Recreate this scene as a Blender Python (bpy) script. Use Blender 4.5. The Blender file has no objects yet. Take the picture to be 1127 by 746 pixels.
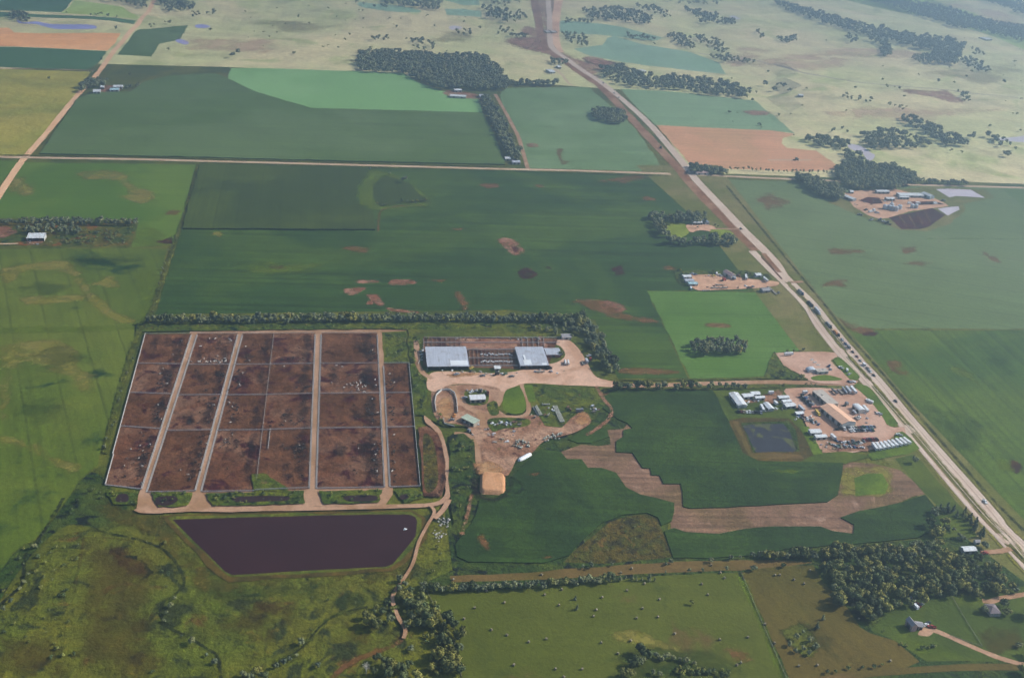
import bpy, bmesh, math, random
import numpy as np
from mathutils import Vector, Matrix, noise
from mathutils.geometry import delaunay_2d_cdt
random.seed(7); rng = np.random.default_rng(7)
S = bpy.context.scene; C = S.collection
R = math.radians
# ------------------------------------------------------------------ camera
W0, H0, F = 1127.0, 746.0, 1220.0
CH = 560.0
v1 = np.array([390 - W0/2, -(-230 - H0/2), -F]); v1 = v1/np.linalg.norm(v1)   # blender cam space: x right, y up, -z forward
roll = R(3.6)
hd = np.array([math.cos(roll), -math.sin(roll), 0.0])
up = np.cross(hd, v1); up /= np.linalg.norm(up)
xx = np.cross(v1, up)
M = np.array([xx, v1, up])            # world = M @ cam   (world X = lane-east, Y = lane-north)
cam = bpy.data.objects.new('camera', bpy.data.cameras.new('camera')); C.objects.link(cam)
mw = Matrix(M.tolist()).to_4x4(); mw.translation = (0, 0, CH)
cam.matrix_world = mw
cam.data.sensor_width = 36; cam.data.lens = F/W0*36; cam.data.clip_end = 30000; cam.data.clip_start = 1
S.camera = cam
CAM = np.array([0, 0, CH])
def ray(px, py):
    d = M @ np.array([px - W0/2, H0/2 - py, -F]); return d/np.linalg.norm(d)
def proj(x, y, z=0):
    d = M.T @ (np.array([x, y, z]) - CAM)
    return W0/2 + F*d[0]/-d[2], H0/2 - F*d[1]/-d[2], -d[2]
# ------------------------------------------------------------------ terrain
GX0, GX1, GY0, GY1, GS = -2600, 4400, 1500, 6500, 50
nx, ny = (GX1-GX0)//GS + 1, (GY1-GY0)//GS + 1
def sst(a, b, t):
    t = min(1, max(0, (t-a)/(b-a))); return t*t*(3-2*t)
HG = np.zeros((nx, ny))
def flat_guess(x, y):
    px, py, d = proj(x, y); return px, py
for i in range(nx):
    for j in range(ny):
        x, y = GX0+i*GS, GY0+j*GS
        px, py = flat_guess(x, y)
        lim = 82 if px < 560 else (100 if px < 860 else 150 + (px-860)*0.10)
        k = sst(lim, lim-45, py)                      # the hills rise beyond the flat farmland
        e = min(x-GX0, GX1-x, GY1-y)
        k *= sst(0, 400, e)
        v = Vector((x/520.0, y/520.0, 3.1)); v2 = Vector((x/210.0, y/210.0, 9.7))
        n = noise.noise(v)*16 + abs(noise.noise(v2))*13 + noise.noise(Vector((x/1500., y/1500., 1)))*14
        HG[i, j] = k*(n+4)
def hz(x, y):
    u, v = (x-GX0)/GS, (y-GY0)/GS
    if u <= 0 or v <= 0 or u >= nx-1 or v >= ny-1: return 0.0
    i, j = int(u), int(v); a, b = u-i, v-j
    h00, h10, h01, h11 = HG[i, j], HG[i+1, j], HG[i, j+1], HG[i+1, j+1]
    if a >= b: return h00 + a*(h10-h00) + b*(h11-h10)
    return h00 + b*(h01-h00) + a*(h11-h01)
def at(px, py, z=0.0):
    d = ray(px, py)
    h = 0.0
    for _ in range(6):
        t = (h + z - CH)/d[2]; x, y = CAM[0]+t*d[0], CAM[1]+t*d[1]
        h2 = hz(x, y)
        if abs(h2-h) < .01: break
        h = h + .7*(h2-h)
    return np.array([x, y])
def ppm(x, y, z=0): return F/proj(x, y, z)[2]
# ------------------------------------------------------------------ tags
def tag(o, label=None, cat=None, group=None, kind=None):
    if label: o['label'] = label
    if cat: o['category'] = cat
    if group: o['group'] = group
    if kind: o['kind'] = kind
    return o
def link(o, parent=None):
    C.objects.link(o)
    if parent is not None: o.parent = parent
    return o
def thing(name, label, cat, loc, rz=0.0, group=None):
    o = bpy.data.objects.new(name, None); o.empty_display_size = 1
    o.location = loc; o.rotation_euler = (0, 0, rz); link(o); return tag(o, label, cat, group)
def gz(x, y):
    z = 0.0; q = np.array([[x, y]])
    for lo, hi, A, zz in REG:
        if zz > z and A is not None and lo[0] <= x <= hi[0] and lo[1] <= y <= hi[1] and in_poly(A, q)[0]: z = zz
    return hz(x, y) + z
# ------------------------------------------------------------------ colours and materials
def lin(c):
    c = c/255.0
    return c/12.92 if c <= .04045 else ((c+.055)/1.055)**2.4
DENS = 3.8e-4; EV = .48
# what a black and a 30 % grey sheet read as at a few picture heights, air included (measured once with this sun, sky and haze)
CAL_Y = [20, 100, 200, 373, 550, 720]
CAL_B = [(76,92,106),(69,83,95),(62,73,84),(53,62,70),(48,55,62),(44,50,55)]
CAL_W = [(114,126,138),(121,131,142),(128,137,146),(136,143,151),(140,147,154),(143,149,156)]
def Q(r, g, b, py=400):
    """base colour of a surface that reads as r,g,b at picture height py once this air lies in front of it"""
    out = []
    for k, v in enumerate((r, g, b)):
        lo = np.interp(py, CAL_Y, [lin(c[k])*.88 for c in CAL_B]); hi = np.interp(py, CAL_Y, [lin(c[k]) for c in CAL_W])
        out.append(float(min(.85, max(.006, .3*(lin(v)/2**EV-lo)/(hi-lo)))))
    return tuple(out)
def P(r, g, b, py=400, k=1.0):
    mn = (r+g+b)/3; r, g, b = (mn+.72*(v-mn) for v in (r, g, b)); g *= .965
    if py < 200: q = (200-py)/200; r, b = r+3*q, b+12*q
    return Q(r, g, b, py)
def nt_new(name):
    m = bpy.data.materials.new(name); m.use_nodes = True
    nt = m.node_tree; nt.nodes.clear(); return m, nt
def N(nt, t, **kw):
    n = nt.nodes.new(t)
    for k, v in kw.items():
        if k.startswith('i_'): n.inputs[k[2:]].default_value = v
        else: setattr(n, k, v)
    return n
def noise_n(nt, vec, scale, detail=3, rough=.55, dist=0.0):
    n = N(nt, 'ShaderNodeTexNoise'); n.inputs['Scale'].default_value = scale
    n.inputs['Detail'].default_value = detail; n.inputs['Roughness'].default_value = rough; n.inputs['Distortion'].default_value = dist
    nt.links.new(vec, n.inputs['Vector']); return n.outputs['Fac']
def mrange(nt, v, a, b, c, d, smooth=True):
    n = N(nt, 'ShaderNodeMapRange'); n.interpolation_type = 'SMOOTHSTEP' if smooth else 'LINEAR'
    for i, k in enumerate((a, b, c, d)): n.inputs[i+1].default_value = k
    nt.links.new(v, n.inputs[0]); return n.outputs[0]
def mth(nt, op, a, b):
    n = N(nt, 'ShaderNodeMath', operation=op)
    for i, v in enumerate((a, b)):
        if hasattr(v, 'is_linked'): nt.links.new(v, n.inputs[i])
        else: n.inputs[i].default_value = v
    return n.outputs[0]
def mixc(nt, f, a, b):
    n = N(nt, 'ShaderNodeMix', data_type='RGBA')
    for sock, v in ((n.inputs[0], f), (n.inputs[6], a), (n.inputs[7], b)):
        if hasattr(v, 'is_linked'): nt.links.new(v, sock)
        elif isinstance(v, tuple): sock.default_value = (*v[:3], 1)
        else: sock.default_value = v
    return n.outputs[2]
def scalec(nt, c, f):
    n = N(nt, 'ShaderNodeVectorMath', operation='SCALE')
    if hasattr(c, 'is_linked'): nt.links.new(c, n.inputs[0])
    else: n.inputs[0].default_value = c[:3]
    nt.links.new(f, n.inputs['Scale']); return n.outputs[0]
def ground_mat(name, c1, c2=None, big=260, mid=35, fine=5, var=.22, fvar=.25, streak=None, spots=None, cover=(.40, .62), soft=None, bump=.6, opacity=1.0, rough=.9, seed=0, relief=0):
    """c1 the main colour, c2 the colour of its large patches; spots=(colour,size,threshold); streak=(deg,amount,across metres)"""
    m, nt = nt_new(name)
    geo = N(nt, 'ShaderNodeNewGeometry')
    add = N(nt, 'ShaderNodeVectorMath', operation='ADD'); nt.links.new(geo.outputs['Position'], add.inputs[0]); add.inputs[1].default_value = (seed*731.0, seed*417.0, 0)
    pos = add.outputs[0]
    c = c1
    n_big = noise_n(nt, pos, 1/big, 4, .6, .6)
    if c2: c = mixc(nt, mrange(nt, n_big, cover[0], cover[1], 0, 1), c1, c2)
    n_mid = noise_n(nt, pos, 1/mid, 5, .62)
    n_fine = noise_n(nt, pos, 1/fine, 3, .7)
    var, fvar = min(.45, var*1.35), min(.55, fvar*1.6)
    f = mrange(nt, n_mid, .25, .75, 1-var, 1+var, False)
    f = mth(nt, 'MULTIPLY', f, mrange(nt, n_fine, .25, .75, 1-fvar, 1+fvar, False))
    if streak:
        mp = N(nt, 'ShaderNodeMapping'); mp.inputs['Rotation'].default_value = (0, 0, R(streak[0])); nt.links.new(pos, mp.inputs['Vector'])
        mp2 = N(nt, 'ShaderNodeMapping'); mp2.inputs['Scale'].default_value = (1/400.0, 1/streak[2], 1); nt.links.new(mp.outputs[0], mp2.inputs['Vector'])
        ns = noise_n(nt, mp2.outputs[0], 1.0, 4, .6)
        f = mth(nt, 'MULTIPLY', f, mrange(nt, ns, .3, .7, 1-streak[1], 1+streak[1], False))
        if len(streak) > 3:                     # sprayer tramlines and drill passes
            sx_ = N(nt, 'ShaderNodeSeparateXYZ'); nt.links.new(mp.outputs[0], sx_.inputs[0])
            wob = mth(nt, 'ADD', sx_.outputs['Y'], mth(nt, 'MULTIPLY', n_mid, 2.0))
            for per, wid_, dk in ((streak[3], .08, .80), (streak[3]/4.0, .30, .93)):
                fr = mth(nt, 'FRACT', mth(nt, 'DIVIDE', wob, per), 0.0); f = mth(nt, 'MULTIPLY', f, mrange(nt, fr, wid_*.6, wid_, dk, 1.0))
    if spots:
        for (sc, ss, th) in spots:
            n_s = noise_n(nt, pos, 1/ss, 5, .62, .8)
            c = mixc(nt, mrange(nt, n_s, th-.05, th+.06, 0, 1), c, sc)
    c = scalec(nt, c, f)
    b = N(nt, 'ShaderNodeBsdfPrincipled'); b.inputs['Roughness'].default_value = rough; b.inputs['Specular IOR Level'].default_value = .12
    nt.links.new(c, b.inputs['Base Color'])
    if bump:
        bp = N(nt, 'ShaderNodeBump'); bp.inputs['Strength'].default_value = bump; bp.inputs['Distance'].default_value = .7
        nt.links.new(n_fine, bp.inputs['Height']); nt.links.new(bp.outputs[0], b.inputs['Normal'])
        if relief:
            bp2 = N(nt, 'ShaderNodeBump'); bp2.inputs['Strength'].default_value = 1.0; bp2.inputs['Distance'].default_value = relief
            nt.links.new(n_mid, bp2.inputs['Height']); nt.links.new(bp2.outputs[0], bp.inputs['Normal'])
    out = N(nt, 'ShaderNodeOutputMaterial')
    if soft is None and opacity >= 1: nt.links.new(b.outputs[0], out.inputs[0])
    else:
        at_ = N(nt, 'ShaderNodeAttribute', attribute_name='edge')
        n_e = noise_n(nt, pos, 1/(1.5*(soft or 14)), 5, .68, .6); n_e2 = noise_n(nt, pos, 4/(soft or 14), 4, .7)
        a = mth(nt, 'ADD', at_.outputs['Fac'], mrange(nt, n_e, .2, .8, -.95, .75, False))
        a = mth(nt, 'ADD', a, mrange(nt, n_e2, .2, .8, -.35, .35, False))
        a = mth(nt, 'MULTIPLY', mrange(nt, a, .2, 1.0, 0, opacity), mrange(nt, at_.outputs['Fac'], -.25, .05, 0, 1))
        tr = N(nt, 'ShaderNodeBsdfTransparent'); mx = N(nt, 'ShaderNodeMixShader')
        nt.links.new(a, mx.inputs[0]); nt.links.new(tr.outputs[0], mx.inputs[1]); nt.links.new(b.outputs[0], mx.inputs[2]); nt.links.new(mx.outputs[0], out.inputs[0])
    return m
def plain(name, c, rough=.6, metal=0.0, var=.12, size=1.5, stripes=None, dirt=None):
    m, nt = nt_new(name)
    tc = N(nt, 'ShaderNodeTexCoord'); pos = tc.outputs['Object']
    n1 = noise_n(nt, pos, 1/size, 4, .65)
    f = mrange(nt, n1, .25, .75, 1-var, 1+var, False)
    if stripes:
        mp = N(nt, 'ShaderNodeMapping'); mp.inputs['Scale'].default_value = (1/stripes, .05, .05); nt.links.new(pos, mp.inputs['Vector'])
        f = mth(nt, 'MULTIPLY', f, mrange(nt, noise_n(nt, mp.outputs[0], 1, 2), .3, .7, .84, 1.12, False))
    cc = c
    if dirt: cc = mixc(nt, mrange(nt, noise_n(nt, pos, 1/6., 5, .65, .6), .52, .66, 0, .8), c, dirt)
    c2 = scalec(nt, cc, f)
    b = N(nt, 'ShaderNodeBsdfPrincipled'); b.inputs['Roughness'].default_value = rough; b.inputs['Metallic'].default_value = metal
    b.inputs['Specular IOR Level'].default_value = .3
    nt.links.new(c2, b.inputs['Base Color']); out = N(nt, 'ShaderNodeOutputMaterial'); nt.links.new(b.outputs[0], out.inputs[0]); return m
def leaf_mat(name, c, by_object=True, var=.35):
    m, nt = nt_new(name)
    geo = N(nt, 'ShaderNodeNewGeometry')
    n1 = noise_n(nt, geo.outputs['Position'], 1/2.6, 3, .6)
    f = mrange(nt, n1, .3, .7, .72, 1.3, False)
    n2 = noise_n(nt, geo.outputs['Position'], 1/16., 2, .6)          # one tree greener or duller than the next
    f = mth(nt, 'MULTIPLY', f, mrange(nt, n2, .3, .7, 1-var, 1+var, False))
    if by_object:
        oi = N(nt, 'ShaderNodeObjectInfo'); f = mth(nt, 'MULTIPLY', f, mrange(nt, oi.outputs['Random'], 0, 1, .66, 1.5, False)); hue = oi.outputs['Random']
    else: hue = n2
    cc = mixc(nt, mrange(nt, hue, .2, .8, 0, 1), c, (c[0]*1.45+.012, c[1]*1.18, c[2]*.7))
    c2 = scalec(nt, cc, f)
    b = N(nt, 'ShaderNodeBsdfPrincipled'); b.inputs['Roughness'].default_value = .75; b.inputs['Specular IOR Level'].default_value = .12
    nt.links.new(c2, b.inputs['Base Color']); out = N(nt, 'ShaderNodeOutputMaterial'); nt.links.new(b.outputs[0], out.inputs[0]); return m
def water_mat(name, c, rough=.12, scum=None, spec=.5):
    m, nt = nt_new(name); geo = N(nt, 'ShaderNodeNewGeometry'); pos = geo.outputs['Position']
    b = N(nt, 'ShaderNodeBsdfPrincipled'); b.inputs['Roughness'].default_value = rough; b.inputs['IOR'].default_value = 1.33; b.inputs['Specular IOR Level'].default_value = spec
    f = mrange(nt, noise_n(nt, pos, 1/60., 4), .3, .7, .9, 1.1, False)
    cc = scalec(nt, c, f)
    if scum: cc = mixc(nt, mrange(nt, noise_n(nt, pos, 1/22., 6, .65, .8), .54, .62, 0, .85), cc, scum)
    nt.links.new(cc, b.inputs['Base Color'])
    bp = N(nt, 'ShaderNodeBump'); bp.inputs['Strength'].default_value = .08; bp.inputs['Distance'].default_value = .3
    nt.links.new(noise_n(nt, pos, 1/2.5, 3), bp.inputs['Height']); nt.links.new(bp.outputs[0], b.inputs['Normal'])
    out = N(nt, 'ShaderNodeOutputMaterial'); nt.links.new(b.outputs[0], out.inputs[0]); return m
# ------------------------------------------------------------------ surfaces lying on the terrain
LS = .012
RX0, RY0, RS, RN, RM = -4000, -200, 16, 560, 520
RAST = np.zeros((RN, RM), np.int16); REG = []
def in_poly(A, Q):
    B = np.roll(A, -1, 0); ins = np.zeros(len(Q), bool)
    for a, b in zip(A, B):
        if a[1] == b[1]: continue
        c = (a[1] > Q[:, 1]) != (b[1] > Q[:, 1]); ins ^= c & (Q[:, 0] < (b[0]-a[0])*(Q[:, 1]-a[1])/(b[1]-a[1])+a[0])
    return ins
def auto_layer(pts, height=0.0, closed=True):
    """the next free sheet height above everything already lying under this outline"""
    A = np.array(pts); cells = set(); n = len(A)
    for i in range(n if closed else n-1):
        a, b = A[i], A[(i+1) % n]; k = max(2, int(np.linalg.norm(b-a)/6))
        for t in np.linspace(0, 1, k):
            p = a+(b-a)*t; u, v = int((p[0]-RX0)//RS), int((p[1]-RY0)//RS)
            for du in (-1, 0, 1):
                for dv in (-1, 0, 1): cells.add((u+du, v+dv))
    cells = [(u, v) for u, v in cells if 0 <= u < RN and 0 <= v < RM]
    if closed:
        u0, v0 = ((A.min(0)-[RX0, RY0])//RS).astype(int); u1, v1_ = ((A.max(0)-[RX0, RY0])//RS).astype(int)
        us, vs = np.arange(max(0, u0), min(RN-1, u1)+1), np.arange(max(0, v0), min(RM-1, v1_)+1)
        if len(us) and len(vs):
            U, V_ = np.meshgrid(us, vs, indexing='ij'); Q = np.stack([U.ravel()*RS+RX0+RS/2, V_.ravel()*RS+RY0+RS/2], 1)
            ins = in_poly(A, Q); cells += list(zip(U.ravel()[ins].tolist(), V_.ravel()[ins].tolist()))
    if not cells: return 1
    c = np.array(cells); lay = int(RAST[c[:, 0], c[:, 1]].max())+1
    RAST[c[:, 0], c[:, 1]] = lay
    REG.append((A.min(0), A.max(0), A if closed else None, lay*LS+height)); return lay
def drape(bm, lift):
    if not bm.verts: return
    xs = [v.co.x for v in bm.verts]; ys = [v.co.y for v in bm.verts]
    x0, x1, y0, y1 = min(xs), max(xs), min(ys), max(ys)
    hilly = False
    for i in range(nx-1):
        X = GX0+i*GS
        if X+GS < x0 or X > x1: continue
        j0, j1 = max(0, int((y0-GY0)//GS)), min(ny-1, int((y1-GY0)//GS)+1)
        if j1 > j0 and np.any(HG[i, j0:j1+1] != 0): hilly = True; break
    if hilly:
        def cut(co, no):
            bmesh.ops.bisect_plane(bm, geom=bm.verts[:]+bm.edges[:]+bm.faces[:], plane_co=co, plane_no=no, dist=1e-4)
        for i in range(nx):
            X = GX0+i*GS
            if x0 < X < x1: cut((X, 0, 0), (1, 0, 0))
        for j in range(ny):
            Y = GY0+j*GS
            if y0 < Y < y1: cut((0, Y, 0), (0, 1, 0))
        c0, c1 = (y0-x1), (y1-x0); base = GY0-GX0
        k = math.ceil((c0-base)/GS)
        while base+k*GS < c1:
            cc = base+k*GS
            cut((0, cc, 0), (-1, 1, 0)); k += 1
    for v in bm.verts: v.co.z = (hz(v.co.x, v.co.y) if hilly else 0.0) + v.co.z + lift
def jitter_poly(pts, amp, step):
    if amp <= 0: return pts
    out = []; n = len(pts)
    for i in range(n):
        a, b = pts[i], pts[(i+1) % n]; L = np.linalg.norm(b-a); k = max(1, int(L/step))
        for q in range(k):
            t = q/k; p = a+(b-a)*t
            if q: p = p + rng.normal(0, amp, 2)
            out.append(p)
    return out
def smooth_poly(pts, closed=True, sub=5):
    n = len(pts); out = []
    rngi = range(n) if closed else range(n-1)
    for i in rngi:
        if closed: p0, p1, p2, p3 = pts[i-1], pts[i], pts[(i+1) % n], pts[(i+2) % n]
        else: p0, p1, p2, p3 = pts[max(0, i-1)], pts[i], pts[i+1], pts[min(n-1, i+2)]
        for q in range(sub):
            t = q/sub; out.append(.5*((2*p1)+(-p0+p2)*t+(2*p0-5*p1+4*p2-p3)*t*t+(-p0+3*p1-3*p2+p3)*t**3))
    if not closed: out.append(pts[-1])
    return out
def mesh_obj(name, bm, mat, parent=None, smooth=False):
    me = bpy.data.meshes.new(name); bm.to_mesh(me); bm.free()
    if mat is not None: me.materials.append(mat)
    if smooth:
        for p in me.polygons: p.use_smooth = True
    o = bpy.data.objects.new(name, me); link(o, parent); return o
def surf(name, px_pts, mat, layer, jit=.8, step=14, smooth=False, height=0.0, kind='structure', label=None, world=False):
    pts = [np.array(p, float) if world else at(*p) for p in px_pts]
    if smooth: pts = smooth_poly(pts)
    layer = layer or auto_layer(pts, height)
    pts = jitter_poly(pts, jit, step)
    bm = bmesh.new()
    A = np.array(pts); ar = float(np.sum(A[:, 0]*np.roll(A[:, 1], -1)-np.roll(A[:, 0], -1)*A[:, 1]))
    if ar < 0: pts = pts[::-1]
    f = bm.faces.new([bm.verts.new((p[0], p[1], height)) for p in pts]); f.normal_update()
    bmesh.ops.triangulate(bm, faces=[f], ngon_method='EAR_CLIP')
    for f in bm.faces:
        f.normal_update()
        if f.normal.z < 0: f.normal_flip()
    if height > 0:
        for e in [e for e in bm.edges if len(e.link_faces) == 1]:
            l = e.link_loops[0]; a, b = l.vert, l.link_loop_next.vert
            c_, d_ = bm.verts.new((b.co.x, b.co.y, -.3)), bm.verts.new((a.co.x, a.co.y, -.3))
            bm.faces.new((b, a, d_, c_))
    drape(bm, layer*LS)
    o = mesh_obj(name, bm, mat); tag(o, label, None, None, kind); return o
def soft(name, px_pts, mat, layer, feather=8.0, smooth=True, n=26, world=False, z=0.0):
    """a patch with a ragged edge: the attribute 'edge' runs from 0 at its outline to 1 inside"""
    pts = [np.array(p, float) if world else at(*p) for p in px_pts]
    if smooth: pts = smooth_poly(pts, sub=4)
    layer = layer or auto_layer(pts)
    A = np.array(pts); B = np.roll(A, -1, 0)
    x0, y0 = A.min(0)-feather*.3; x1, y1 = A.max(0)+feather*.3
    s = max((x1-x0), (y1-y0))/n; s = max(.8, min(s, feather*.6, 14))
    gx = np.arange(x0, x1+s, s); gy = np.arange(y0, y1+s, s)
    X, Y = np.meshgrid(gx, gy, indexing='ij'); Q = np.stack([X.ravel(), Y.ravel()], 1)
    inside = np.zeros(len(Q), bool); dm = np.full(len(Q), 1e9)
    for a, b in zip(A, B):
        cond = ((a[1] > Q[:, 1]) != (b[1] > Q[:, 1]))
        with np.errstate(divide='ignore', invalid='ignore'):
            xi = (b[0]-a[0])*(Q[:, 1]-a[1])/(b[1]-a[1]+1e-12)+a[0]
        inside ^= cond & (Q[:, 0] < xi)
        ab = b-a; t = np.clip(((Q-a)@ab)/(ab@ab+1e-12), 0, 1); d = np.linalg.norm(Q-(a+t[:, None]*ab), axis=1); dm = np.minimum(dm, d)
    e = np.where(inside, dm, -dm)/feather + .3
    e = np.clip(e, -.3, 1.0).reshape(X.shape)
    bm = bmesh.new(); lay = bm.verts.layers.float.new('edge'); V = {}
    for i in range(len(gx)-1):
        for j in range(len(gy)-1):
            if max(e[i, j], e[i+1, j], e[i, j+1], e[i+1, j+1]) <= -.28: continue
            q = []
            for (a, b) in ((i, j), (i+1, j), (i+1, j+1), (i, j+1)):
                if (a, b) not in V:
                    v = bm.verts.new((gx[a], gy[b], z)); v[lay] = e[a, b]; V[(a, b)] = v
                q.append(V[(a, b)])
            bm.faces.new(q)
    drape(bm, layer*LS)
    o = mesh_obj(name, bm, mat); return tag(o, None, None, None, 'structure')
def ribbon(name, px_pts, width, mat, layer, sm=True, wj=.06, world=False, edge=False, label=None):
    pts = [np.array(p, float) if world else at(*p) for p in px_pts]
    if sm and len(pts) > 2: pts = smooth_poly(pts, False, 5)
    n = len(pts); bm = bmesh.new(); layer = layer or auto_layer(pts, 0, False)
    ws = width if isinstance(width, (list, tuple)) else None
    lay = bm.verts.layers.float.new('edge') if edge else None
    L = []
    for i, p in enumerate(pts):
        t = pts[min(n-1, i+1)]-pts[max(0, i-1)]; t = t/(np.linalg.norm(t)+1e-9); nn = np.array([-t[1], t[0]])
        w = (ws[0]+(ws[1]-ws[0])*i/(n-1)) if ws else width
        w *= 1+rng.normal(0, wj)
        if edge:
            row = []
            for s_, e_ in ((-.75, -.3), (-.3, .8), (.3, .8), (.75, -.3)):
                v = bm.verts.new((*(p+nn*w*s_), 0)); v[lay] = e_; row.append(v)
        else: row = [bm.verts.new((*(p-nn*w/2), 0)), bm.verts.new((*(p+nn*w/2), 0))]
        L.append(row)
    for a, b in zip(L, L[1:]):
        for k in range(len(a)-1): bm.faces.new((a[k], b[k], b[k+1], a[k+1]))
    bmesh.ops.recalc_face_normals(bm, faces=bm.faces[:])
    for f in bm.faces:
        if f.normal.z < 0: f.normal_flip()
    drape(bm, layer*LS)
    o = mesh_obj(name, bm, mat); return tag(o, label, None, None, 'structure')
# ------------------------------------------------------------------ ground materials (base colours; P() takes the air out of a colour read at that height)
gm = ground_mat
_h = at(1094,551)-at(930,362); HWD = -math.degrees(math.atan2(_h[1], _h[0]))
MT = {}
MT['base'] = gm('rangeland', Q(162,170,150,40), Q(178,176,156,80), big=380, mid=60, fine=9, var=.2, fvar=.14, spots=[(Q(152,163,140,60), 150, .59), (Q(190,182,158,90), 90, .68)], relief=4)
MT['verge'] = gm('rough_grass', P(88,112,62,420), P(110,124,72,420), big=70, mid=14, fine=3, var=.25, fvar=.3, relief=2)
MT['past_near'] = gm('pasture_near', Q(97,108,60,665), Q(106,110,68,665), big=95, mid=14, fine=2.6, var=.3, fvar=.4, spots=[(Q(70,80,44,660), 30, .57), (Q(118,112,72,660), 14, .66), (Q(104,86,58,660), 40, .64)], relief=4)
MT['past_left'] = gm('pasture_yellow', Q(152,152,114,120), Q(134,142,110,120), big=240, mid=40, fine=6, var=.12, fvar=.15, streak=(0, .1, 60), relief=4)
MT['bright_left'] = gm('bean_field_bright', Q(97,115,75,450), Q(109,123,80,450), big=190, mid=40, fine=4, var=.10, fvar=.16, streak=(72, .12, 9, 36), spots=[(P(64,98,56,440), 120, .60)])
MT['green_left2'] = gm('bean_field_soft', Q(95,122,90,230), Q(106,130,95,230), big=200, mid=45, fine=5, var=.08, fvar=.12, streak=(2, .08, 12, 36), seed=3)
MT['soy'] = gm('soy_field', Q(77,99,80,310), Q(87,109,85,310), big=230, mid=30, fine=4, var=.11, fvar=.17, streak=(3, .32, 7, 34), seed=5)
MT['soy2'] = gm('soy_field_bright', Q(97,128,88,350), Q(104,134,93,350), big=150, mid=30, fine=4, var=.07, fvar=.12, streak=(3, .09, 9, 30), seed=6)
MT['green_mid'] = gm('bean_field_pale', Q(110,136,118,160), Q(117,142,124,160), big=180, mid=40, fine=5, var=.1, fvar=.12, streak=(3, .1, 12), seed=47)
MT['teal2'] = gm('corn_field_pale', Q(124,153,145,60), Q(130,158,151,60), big=260, mid=60, fine=9, var=.06, fvar=.1, seed=51)
MT['farmdirt'] = gm('farmyard_dirt', Q(206,176,160,415), Q(188,156,138,415), big=40, mid=12, fine=2.5, var=.1, fvar=.14, bump=.3, cover=(.48,.66), spots=[(Q(150,118,98,415), 12, .66)], seed=52)
MT['corn_grey'] = gm('corn_field_grey', Q(84,101,87,220), Q(91,108,93,220), big=200, mid=30, fine=5, var=.08, fvar=.15, streak=(88, .1, 6, 30), seed=7)
MT['corn_far'] = gm('corn_field_far', Q(98,121,106,150), Q(104,126,111,150), big=300, mid=60, fine=7, var=.08, fvar=.12, streak=(2, .1, 14, 44), seed=8)
MT['green_far'] = gm('clover_field', Q(120,157,129,100), Q(126,162,134,100), big=260, mid=60, fine=8, var=.05, fvar=.08, seed=9)
MT['green_hwy'] = gm('bean_field_far', Q(122,150,132,130), Q(128,155,137,130), big=220, mid=45, fine=7, var=.08, fvar=.12, streak=(5, .1, 12, 40), seed=10)
MT['teal'] = gm('corn_field_teal', Q(93,120,117,60), Q(98,126,122,60), big=260, mid=60, fine=9, var=.06, fvar=.1, seed=11)
MT['lgreen'] = gm('meadow_field', Q(140,162,134,15), Q(134,156,126,15), big=200, mid=60, fine=9, var=.1, fvar=.12, seed=12)
MT['stub'] = gm('stubble_field', Q(186,152,132,46), Q(192,160,140,46), big=200, mid=50, fine=8, var=.09, fvar=.12, streak=(0, .1, 14), seed=13)
MT['stub2'] = gm('stubble_field_dull', Q(188,152,134,165), Q(178,150,130,165), big=200, mid=50, fine=7, var=.09, fvar=.12, streak=(3, .12, 10), seed=14)
MT['right'] = gm('bean_field_right', Q(108,128,104,290), Q(114,133,109,290), big=330, mid=60, fine=6, var=.08, fvar=.12, streak=(24, .09, 14, 44), spots=[(P(118,136,110,270), 130, .66)], seed=15)
MT['right2'] = gm('bean_field_lower', Q(84,108,72,460), Q(97,118,78,460), big=170, mid=40, fine=4, var=.12, fvar=.18, streak=(HWD, .26, 10, 36), seed=16)
MT['corn_near'] = gm('corn_field_near', Q(68,87,62,520), Q(76,97,70,520), big=130, mid=24, fine=2.6, var=.16, fvar=.3, streak=(8, .22, 5, 22), seed=17)
MT['soil'] = gm('bare_soil', P(142,118,98,530), P(126,112,86,530), big=80, mid=20, fine=3, var=.2, fvar=.2, streak=(4, .34, 5), spots=[(P(168,142,118,530), 22, .63)], seed=18)
MT['mud'] = gm('feedlot_mud', Q(110,88,83,450), Q(126,104,96,450), big=42, mid=14, fine=2.6, var=.32, fvar=.26, spots=[(Q(82,69,68,450), 26, .57), (Q(134,108,94,450), 12, .69)], seed=19, relief=3)
MT['mud2'] = gm('feedlot_mud_brown', Q(113,91,84,470), Q(100,83,79,470), big=52, mid=16, fine=2.6, var=.32, fvar=.26, spots=[(Q(82,68,68,450), 22, .58), (Q(132,106,90,450), 14, .69)], seed=21, relief=3)
MT['dirt'] = gm('dirt_road', Q(178,150,133,450), Q(160,133,114,450), big=40, mid=12, fine=2.5, var=.1, fvar=.14, bump=.3, seed=20)
MT['gravel'] = gm('gravel_road', P(190,178,150,190), P(178,166,138,190), big=60, mid=14, fine=3, var=.09, fvar=.12, bump=.3, seed=22)
MT['pink'] = gm('pinkish_dirt_road', Q(200,174,156,120), Q(192,164,146,120), big=80, mid=20, fine=4, var=.07, fvar=.1, bump=.3)
MT['yard'] = gm('yard_dirt', Q(196,164,147,320), Q(174,144,127,320), big=46, mid=12, fine=2.5, var=.13, fvar=.16, cover=(.48, .68), spots=[(P(128,98,80,420), 14, .68)], seed=23)
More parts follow.
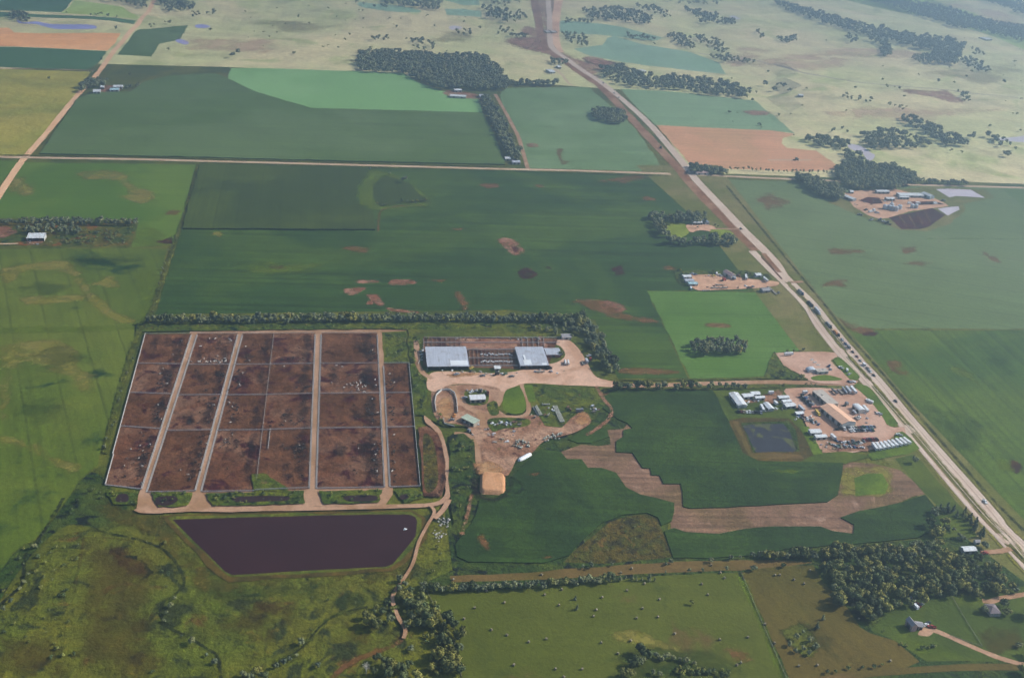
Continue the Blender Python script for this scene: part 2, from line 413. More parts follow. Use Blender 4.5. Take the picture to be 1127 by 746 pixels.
MT['yard_dark'] = gm('yard_soil', Q(144,116,104,480), Q(174,146,130,480), big=30, mid=9, fine=2.2, var=.22, fvar=.24, spots=[(P(96,70,60,470), 15, .64), (P(104,112,66,470), 19, .66)], seed=24, relief=2)
MT['yard_pink'] = gm('gravel_lot', Q(198,169,156,430), Q(182,150,136,430), big=40, mid=10, fine=2.5, var=.09, fvar=.11, seed=25, bump=.3)
MT['hwy'] = gm('concrete_highway', Q(202,184,172,430), Q(208,193,182,430), big=60, mid=18, fine=3, var=.06, fvar=.07, bump=.1, rough=.8)
MT['hwyjoint'] = gm('highway_line', P(224,214,204,430), None, fine=2, var=.05, fvar=.05, bump=.1)
MT['hwysoil'] = gm('graded_roadbed', Q(126,110,108,150), Q(146,128,122,150), big=60, mid=16, fine=4, var=.16, fvar=.15, seed=26)
MT['hwysoil2'] = gm('disturbed_soil', Q(176,160,154,20), Q(160,144,142,20), big=120, mid=30, fine=6, var=.1, fvar=.12, seed=27)
MT['hwyverge'] = gm('highway_grass', P(112,128,76,430), P(132,136,88,430), big=90, mid=14, fine=3, var=.16, fvar=.22, seed=28)
MT['hay'] = gm('mown_hay_field', Q(95,105,64,690), Q(101,110,70,690), big=150, mid=36, fine=3, var=.09, fvar=.13, streak=(6, .06, 8), spots=[(P(114,104,68,690), 100, .63), (P(78,102,50,690), 120, .63)], seed=29)
MT['tan'] = gm('mown_strip', P(124,110,72,630), P(110,106,66,630), big=90, mid=22, fine=3, var=.12, fvar=.15, streak=(6, .1, 6), seed=30)
MT['tan2'] = gm('dry_hay_field', Q(106,99,71,665), Q(97,98,64,665), big=170, mid=40, fine=3, var=.12, fvar=.15, streak=(75, .1, 7), spots=[(P(80,88,50,680), 90, .63)], seed=31)
MT['lawn'] = gm('lawn', P(84,112,48,690), P(98,124,56,690), big=70, mid=20, fine=3, var=.13, fvar=.16, seed=32)
MT['green'] = gm('bright_grass', P(104,140,66,430), P(92,128,58,430), big=40, mid=12, fine=2.5, var=.13, fvar=.2, seed=33)
MT['weeds'] = gm('weedy_ground', P(84,112,60,420), P(104,124,70,420), big=26, mid=8, fine=2.2, var=.3, fvar=.35, spots=[(P(62,88,48,420), 13, .58), (P(132,112,86,420), 12, .68)], seed=34, relief=2.5)
MT['lime'] = gm('light_grass', P(128,158,84,260), P(118,148,80,260), big=60, mid=16, fine=4, var=.13, fvar=.16, seed=35)
MT['rank'] = gm('creekside_grass', P(70,100,46,600), P(86,110,54,600), big=34, mid=10, fine=2.2, var=.3, fvar=.35, spots=[(P(48,76,36,600), 15, .58)], seed=36, relief=3)
MT['bank'] = gm('dry_bank_grass', P(110,100,64,620), P(88,92,54,620), big=40, mid=10, fine=2.2, var=.22, fvar=.3, spots=[(P(120,92,66,620), 18, .64)], seed=37)
MT['scrub'] = gm('wetland_scrub', Q(98,93,66,595), Q(88,94,62,595), big=26, mid=7, fine=2, var=.35, fvar=.4, spots=[(Q(74,78,56,595), 10, .56), (Q(112,98,76,595), 14, .63)], seed=38, relief=3)
MT['mound'] = gm('manure_soil', P(96,76,72,220), P(84,66,66,220), big=40, mid=14, fine=3, var=.16, fvar=.16, streak=(30, .2, 14), seed=39)
MT['nursery'] = gm('bare_nursery_ground', Q(88,104,78,260), Q(108,108,84,260), big=40, mid=14, fine=4, var=.22, fvar=.26, cover=(.42, .6), spots=[(Q(128,100,86,260), 22, .60), (Q(70,88,66,260), 14, .6)], seed=40)
MT['railbed'] = gm('railway_ballast', Q(134,136,140,85), Q(146,146,148,85), big=90, mid=20, fine=6, seed=61)
# soft-edged patches
MT['s_bank'] = gm('dry_bank_growth', Q(104,100,66,610), Q(88,94,56,610), big=40, mid=10, fine=2.2, var=.22, fvar=.3, spots=[(Q(118,98,72,610), 18, .64)], soft=14, opacity=.85)
MT['s_brown'] = gm('worn_brown', P(128,110,84,300), P(142,112,92,300), big=30, mid=12, fine=3, var=.15, fvar=.2, soft=12, opacity=0.62)
MT['s_tan'] = gm('thin_crop', Q(132,134,90,340), Q(140,138,98,340), big=30, mid=14, fine=3, var=.15, fvar=.2, soft=28, opacity=0.75)
MT['s_pink'] = gm('washed_soil', P(176,138,118,300), P(150,112,98,300), big=26, mid=10, fine=3, var=.15, fvar=.2, soft=9, opacity=0.75)
MT['s_dark'] = gm('wet_soil', P(84,76,74,300), P(104,84,78,300), big=26, mid=10, fine=3, var=.15, fvar=.2, soft=9, opacity=0.75)
MT['s_green'] = gm('deep_green_growth', P(58,94,52,430), P(66,102,54,430), big=30, mid=12, fine=3, var=.15, fvar=.2, soft=26, opacity=0.28)
MT['s_lime'] = gm('light_growth', P(116,150,74,330), P(106,140,70,330), big=30, mid=12, fine=3, var=.15, fvar=.2, soft=14, opacity=0.55)
MT['s_rust'] = gm('rusty_grass', P(104,72,48,640), P(92,80,48,640), big=18, mid=7, fine=2, var=.25, fvar=.3, soft=12, opacity=0.45)
MT['s_dull'] = gm('dull_pasture_growth', P(98,92,54,670), P(110,98,60,670), big=26, mid=9, fine=2, var=.28, fvar=.32, soft=22, opacity=0.4)
MT['s_creek'] = gm('dark_wet_ground', Q(62,72,48,640), Q(70,80,52,640), big=18, mid=7, fine=2, var=.2, fvar=.25, soft=6, opacity=.8)
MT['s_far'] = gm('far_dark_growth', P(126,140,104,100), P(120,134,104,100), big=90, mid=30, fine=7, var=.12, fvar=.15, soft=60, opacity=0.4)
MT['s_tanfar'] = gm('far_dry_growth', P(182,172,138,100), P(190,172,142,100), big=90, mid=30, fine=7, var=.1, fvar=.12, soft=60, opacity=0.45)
MT['s_verge'] = gm('ragged_verge', P(88,110,58,430), P(106,122,68,430), big=40, mid=10, fine=2.5, var=.25, fvar=.3, soft=8)
MT['s_mudwet'] = gm('wet_manure', P(62,44,44,450), P(74,52,48,450), big=20, mid=8, fine=2, var=.2, fvar=.25, soft=9, opacity=0.45)
MT['s_muddry'] = gm('dry_manure', P(134,102,86,450), P(118,88,72,450), big=20, mid=8, fine=2, var=.18, fvar=.25, soft=9, opacity=0.45)
MT['s_dirt'] = gm('tracked_dirt', P(172,134,108,430), P(150,116,94,430), big=20, mid=8, fine=2, var=.15, fvar=.2, soft=7, opacity=.9)
MT['s_yellow'] = gm('spilled_feed', P(196,160,112,460), P(176,134,92,460), big=14, mid=6, fine=2, var=.15, fvar=.2, soft=6, opacity=.9)
MT['lagoon'] = water_mat('lagoon_water', (.032,.010,.010), .3, spec=.2)
MT['pond'] = water_mat('pond_water', (.036,.034,.038), .35, scum=Q(104,112,88,480), spec=.2)
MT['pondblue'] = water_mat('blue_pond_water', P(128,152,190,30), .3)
MT['pondgrey'] = water_mat('grey_pond_water', P(184,190,200,200), .3)
MT['puddle'] = water_mat('mud_puddle', (.03,.015,.014), .5, spec=.15)
# ------------------------------------------------------------------ the ground sheet
def axis(lo, hi, a, b, s):
    return list(range(lo, a, 1000)) + list(np.arange(a, b, s)) + list(range(b, hi+1, 1000))
xs = [-10600, -7600, -4600] + list(range(GX0, GX1+1, GS)) + [6400, 8400, 10400]
ys = [-3000, -500, 500] + list(range(GY0, GY1+1, GS)) + [8500, 11500, 14500]
bm = bmesh.new(); V = [[bm.verts.new((x, y, hz(x, y))) for y in ys] for x in xs]
for i in range(len(xs)-1):
    for j in range(len(ys)-1):
        a, b, c, d = V[i][j], V[i+1][j], V[i+1][j+1], V[i][j+1]
        bm.faces.new((a, b, c)); bm.faces.new((a, c, d))
tag(mesh_obj('ground', bm, MT['base']), 'rolling olive and tan rangeland ground reaching the horizon', None, None, 'structure')
def L_(): return None
def fld(m, pts, jit=.8, height=0, smooth=False, name=None, layer=None):
    return surf(name or 'crop_field', pts, MT[m], layer or L_(), jit=jit, height=height, smooth=smooth)
def sp(m, pts, f=8, layer=None, name='ground_patch', smooth=True, z=0.0): return soft(name, pts, MT[m], layer, f, smooth, z=z)
def ell(cx, cy, rx, ry, n=11, wob=.32, tilt=0):
    out = []
    for k in range(n):
        a = 2*math.pi*k/n; r = 1+rng.uniform(-wob, wob)
        x, y = rx*r*math.cos(a), ry*r*math.sin(a)
        out.append((cx+x*math.cos(tilt)-y*math.sin(tilt), cy+x*math.sin(tilt)+y*math.cos(tilt)))
    return out
# near pasture south of the farm and the grass of the farmed flat
fld('verge', [(-60,140),(0,77),(100,70),(250,74),(560,90),(700,100),(760,190),(1200,205),(1200,640),(-60,640)], 0, name='grassland')
fld('past_near', [(-60,600),(70,570),(480,560),(520,600),(560,636),(600,660),(600,800),(-80,800)], 0, name='pasture_land')
# far surfaces
fld('teal', [(-5,-12),(82,-8),(80,0),(68,14),(-5,12)])
fld('lgreen', [(82,1),(135,8),(155,20),(148,21),(67,15)])
fld('teal', [(-5,13),(10,14),(40,16),(150,23),(147,27),(30,19),(-5,19)])
fld('pondblue', [(19,22),(26,25),(40,24),(60,27),(102,28),(103,32),(70,32.5),(55,31),(40,27),(22,26)], name='pond_water', smooth=True)
fld('stub', [(-5,31),(10,31),(15,36),(133,37),(128,46),(118,56),(-5,51)])
fld('teal', [(-5,51.5),(118,56.5),(108,70),(95,77),(-5,74)])
fld('past_left', [(-5,76),(100,79),(85,103),(27,172),(-5,172)], name='pasture_land')
fld('corn_far', [(129,60.5),(167,62.5),(175,49),(198,44),(207,28),(165,32),(152,33)])
fld('pondblue', [(215,28),(222,27),(231,29),(228,31),(217,31)], name='pond_water', smooth=True)
fld('pondblue', [(193,44.5),(200,43.5),(208,47),(204,49.5),(196,47)], name='pond_water', smooth=True)
fld('corn_far', [(44,170),(85,110),(103,103),(144,102),(160,91),(185,85),(226,82),(237,82),(254,89),(280,101.6),(342,120),(531,125),(545,152),(556,182),(400,178.5),(216,174)], height=2.0)
fld('green_far', [(254,75.5),(280,75),(391,78.5),(445,81),(460,91),(486,100),(527,108),(531,124.5),(342,119.5),(280,101.2),(250,87)])
fld('green_mid', [(556,97),(647,96),(678,121),(699,142),(732,189),(582,185),(572,160),(550,105)])
fld('teal2', [(614,24),(645,25),(673,28),(700,34),(727,41),(720,45),(690,42),(650,38),(618,36)], smooth=True)
fld('teal2', [(631,54),(650,51),(663,50),(668,42),(676,40),(720,51),(760,58),(791,69),(799,82),(760,78),(683,68),(650,62)])
fld('green_hwy', [(683,98),(740,101),(831,111),(850,126),(875,147),(850,144),(722,138),(700,118)])
fld('stub2', [(722,138),(850,144),(876,148),(862,152),(860,158),(866,163),(898,166),(915,177),(925,186),(890,189),(800,186),(759,180)])
fld('gravel', [(845,175.5),(893,175.5),(893,177),(845,177)], 0, name='pale_farm_track')
fld('teal2', [(395,3),(420,5),(455,10),(462,14),(430,13),(398,8)], smooth=True)
fld('teal2', [(490,-5),(524,-5),(528,6),(510,6),(490,1)])
fld('teal2', [(489,10),(510,10),(530,13),(530,19),(492,17)])
fld('lgreen', [(880,-10),(1000,-10),(1060,30),(1127,55),(1140,60),(1140,40),(1060,10)], 0)
for (a, b, c, d) in ((250,50,60,14),(330,30,50,10),(430,62,60,9),(260,105,30,4),(880,70,70,14),(1000,125,80,12),(1080,80,60,14),(960,60,60,9),(820,60,30,9),(500,40,35,9)):
    sp('s_far' if rng.random() < .5 else 's_tanfar', ell(a, b, c, d*.8), 60)
sp('s_tanfar', [(1020,2),(1060,12),(1127,35),(1140,40),(1140,28),(1080,8)], 60)
# highway disturbed soil in the distance
sp('hwysoil2' if False else 's_pink', [(578,-8),(615,-8),(613,25),(617,50),(640,66),(690,72),(686,76),(662,80),(664,92),(655,92),(632,74),(600,60),(560,50),(555,44),(590,40),(592,20)], 25)
ribbon('railway_bed', [(770,59),(800,63),(837,68),(880,79),(910,85),(940,90),(1000,96),(1040,99),(1080,104),(1140,112)], 9, MT['railbed'], None)
fld('pondgrey', [(494,30),(500,28.5),(509,30.5),(504,33),(496,32.5)], name='pond_water', smooth=True)
fld('pondgrey', [(933,160),(938,158.5),(950,162),(958,168),(963,171),(960,176),(954,177),(950,170),(936,164)], name='pond_water', smooth=True)
fld('pondgrey', [(1095,153),(1105,151.5),(1118,151),(1140,148),(1140,156),(1115,156)], name='pond_water', smooth=True)
fld('pondgrey', [(802,18),(808,17.5),(816,21),(810,22)], 0, name='pond_water')
sp('s_pink', [(990,99),(1003,98),(1024,100),(1040,99),(1056,107),(1062,113),(1045,113),(1025,107),(1000,104)], 14)
# ------------------------------------------------------------------ middle fields
fld('green_left2', [(-5,240),(-5,219),(25,178.5),(216,181.5),(197,251),(190,268),(145,272.5),(152,249),(152,242)])
fld('green_left2', [(-5,177),(20,177.5),(-5,210)])
fld('soy', [(219,182),(555,187.5),(735,193.5),(742,203),(770,237),(800,270),(838,315),(820,321),(712,320),(757,416),(676,417),(655,352),(560,341),(170,346),(198,256)])
fld('corn_grey', [(220,182),(404,186),(404,195),(394,204),(392,220),(397,229),(409,232),(413,254),(201,252.7)], height=2.3)
fld('soy2', [(712,320.5),(858,322),(884,355),(905,386),(880,386),(858,388),(853,395),(853,414),(760,417)])
fld('nursery', [(-5,243),(150,244),(151,249),(143,271),(70,271),(-5,270)], name='nursery_ground')
sp('s_lime', [(152,252),(172,250),(190,262),(188,270),(146,271)], 12)
sp('s_dark', [(171,266),(180,263),(190,259),(192,260),(190,269),(180,268)], 5)
sp('s_lime', [(144,283),(165,283),(160,297),(140,296)], 6); sp('s_dark', ell(151,291.5,5,2), 3)
# pothole with its dark crop and grass fringe
sp('s_lime', [(404,186),(425,188),(440,194),(462,208),(478,221),(470,227),(412,233),(397,229),(392,220),(394,204),(403,197)], 9, name='grass_fringe')
fld('corn_grey', [(411,205),(424,195),(436,197),(450,201),(463,216),(473,222),(440,225),(416,226)], 1.5, smooth=True)
ribbon('field_track', [(416,256),(417,240),(421,231),(440,227),(465,226)], 4, MT['s_brown'], L_(), edge=True)
# soil scars in the soy
for m, pts, f in (
    ('s_pink', [(546,263),(560,262),(573,268),(577,277),(568,282),(556,275)], 7), ('s_dark', ell(567,275,6,4), 5),
    ('s_dark', [(570,297),(580,294),(590,299),(592,304),(580,308),(570,305)], 6), ('s_dark', ell(680,298,9,6), 6), ('s_dark', ell(604,295,4,2), 4),
    ('s_pink', [(392,308.5),(414,308.5),(416,312),(393,312)], 4), ('s_pink', [(430,308),(455,308),(456,313),(428,314)], 4),
    ('s_pink', [(378,318),(400,316),(402,319),(385,326)], 4), ('s_pink', [(402,325),(415,324),(424,335),(416,336)], 4), ('s_pink', [(404,331),(411,332),(410,335),(403,335)], 3),
    ('s_brown', [(500,322),(509,321),(517,338),(508,340)], 7), ('s_pink', [(425,338),(462,343),(460,345),(430,343)], 4), ('s_brown', ell(395,274,18,4), 10), ('s_brown', ell(483,309,12,2), 6),
    ('s_pink', [(655,331),(675,331),(690,338),(685,345),(660,340)], 7), ('s_brown', [(628,330),(660,330),(690,345),(727,352),(725,357),(680,352),(650,341)], 10),
    ('s_brown', ell(690,197,30,4, tilt=-.1), 12), ('s_brown', ell(595,205,6,2), 5), ('s_brown', ell(713,219,8,3), 6), ('s_brown', ell(445,204,0,0) if False else ell(540,205,12,3), 6),
    ('s_brown', [(495,252),(512,251),(505,254)], 4), ('s_dark', ell(307,294,12,3), 7), ('s_lime', ell(303,294,40,8), 25), ('s_tan', ell(240,258,8,3), 5), ('s_brown', ell(737,296,9,3), 7),
    ('s_brown', [(776,356),(790,355.5),(803,357),(802,361),(777,360)], 4), ('s_brown', [(682,405),(720,404),(750,408),(745,412),(685,412)], 6),
    ('s_pink', [(578,158),(590,158),(593,162),(580,162)], 6), ('s_brown', [(612,165),(620,164),(619,175),(627,178),(618,182)], 6), ('s_pink', [(817,122),(835,121),(850,124),(845,128),(825,127)], 12)):
    sp(m, pts, f)
# left soft field details
for m, pts, f in (
    ('s_tan', ell(18,206,22,12), 22), ('s_tan', [(80,190),(110,186),(140,192),(150,205),(170,212),(165,220),(140,214),(128,200),(90,198)], 14), ('s_tan', ell(150,218,18,6), 12), ('s_brown', ell(190,234,8,3), 8)): sp(m, pts, f)
fld('bright_left', [(-5,274.5),(144,273.5),(184,274.5),(170,330),(158,357),(152,372),(143,402),(118,470),(108,512),(86,530),(67,558),(45,588),(16,607),(-12,650)])
for m, pts, f in (
    ('s_tan', [(0,296),(30,290),(70,286),(85,295),(95,310),(125,340),(150,352),(140,358),(110,345),(90,325),(70,300),(30,300),(10,312),(0,308)], 10),
    ('s_tan', [(20,328),(50,324),(90,325),(95,330),(60,335),(28,335)], 8), ('s_tan', ell(118,311,16,7), 10),
    ('s_tan', [(0,380),(40,372),(80,378),(95,400),(110,440),(90,440),(60,410),(20,405),(10,440),(0,460)], 20),
    ('s_tan', [(0,478),(35,484),(60,500),(95,512),(80,524),(50,508),(20,492),(0,488)], 12), ('s_green', ell(45,452,34,20), 26), ('s_green', ell(60,395,30,16), 22),
    ('s_green', ell(50,315,28,9), 15), ('s_lime', [(0,360),(80,358),(150,358),(148,364),(0,368)], 8), ('s_green', ell(110,288,40,6), 14), ('s_lime', [(150,300),(178,300),(165,345),(150,356),(150,330)], 16)): sp(m, pts, f)
# ------------------------------------------------------------------ right of the highway
fld('right', [(783,197),(870,200),(930,204),(1150,206),(1150,362.5),(938,361),(914,345),(878,303),(837,261)])
fld('corn_far', [(1103,208.5),(1150,208.5),(1150,236),(1120,222)])
fld('right2', [(930,362.5),(950,363.5),(1150,363.5),(1150,592),(1105,560),(1094,553),(1010,455)])
for m, pts, f in (
    ('s_brown', [(790,200),(812,215),(835,250),(880,300),(900,318),(893,318),(870,300),(830,255),(800,222)], 14), ('s_brown', ell(850,222,20,9), 18), ('s_brown', ell(1010,289,14,4), 10),
    ('s_brown', ell(930,276,22,4), 12), ('s_brown', ell(920,312,16,5), 12), ('s_brown', ell(998,275,12,5), 10), ('s_brown', [(1080,276),(1092,280),(1104,288),(1096,289),(1083,282)], 8),
    ('s_brown', [(908,343),(930,352),(960,362),(965,369),(945,368),(925,358)], 10), ('s_dark', [(950,365),(968,365),(964,370),(948,369)], 5),
    ('s_brown', [(975,395),(990,396),(1002,412),(994,414),(980,408)], 8), ('s_lime', [(960,400),(970,398),(985,412),(975,412)], 8), ('s_dark', [(1112,505),(1127,512),(1120,522),(1108,514)], 6), ('s_lime', ell(1105,512,12,10), 10),
    ('s_lime', [(1040,405),(1060,402),(1085,422),(1075,425)], 12), ('s_green', ell(1060,470,40,18, tilt=.7), 22), ('s_green', ell(1100,400,30,12, tilt=.6), 22)): sp(m, pts, f)
ribbon('field_path', [(1020,263),(1070,262.6),(1140,263)], 5, MT['s_lime'], L_(), edge=True)
# ------------------------------------------------------------------ the south fields
fld('rank', [(484,520),(560,450),(676,428),(735,428),(735,600),(500,640)], 0, name='grassland')
fld('hwyverge', [(700,182),(790,182),(905,330),(1000,440),(1150,596),(1150,690),(1070,610),(985,520),(880,386),(780,255)], 0, name='highway_verge')
fld('soil', [(617.6,497),(640,489),(658,491),(672,489),(671,481),(659,474),(686,472),(691,466),(697,472),(720,500),(760,545),(930,508),(960,510),(990,517),(1006,530),(1018,544),(980,556),(955,562),(950,590),(916,586),(800,592),(738,588),(735,566),(690,545),(630,520)], 1.0, name='bare_soil_ground')
fld('corn_near', [(676,429.5),(784,430),(801,462),(817,499),(835,508),(928,510),(925,530),(922,545),(910,553),(837,557),(760,560),(752,558),(751,541),(749,533),(730,533),(726,524),(717,523.5),(715.5,516),(707,515.5),(696,499),(678,498),(678,486),(686,481),(686,474),(696,472),(690,466),(680,462),(664,450),(660,440)], .5, height=.9)
fld('corn_near', [(579,511),(595,495),(617,498),(624,506),(640,506),(647,515.5),(662,515.5),(678,521),(689,537),(705,545),(742,554),(742,563),(739,574),(728,579),(724,570),(712,565),(686,567),(662,576),(644,592),(626,612),(599,620),(560,619.5),(516,619),(503,613),(501,600),(511,587),(524,566),(528,550),(545,549),(557,540),(558,530)], .5, height=.9)
fld('corn_near', [(636,488),(625,484),(650,468),(668,473),(670,481),(660,485),(650,488)], .5, height=.8)
fld('corn_near', [(731,585),(742,581.5),(754,586),(791,588),(817,583),(850,580),(903,580),(916,585),(939,588),(940,578),(925,570),(945,563),(980,556),(1018,545),(1030,560),(1036,580),(1010,592),(950,598),(863,605),(825,612),(778,615),(741,614.5)], .5, height=.8)
sp('s_tan', [(926,514),(975,513),(985,530),(978,546),(930,546),(922,530)], 8)
fld('green', [(940,526),(955,521),(971,521),(978,534),(974,543.6),(941.5,546)], .5)
fld('lawn', [(985,505),(1005,500),(1060,560),(1075,590),(1040,600),(1030,555),(1018,543),(1004,528)], name='grassland')
for m, pts, f in (('s_brown', [(525,590),(534,590),(541,606),(535,608),(528,600)], 4), ('s_brown', [(580,522),(594,520),(592,525),(582,525)], 3),
    ('s_brown', ell(602,614,6,1.5), 3), ('s_pink', [(704,430),(735,430),(736,439),(715,440),(702,436)], 4), ('s_brown', [(660,432),(690,433),(715,437),(690,442),(668,441)], 5), ('s_lime', ell(860,520,25,3), 6)): sp(m, pts, f, z=.95 if m in ('s_brown', 's_lime') and pts[0][1] > 500 else 0)
# bottom right: mown strip, hay fields, lawns
fld('rank', [(470,640),(520,618),(640,616),(740,612),(900,602),(1060,590),(1127,640),(1140,760),(960,760),(862,746),(560,660)], 0, name='grassland')
fld('scrub', [(712,566),(724,571),(729,585),(737,605),(741,613),(700,617),(650,620),(620,619),(632,606),(650,592),(670,575),(690,568)], 1, name='wetland_ground')
fld('tan', [(495,634),(560,631),(640,625),(740,618),(850,616),(895,619),(850,626),(740,630),(560,639),(497,641)], .6, name='mown_field')
fld('hay', [(470,656),(500,650),(560,648),(640,641),(720,634),(812,630),(840,690),(868,760),(505,760),(507,700),(500,690)], .6, name='hay_field')
fld('tan2', [(816,630),(840,625),(895,622),(905,640),(935,672),(946,690),(958,697),(985,705),(1012,728),(990,738),(925,744),(872,754)], .8, name='hay_field')
fld('lawn', [(958,693),(985,668),(1050,655),(1075,655),(1150,640),(1150,728),(1020,728),(985,705)], .5, name='lawn')
fld('green', [(1045,660),(1075,656),(1085,672),(1070,676)], .5, name='lawn') if False else None
sp('s_dull', [(1078,692),(1110,688),(1127,694),(1127,712),(1100,722),(1083,712)], 8)
sp('s_lime', [(1003,704),(1030,706),(1060,722),(1040,728),(1010,720)], 10)
ribbon('field_path', [(812,628),(836,682),(862,746),(868,760)], 7, MT['s_lime'], L_(), edge=True)
sp('s_brown', ell(810,721,16,8), 10); sp('s_green', [(720,700),(700,698),(745,712),(790,714),(830,745),(760,745),(700,745),(680,720)], 12)
sp('s_tan', [(670,700),(690,690),(720,700),(760,715),(750,720),(700,708)], 8)
sp('s_green', [(860,690),(880,680),(905,690),(925,715),(935,730),(905,725),(880,700)], 14)
sp('s_verge', [(856,693),(870,688),(880,683),(890,692),(902,702),(902,716),(893,724),(882,724),(874,714),(862,702)], 5, smooth=False, name='grass_island')
ribbon('dirt_road', [(905,749),(935,743.5),(985,739),(1058,734.5),(1115,734),(1145,734)], 7, MT['tan'], L_())
ribbon('driveway', [(1018,693),(1030,694.5),(1050,703),(1075,714),(1100,724),(1127,731.5),(1150,737)], 5, MT['dirt'], L_())
ribbon('driveway', [(1081,661),(1090,662),(1100,659),(1127,654),(1150,650)], 5.5, MT['dirt'], L_())
fld('dirt', [(1010,698),(1018,690),(1028,693),(1022,700)], .3, smooth=True, name='driveway')
# bottom-left pasture details
sp('s_verge', [(110,512),(145,535),(150,565),(120,585),(70,590),(40,625),(0,660),(0,636),(16,606),(45,588),(67,558)], 6, name='creekside_grass')
fld('rank', [(100,520),(125,540),(140,562),(110,580),(75,578),(40,605),(10,645),(-5,668),(-5,642),(16,608),(45,590),(67,560)], 2, smooth=True, name='creekside_grass')
for m, pts, f in (
    ('s_dull', [(88,590),(120,595),(160,605),(178,640),(175,690),(190,746),(100,746),(85,680),(88,630)], 20), ('s_rust', [(120,605),(150,606),(168,625),(165,638),(150,637),(125,625)], 9),
    ('s_creek', [(128,608),(150,610),(150,616),(135,614)], 5), ('s_creek', [(145,608),(168,626),(168,632),(152,640),(160,628)], 4), ('s_dull', ell(270,690,50,26), 26), ('s_rust', ell(300,668,35,8), 12),
    ('s_dull', [(0,700),(60,700),(80,746),(0,746)], 26), ('s_green', [(220,645),(330,640),(420,650),(400,668),(300,662),(230,662)], 16), ('s_lime', ell(235,665,22,14), 22), ('s_dull', ell(390,705,40,16), 18)): sp(m, pts, f)
sp('s_bank', [(110,545),(150,562),(188,568),(200,588),(250,638),(330,632),(420,628),(455,600),(462,615),(440,640),(330,640),(245,655),(210,640),(190,620),(170,595),(115,570)], 12, name='dry_bank')
ribbon('creek_bed', [(78,578),(98,577),(110,584),(135,590),(160,596),(180,605),(194,620),(203,640),(192,655),(180,662),(177,676),(186,690),(205,700),(225,712),(240,724),(243,752)], 3.2, MT['s_creek'], L_(), edge=True)
ribbon('creek_bed', [(70,548),(45,590),(28,612),(26,632),(22,646),(2,664),(-12,680)], 3.5, MT['s_creek'], L_(), edge=True)
ribbon('cow_path', [(92,592),(120,592),(148,596)], 3, MT['s_dull'], L_(), edge=True); ribbon('cow_path', [(92,592),(88,620),(82,650)], 3, MT['s_dull'], L_(), edge=True)
ribbon('creek_bed', [(405,668),(372,676),(352,690),(335,710),(318,722),(300,732)], 6, MT['s_verge'], L_(), edge=True)
ribbon('creek_bed', [(405,668),(372,676),(352,690),(335,710),(318,722),(300,732)], 2, MT['s_creek'], L_(), edge=True)
ribbon('cow_path', [(441,700),(425,714),(400,722),(372,740),(365,752)], 6, MT['s_dull'], L_(), edge=True)
# lagoon with its berm
fld('bank', [(178,569),(190,566),(452,561),(468,570),(470,592),(446,620),(430,629),(330,636),(252,641),(240,634),(205,598)], .8, name='lagoon_bank')
fld('verge', [(184,570),(191,568),(452,563),(464,571),(464,591),(441,617),(428,625.5),(330,632),(253,635),(246,630),(210,597)], .8, name='lagoon_bank')
fld('lagoon', [(190,572),(290,569),(370,567),(449,566.3),(457,569),(459,574),(457.5,590),(438,614),(432,621),(425,623.8),(340,628),(280,631.5),(256,633),(248,629.5),(222,604)], .25, name='lagoon_water')
# ------------------------------------------------------------------ roads
ribbon('dirt_road', [(-8,226),(0,213),(20,183),(28,173),(50,148),(72,121),(87,103),(100,90),(112,75),(125,57),(138,42),(150,29),(158,18),(166,8),(172,-6)], 11, MT['pink'], None)
ribbon('gravel_road', [(-8,172.5),(27,173.5),(150,175.5),(215,177.2),(400,182),(556,186.3),(620,187.6),(738,191.6)], 10, MT['gravel'], None)
ribbon('gravel_road', [(768,192.5),(850,196.5),(900,198),(930,200.5),(985,203),(1060,205),(1150,207.5)], 9, MT['gravel'], None)
ribbon('dirt_road', [(545,104),(556,123),(565,140),(571,152),(577,172),(581,186)], 7, MT['dirt'], None)
ribbon('dirt_road', [(610,76),(618,82),(626,92),(632,94)], 6, MT['gravel'], None)
ribbon('farm_road', [(640,424),(668,424),(720,424),(800,421.5),(850,420.5),(900,421.5),(930,423),(948,425)], 9, MT['dirt'], None)
ribbon('field_path', [(-5,75.5),(60,76.5),(104,78)], 12, MT['s_tanfar'], None, edge=True)
# feedlot: one mud pen surface per pen, dirt lanes between them
PEN = {}
COLS = [((160,368),(210.5,367.5),(115,534),(156,539)), ((217.5,367.5),(261.5,367.5),(162,542.5),(215,541)), ((267,367.5),(301.5,367.5),(222,542),(281,541)),
        ((301.5,367.5),(346.5,367),(281,541),(340,538.5)), ((354,367),(415,367),(349,538.5),(423,537)), ((420.5,367),(447,367),(429.5,537),(462.5,536))]
ROWS = [(0.0, .197), (.197, .390), (.390, .613), (.613, 1.0)]
def colpt(c, side, t):
    a, b = (c[0], c[2]) if side == 0 else (c[1], c[3])
    return (a[0]+(b[0]-a[0])*t, a[1]+(b[1]-a[1])*t)
def fld2(m, pts, name, jit=.3): return surf(name, pts, MT[m], None, jit=jit, step=10)
fld2('dirt', [(210,362),(421,361.5),(470,362),(470,366),(424,368),(432,545),(424,556),(150,562),(152,546)], 'feed_lane')
fld2('verge', [(420,366),(449,364),(452,402),(423,402)], 'grassland'); fld2('weeds', [(424,367),(447,366),(449,400),(424,401)], 'grassland')
for ci, c in enumerate(COLS):
    for ri, (t0, t1) in enumerate(ROWS):
        if ci == 5 and ri == 0: continue
        q = [colpt(c, 0, t0), colpt(c, 1, t0), colpt(c, 1, t1), colpt(c, 0, t1)]
        PEN[(ci, ri)] = q
        surf('feedlot_ground', q, MT['mud' if (ci+ri) % 2 else 'mud2'], None, jit=0)
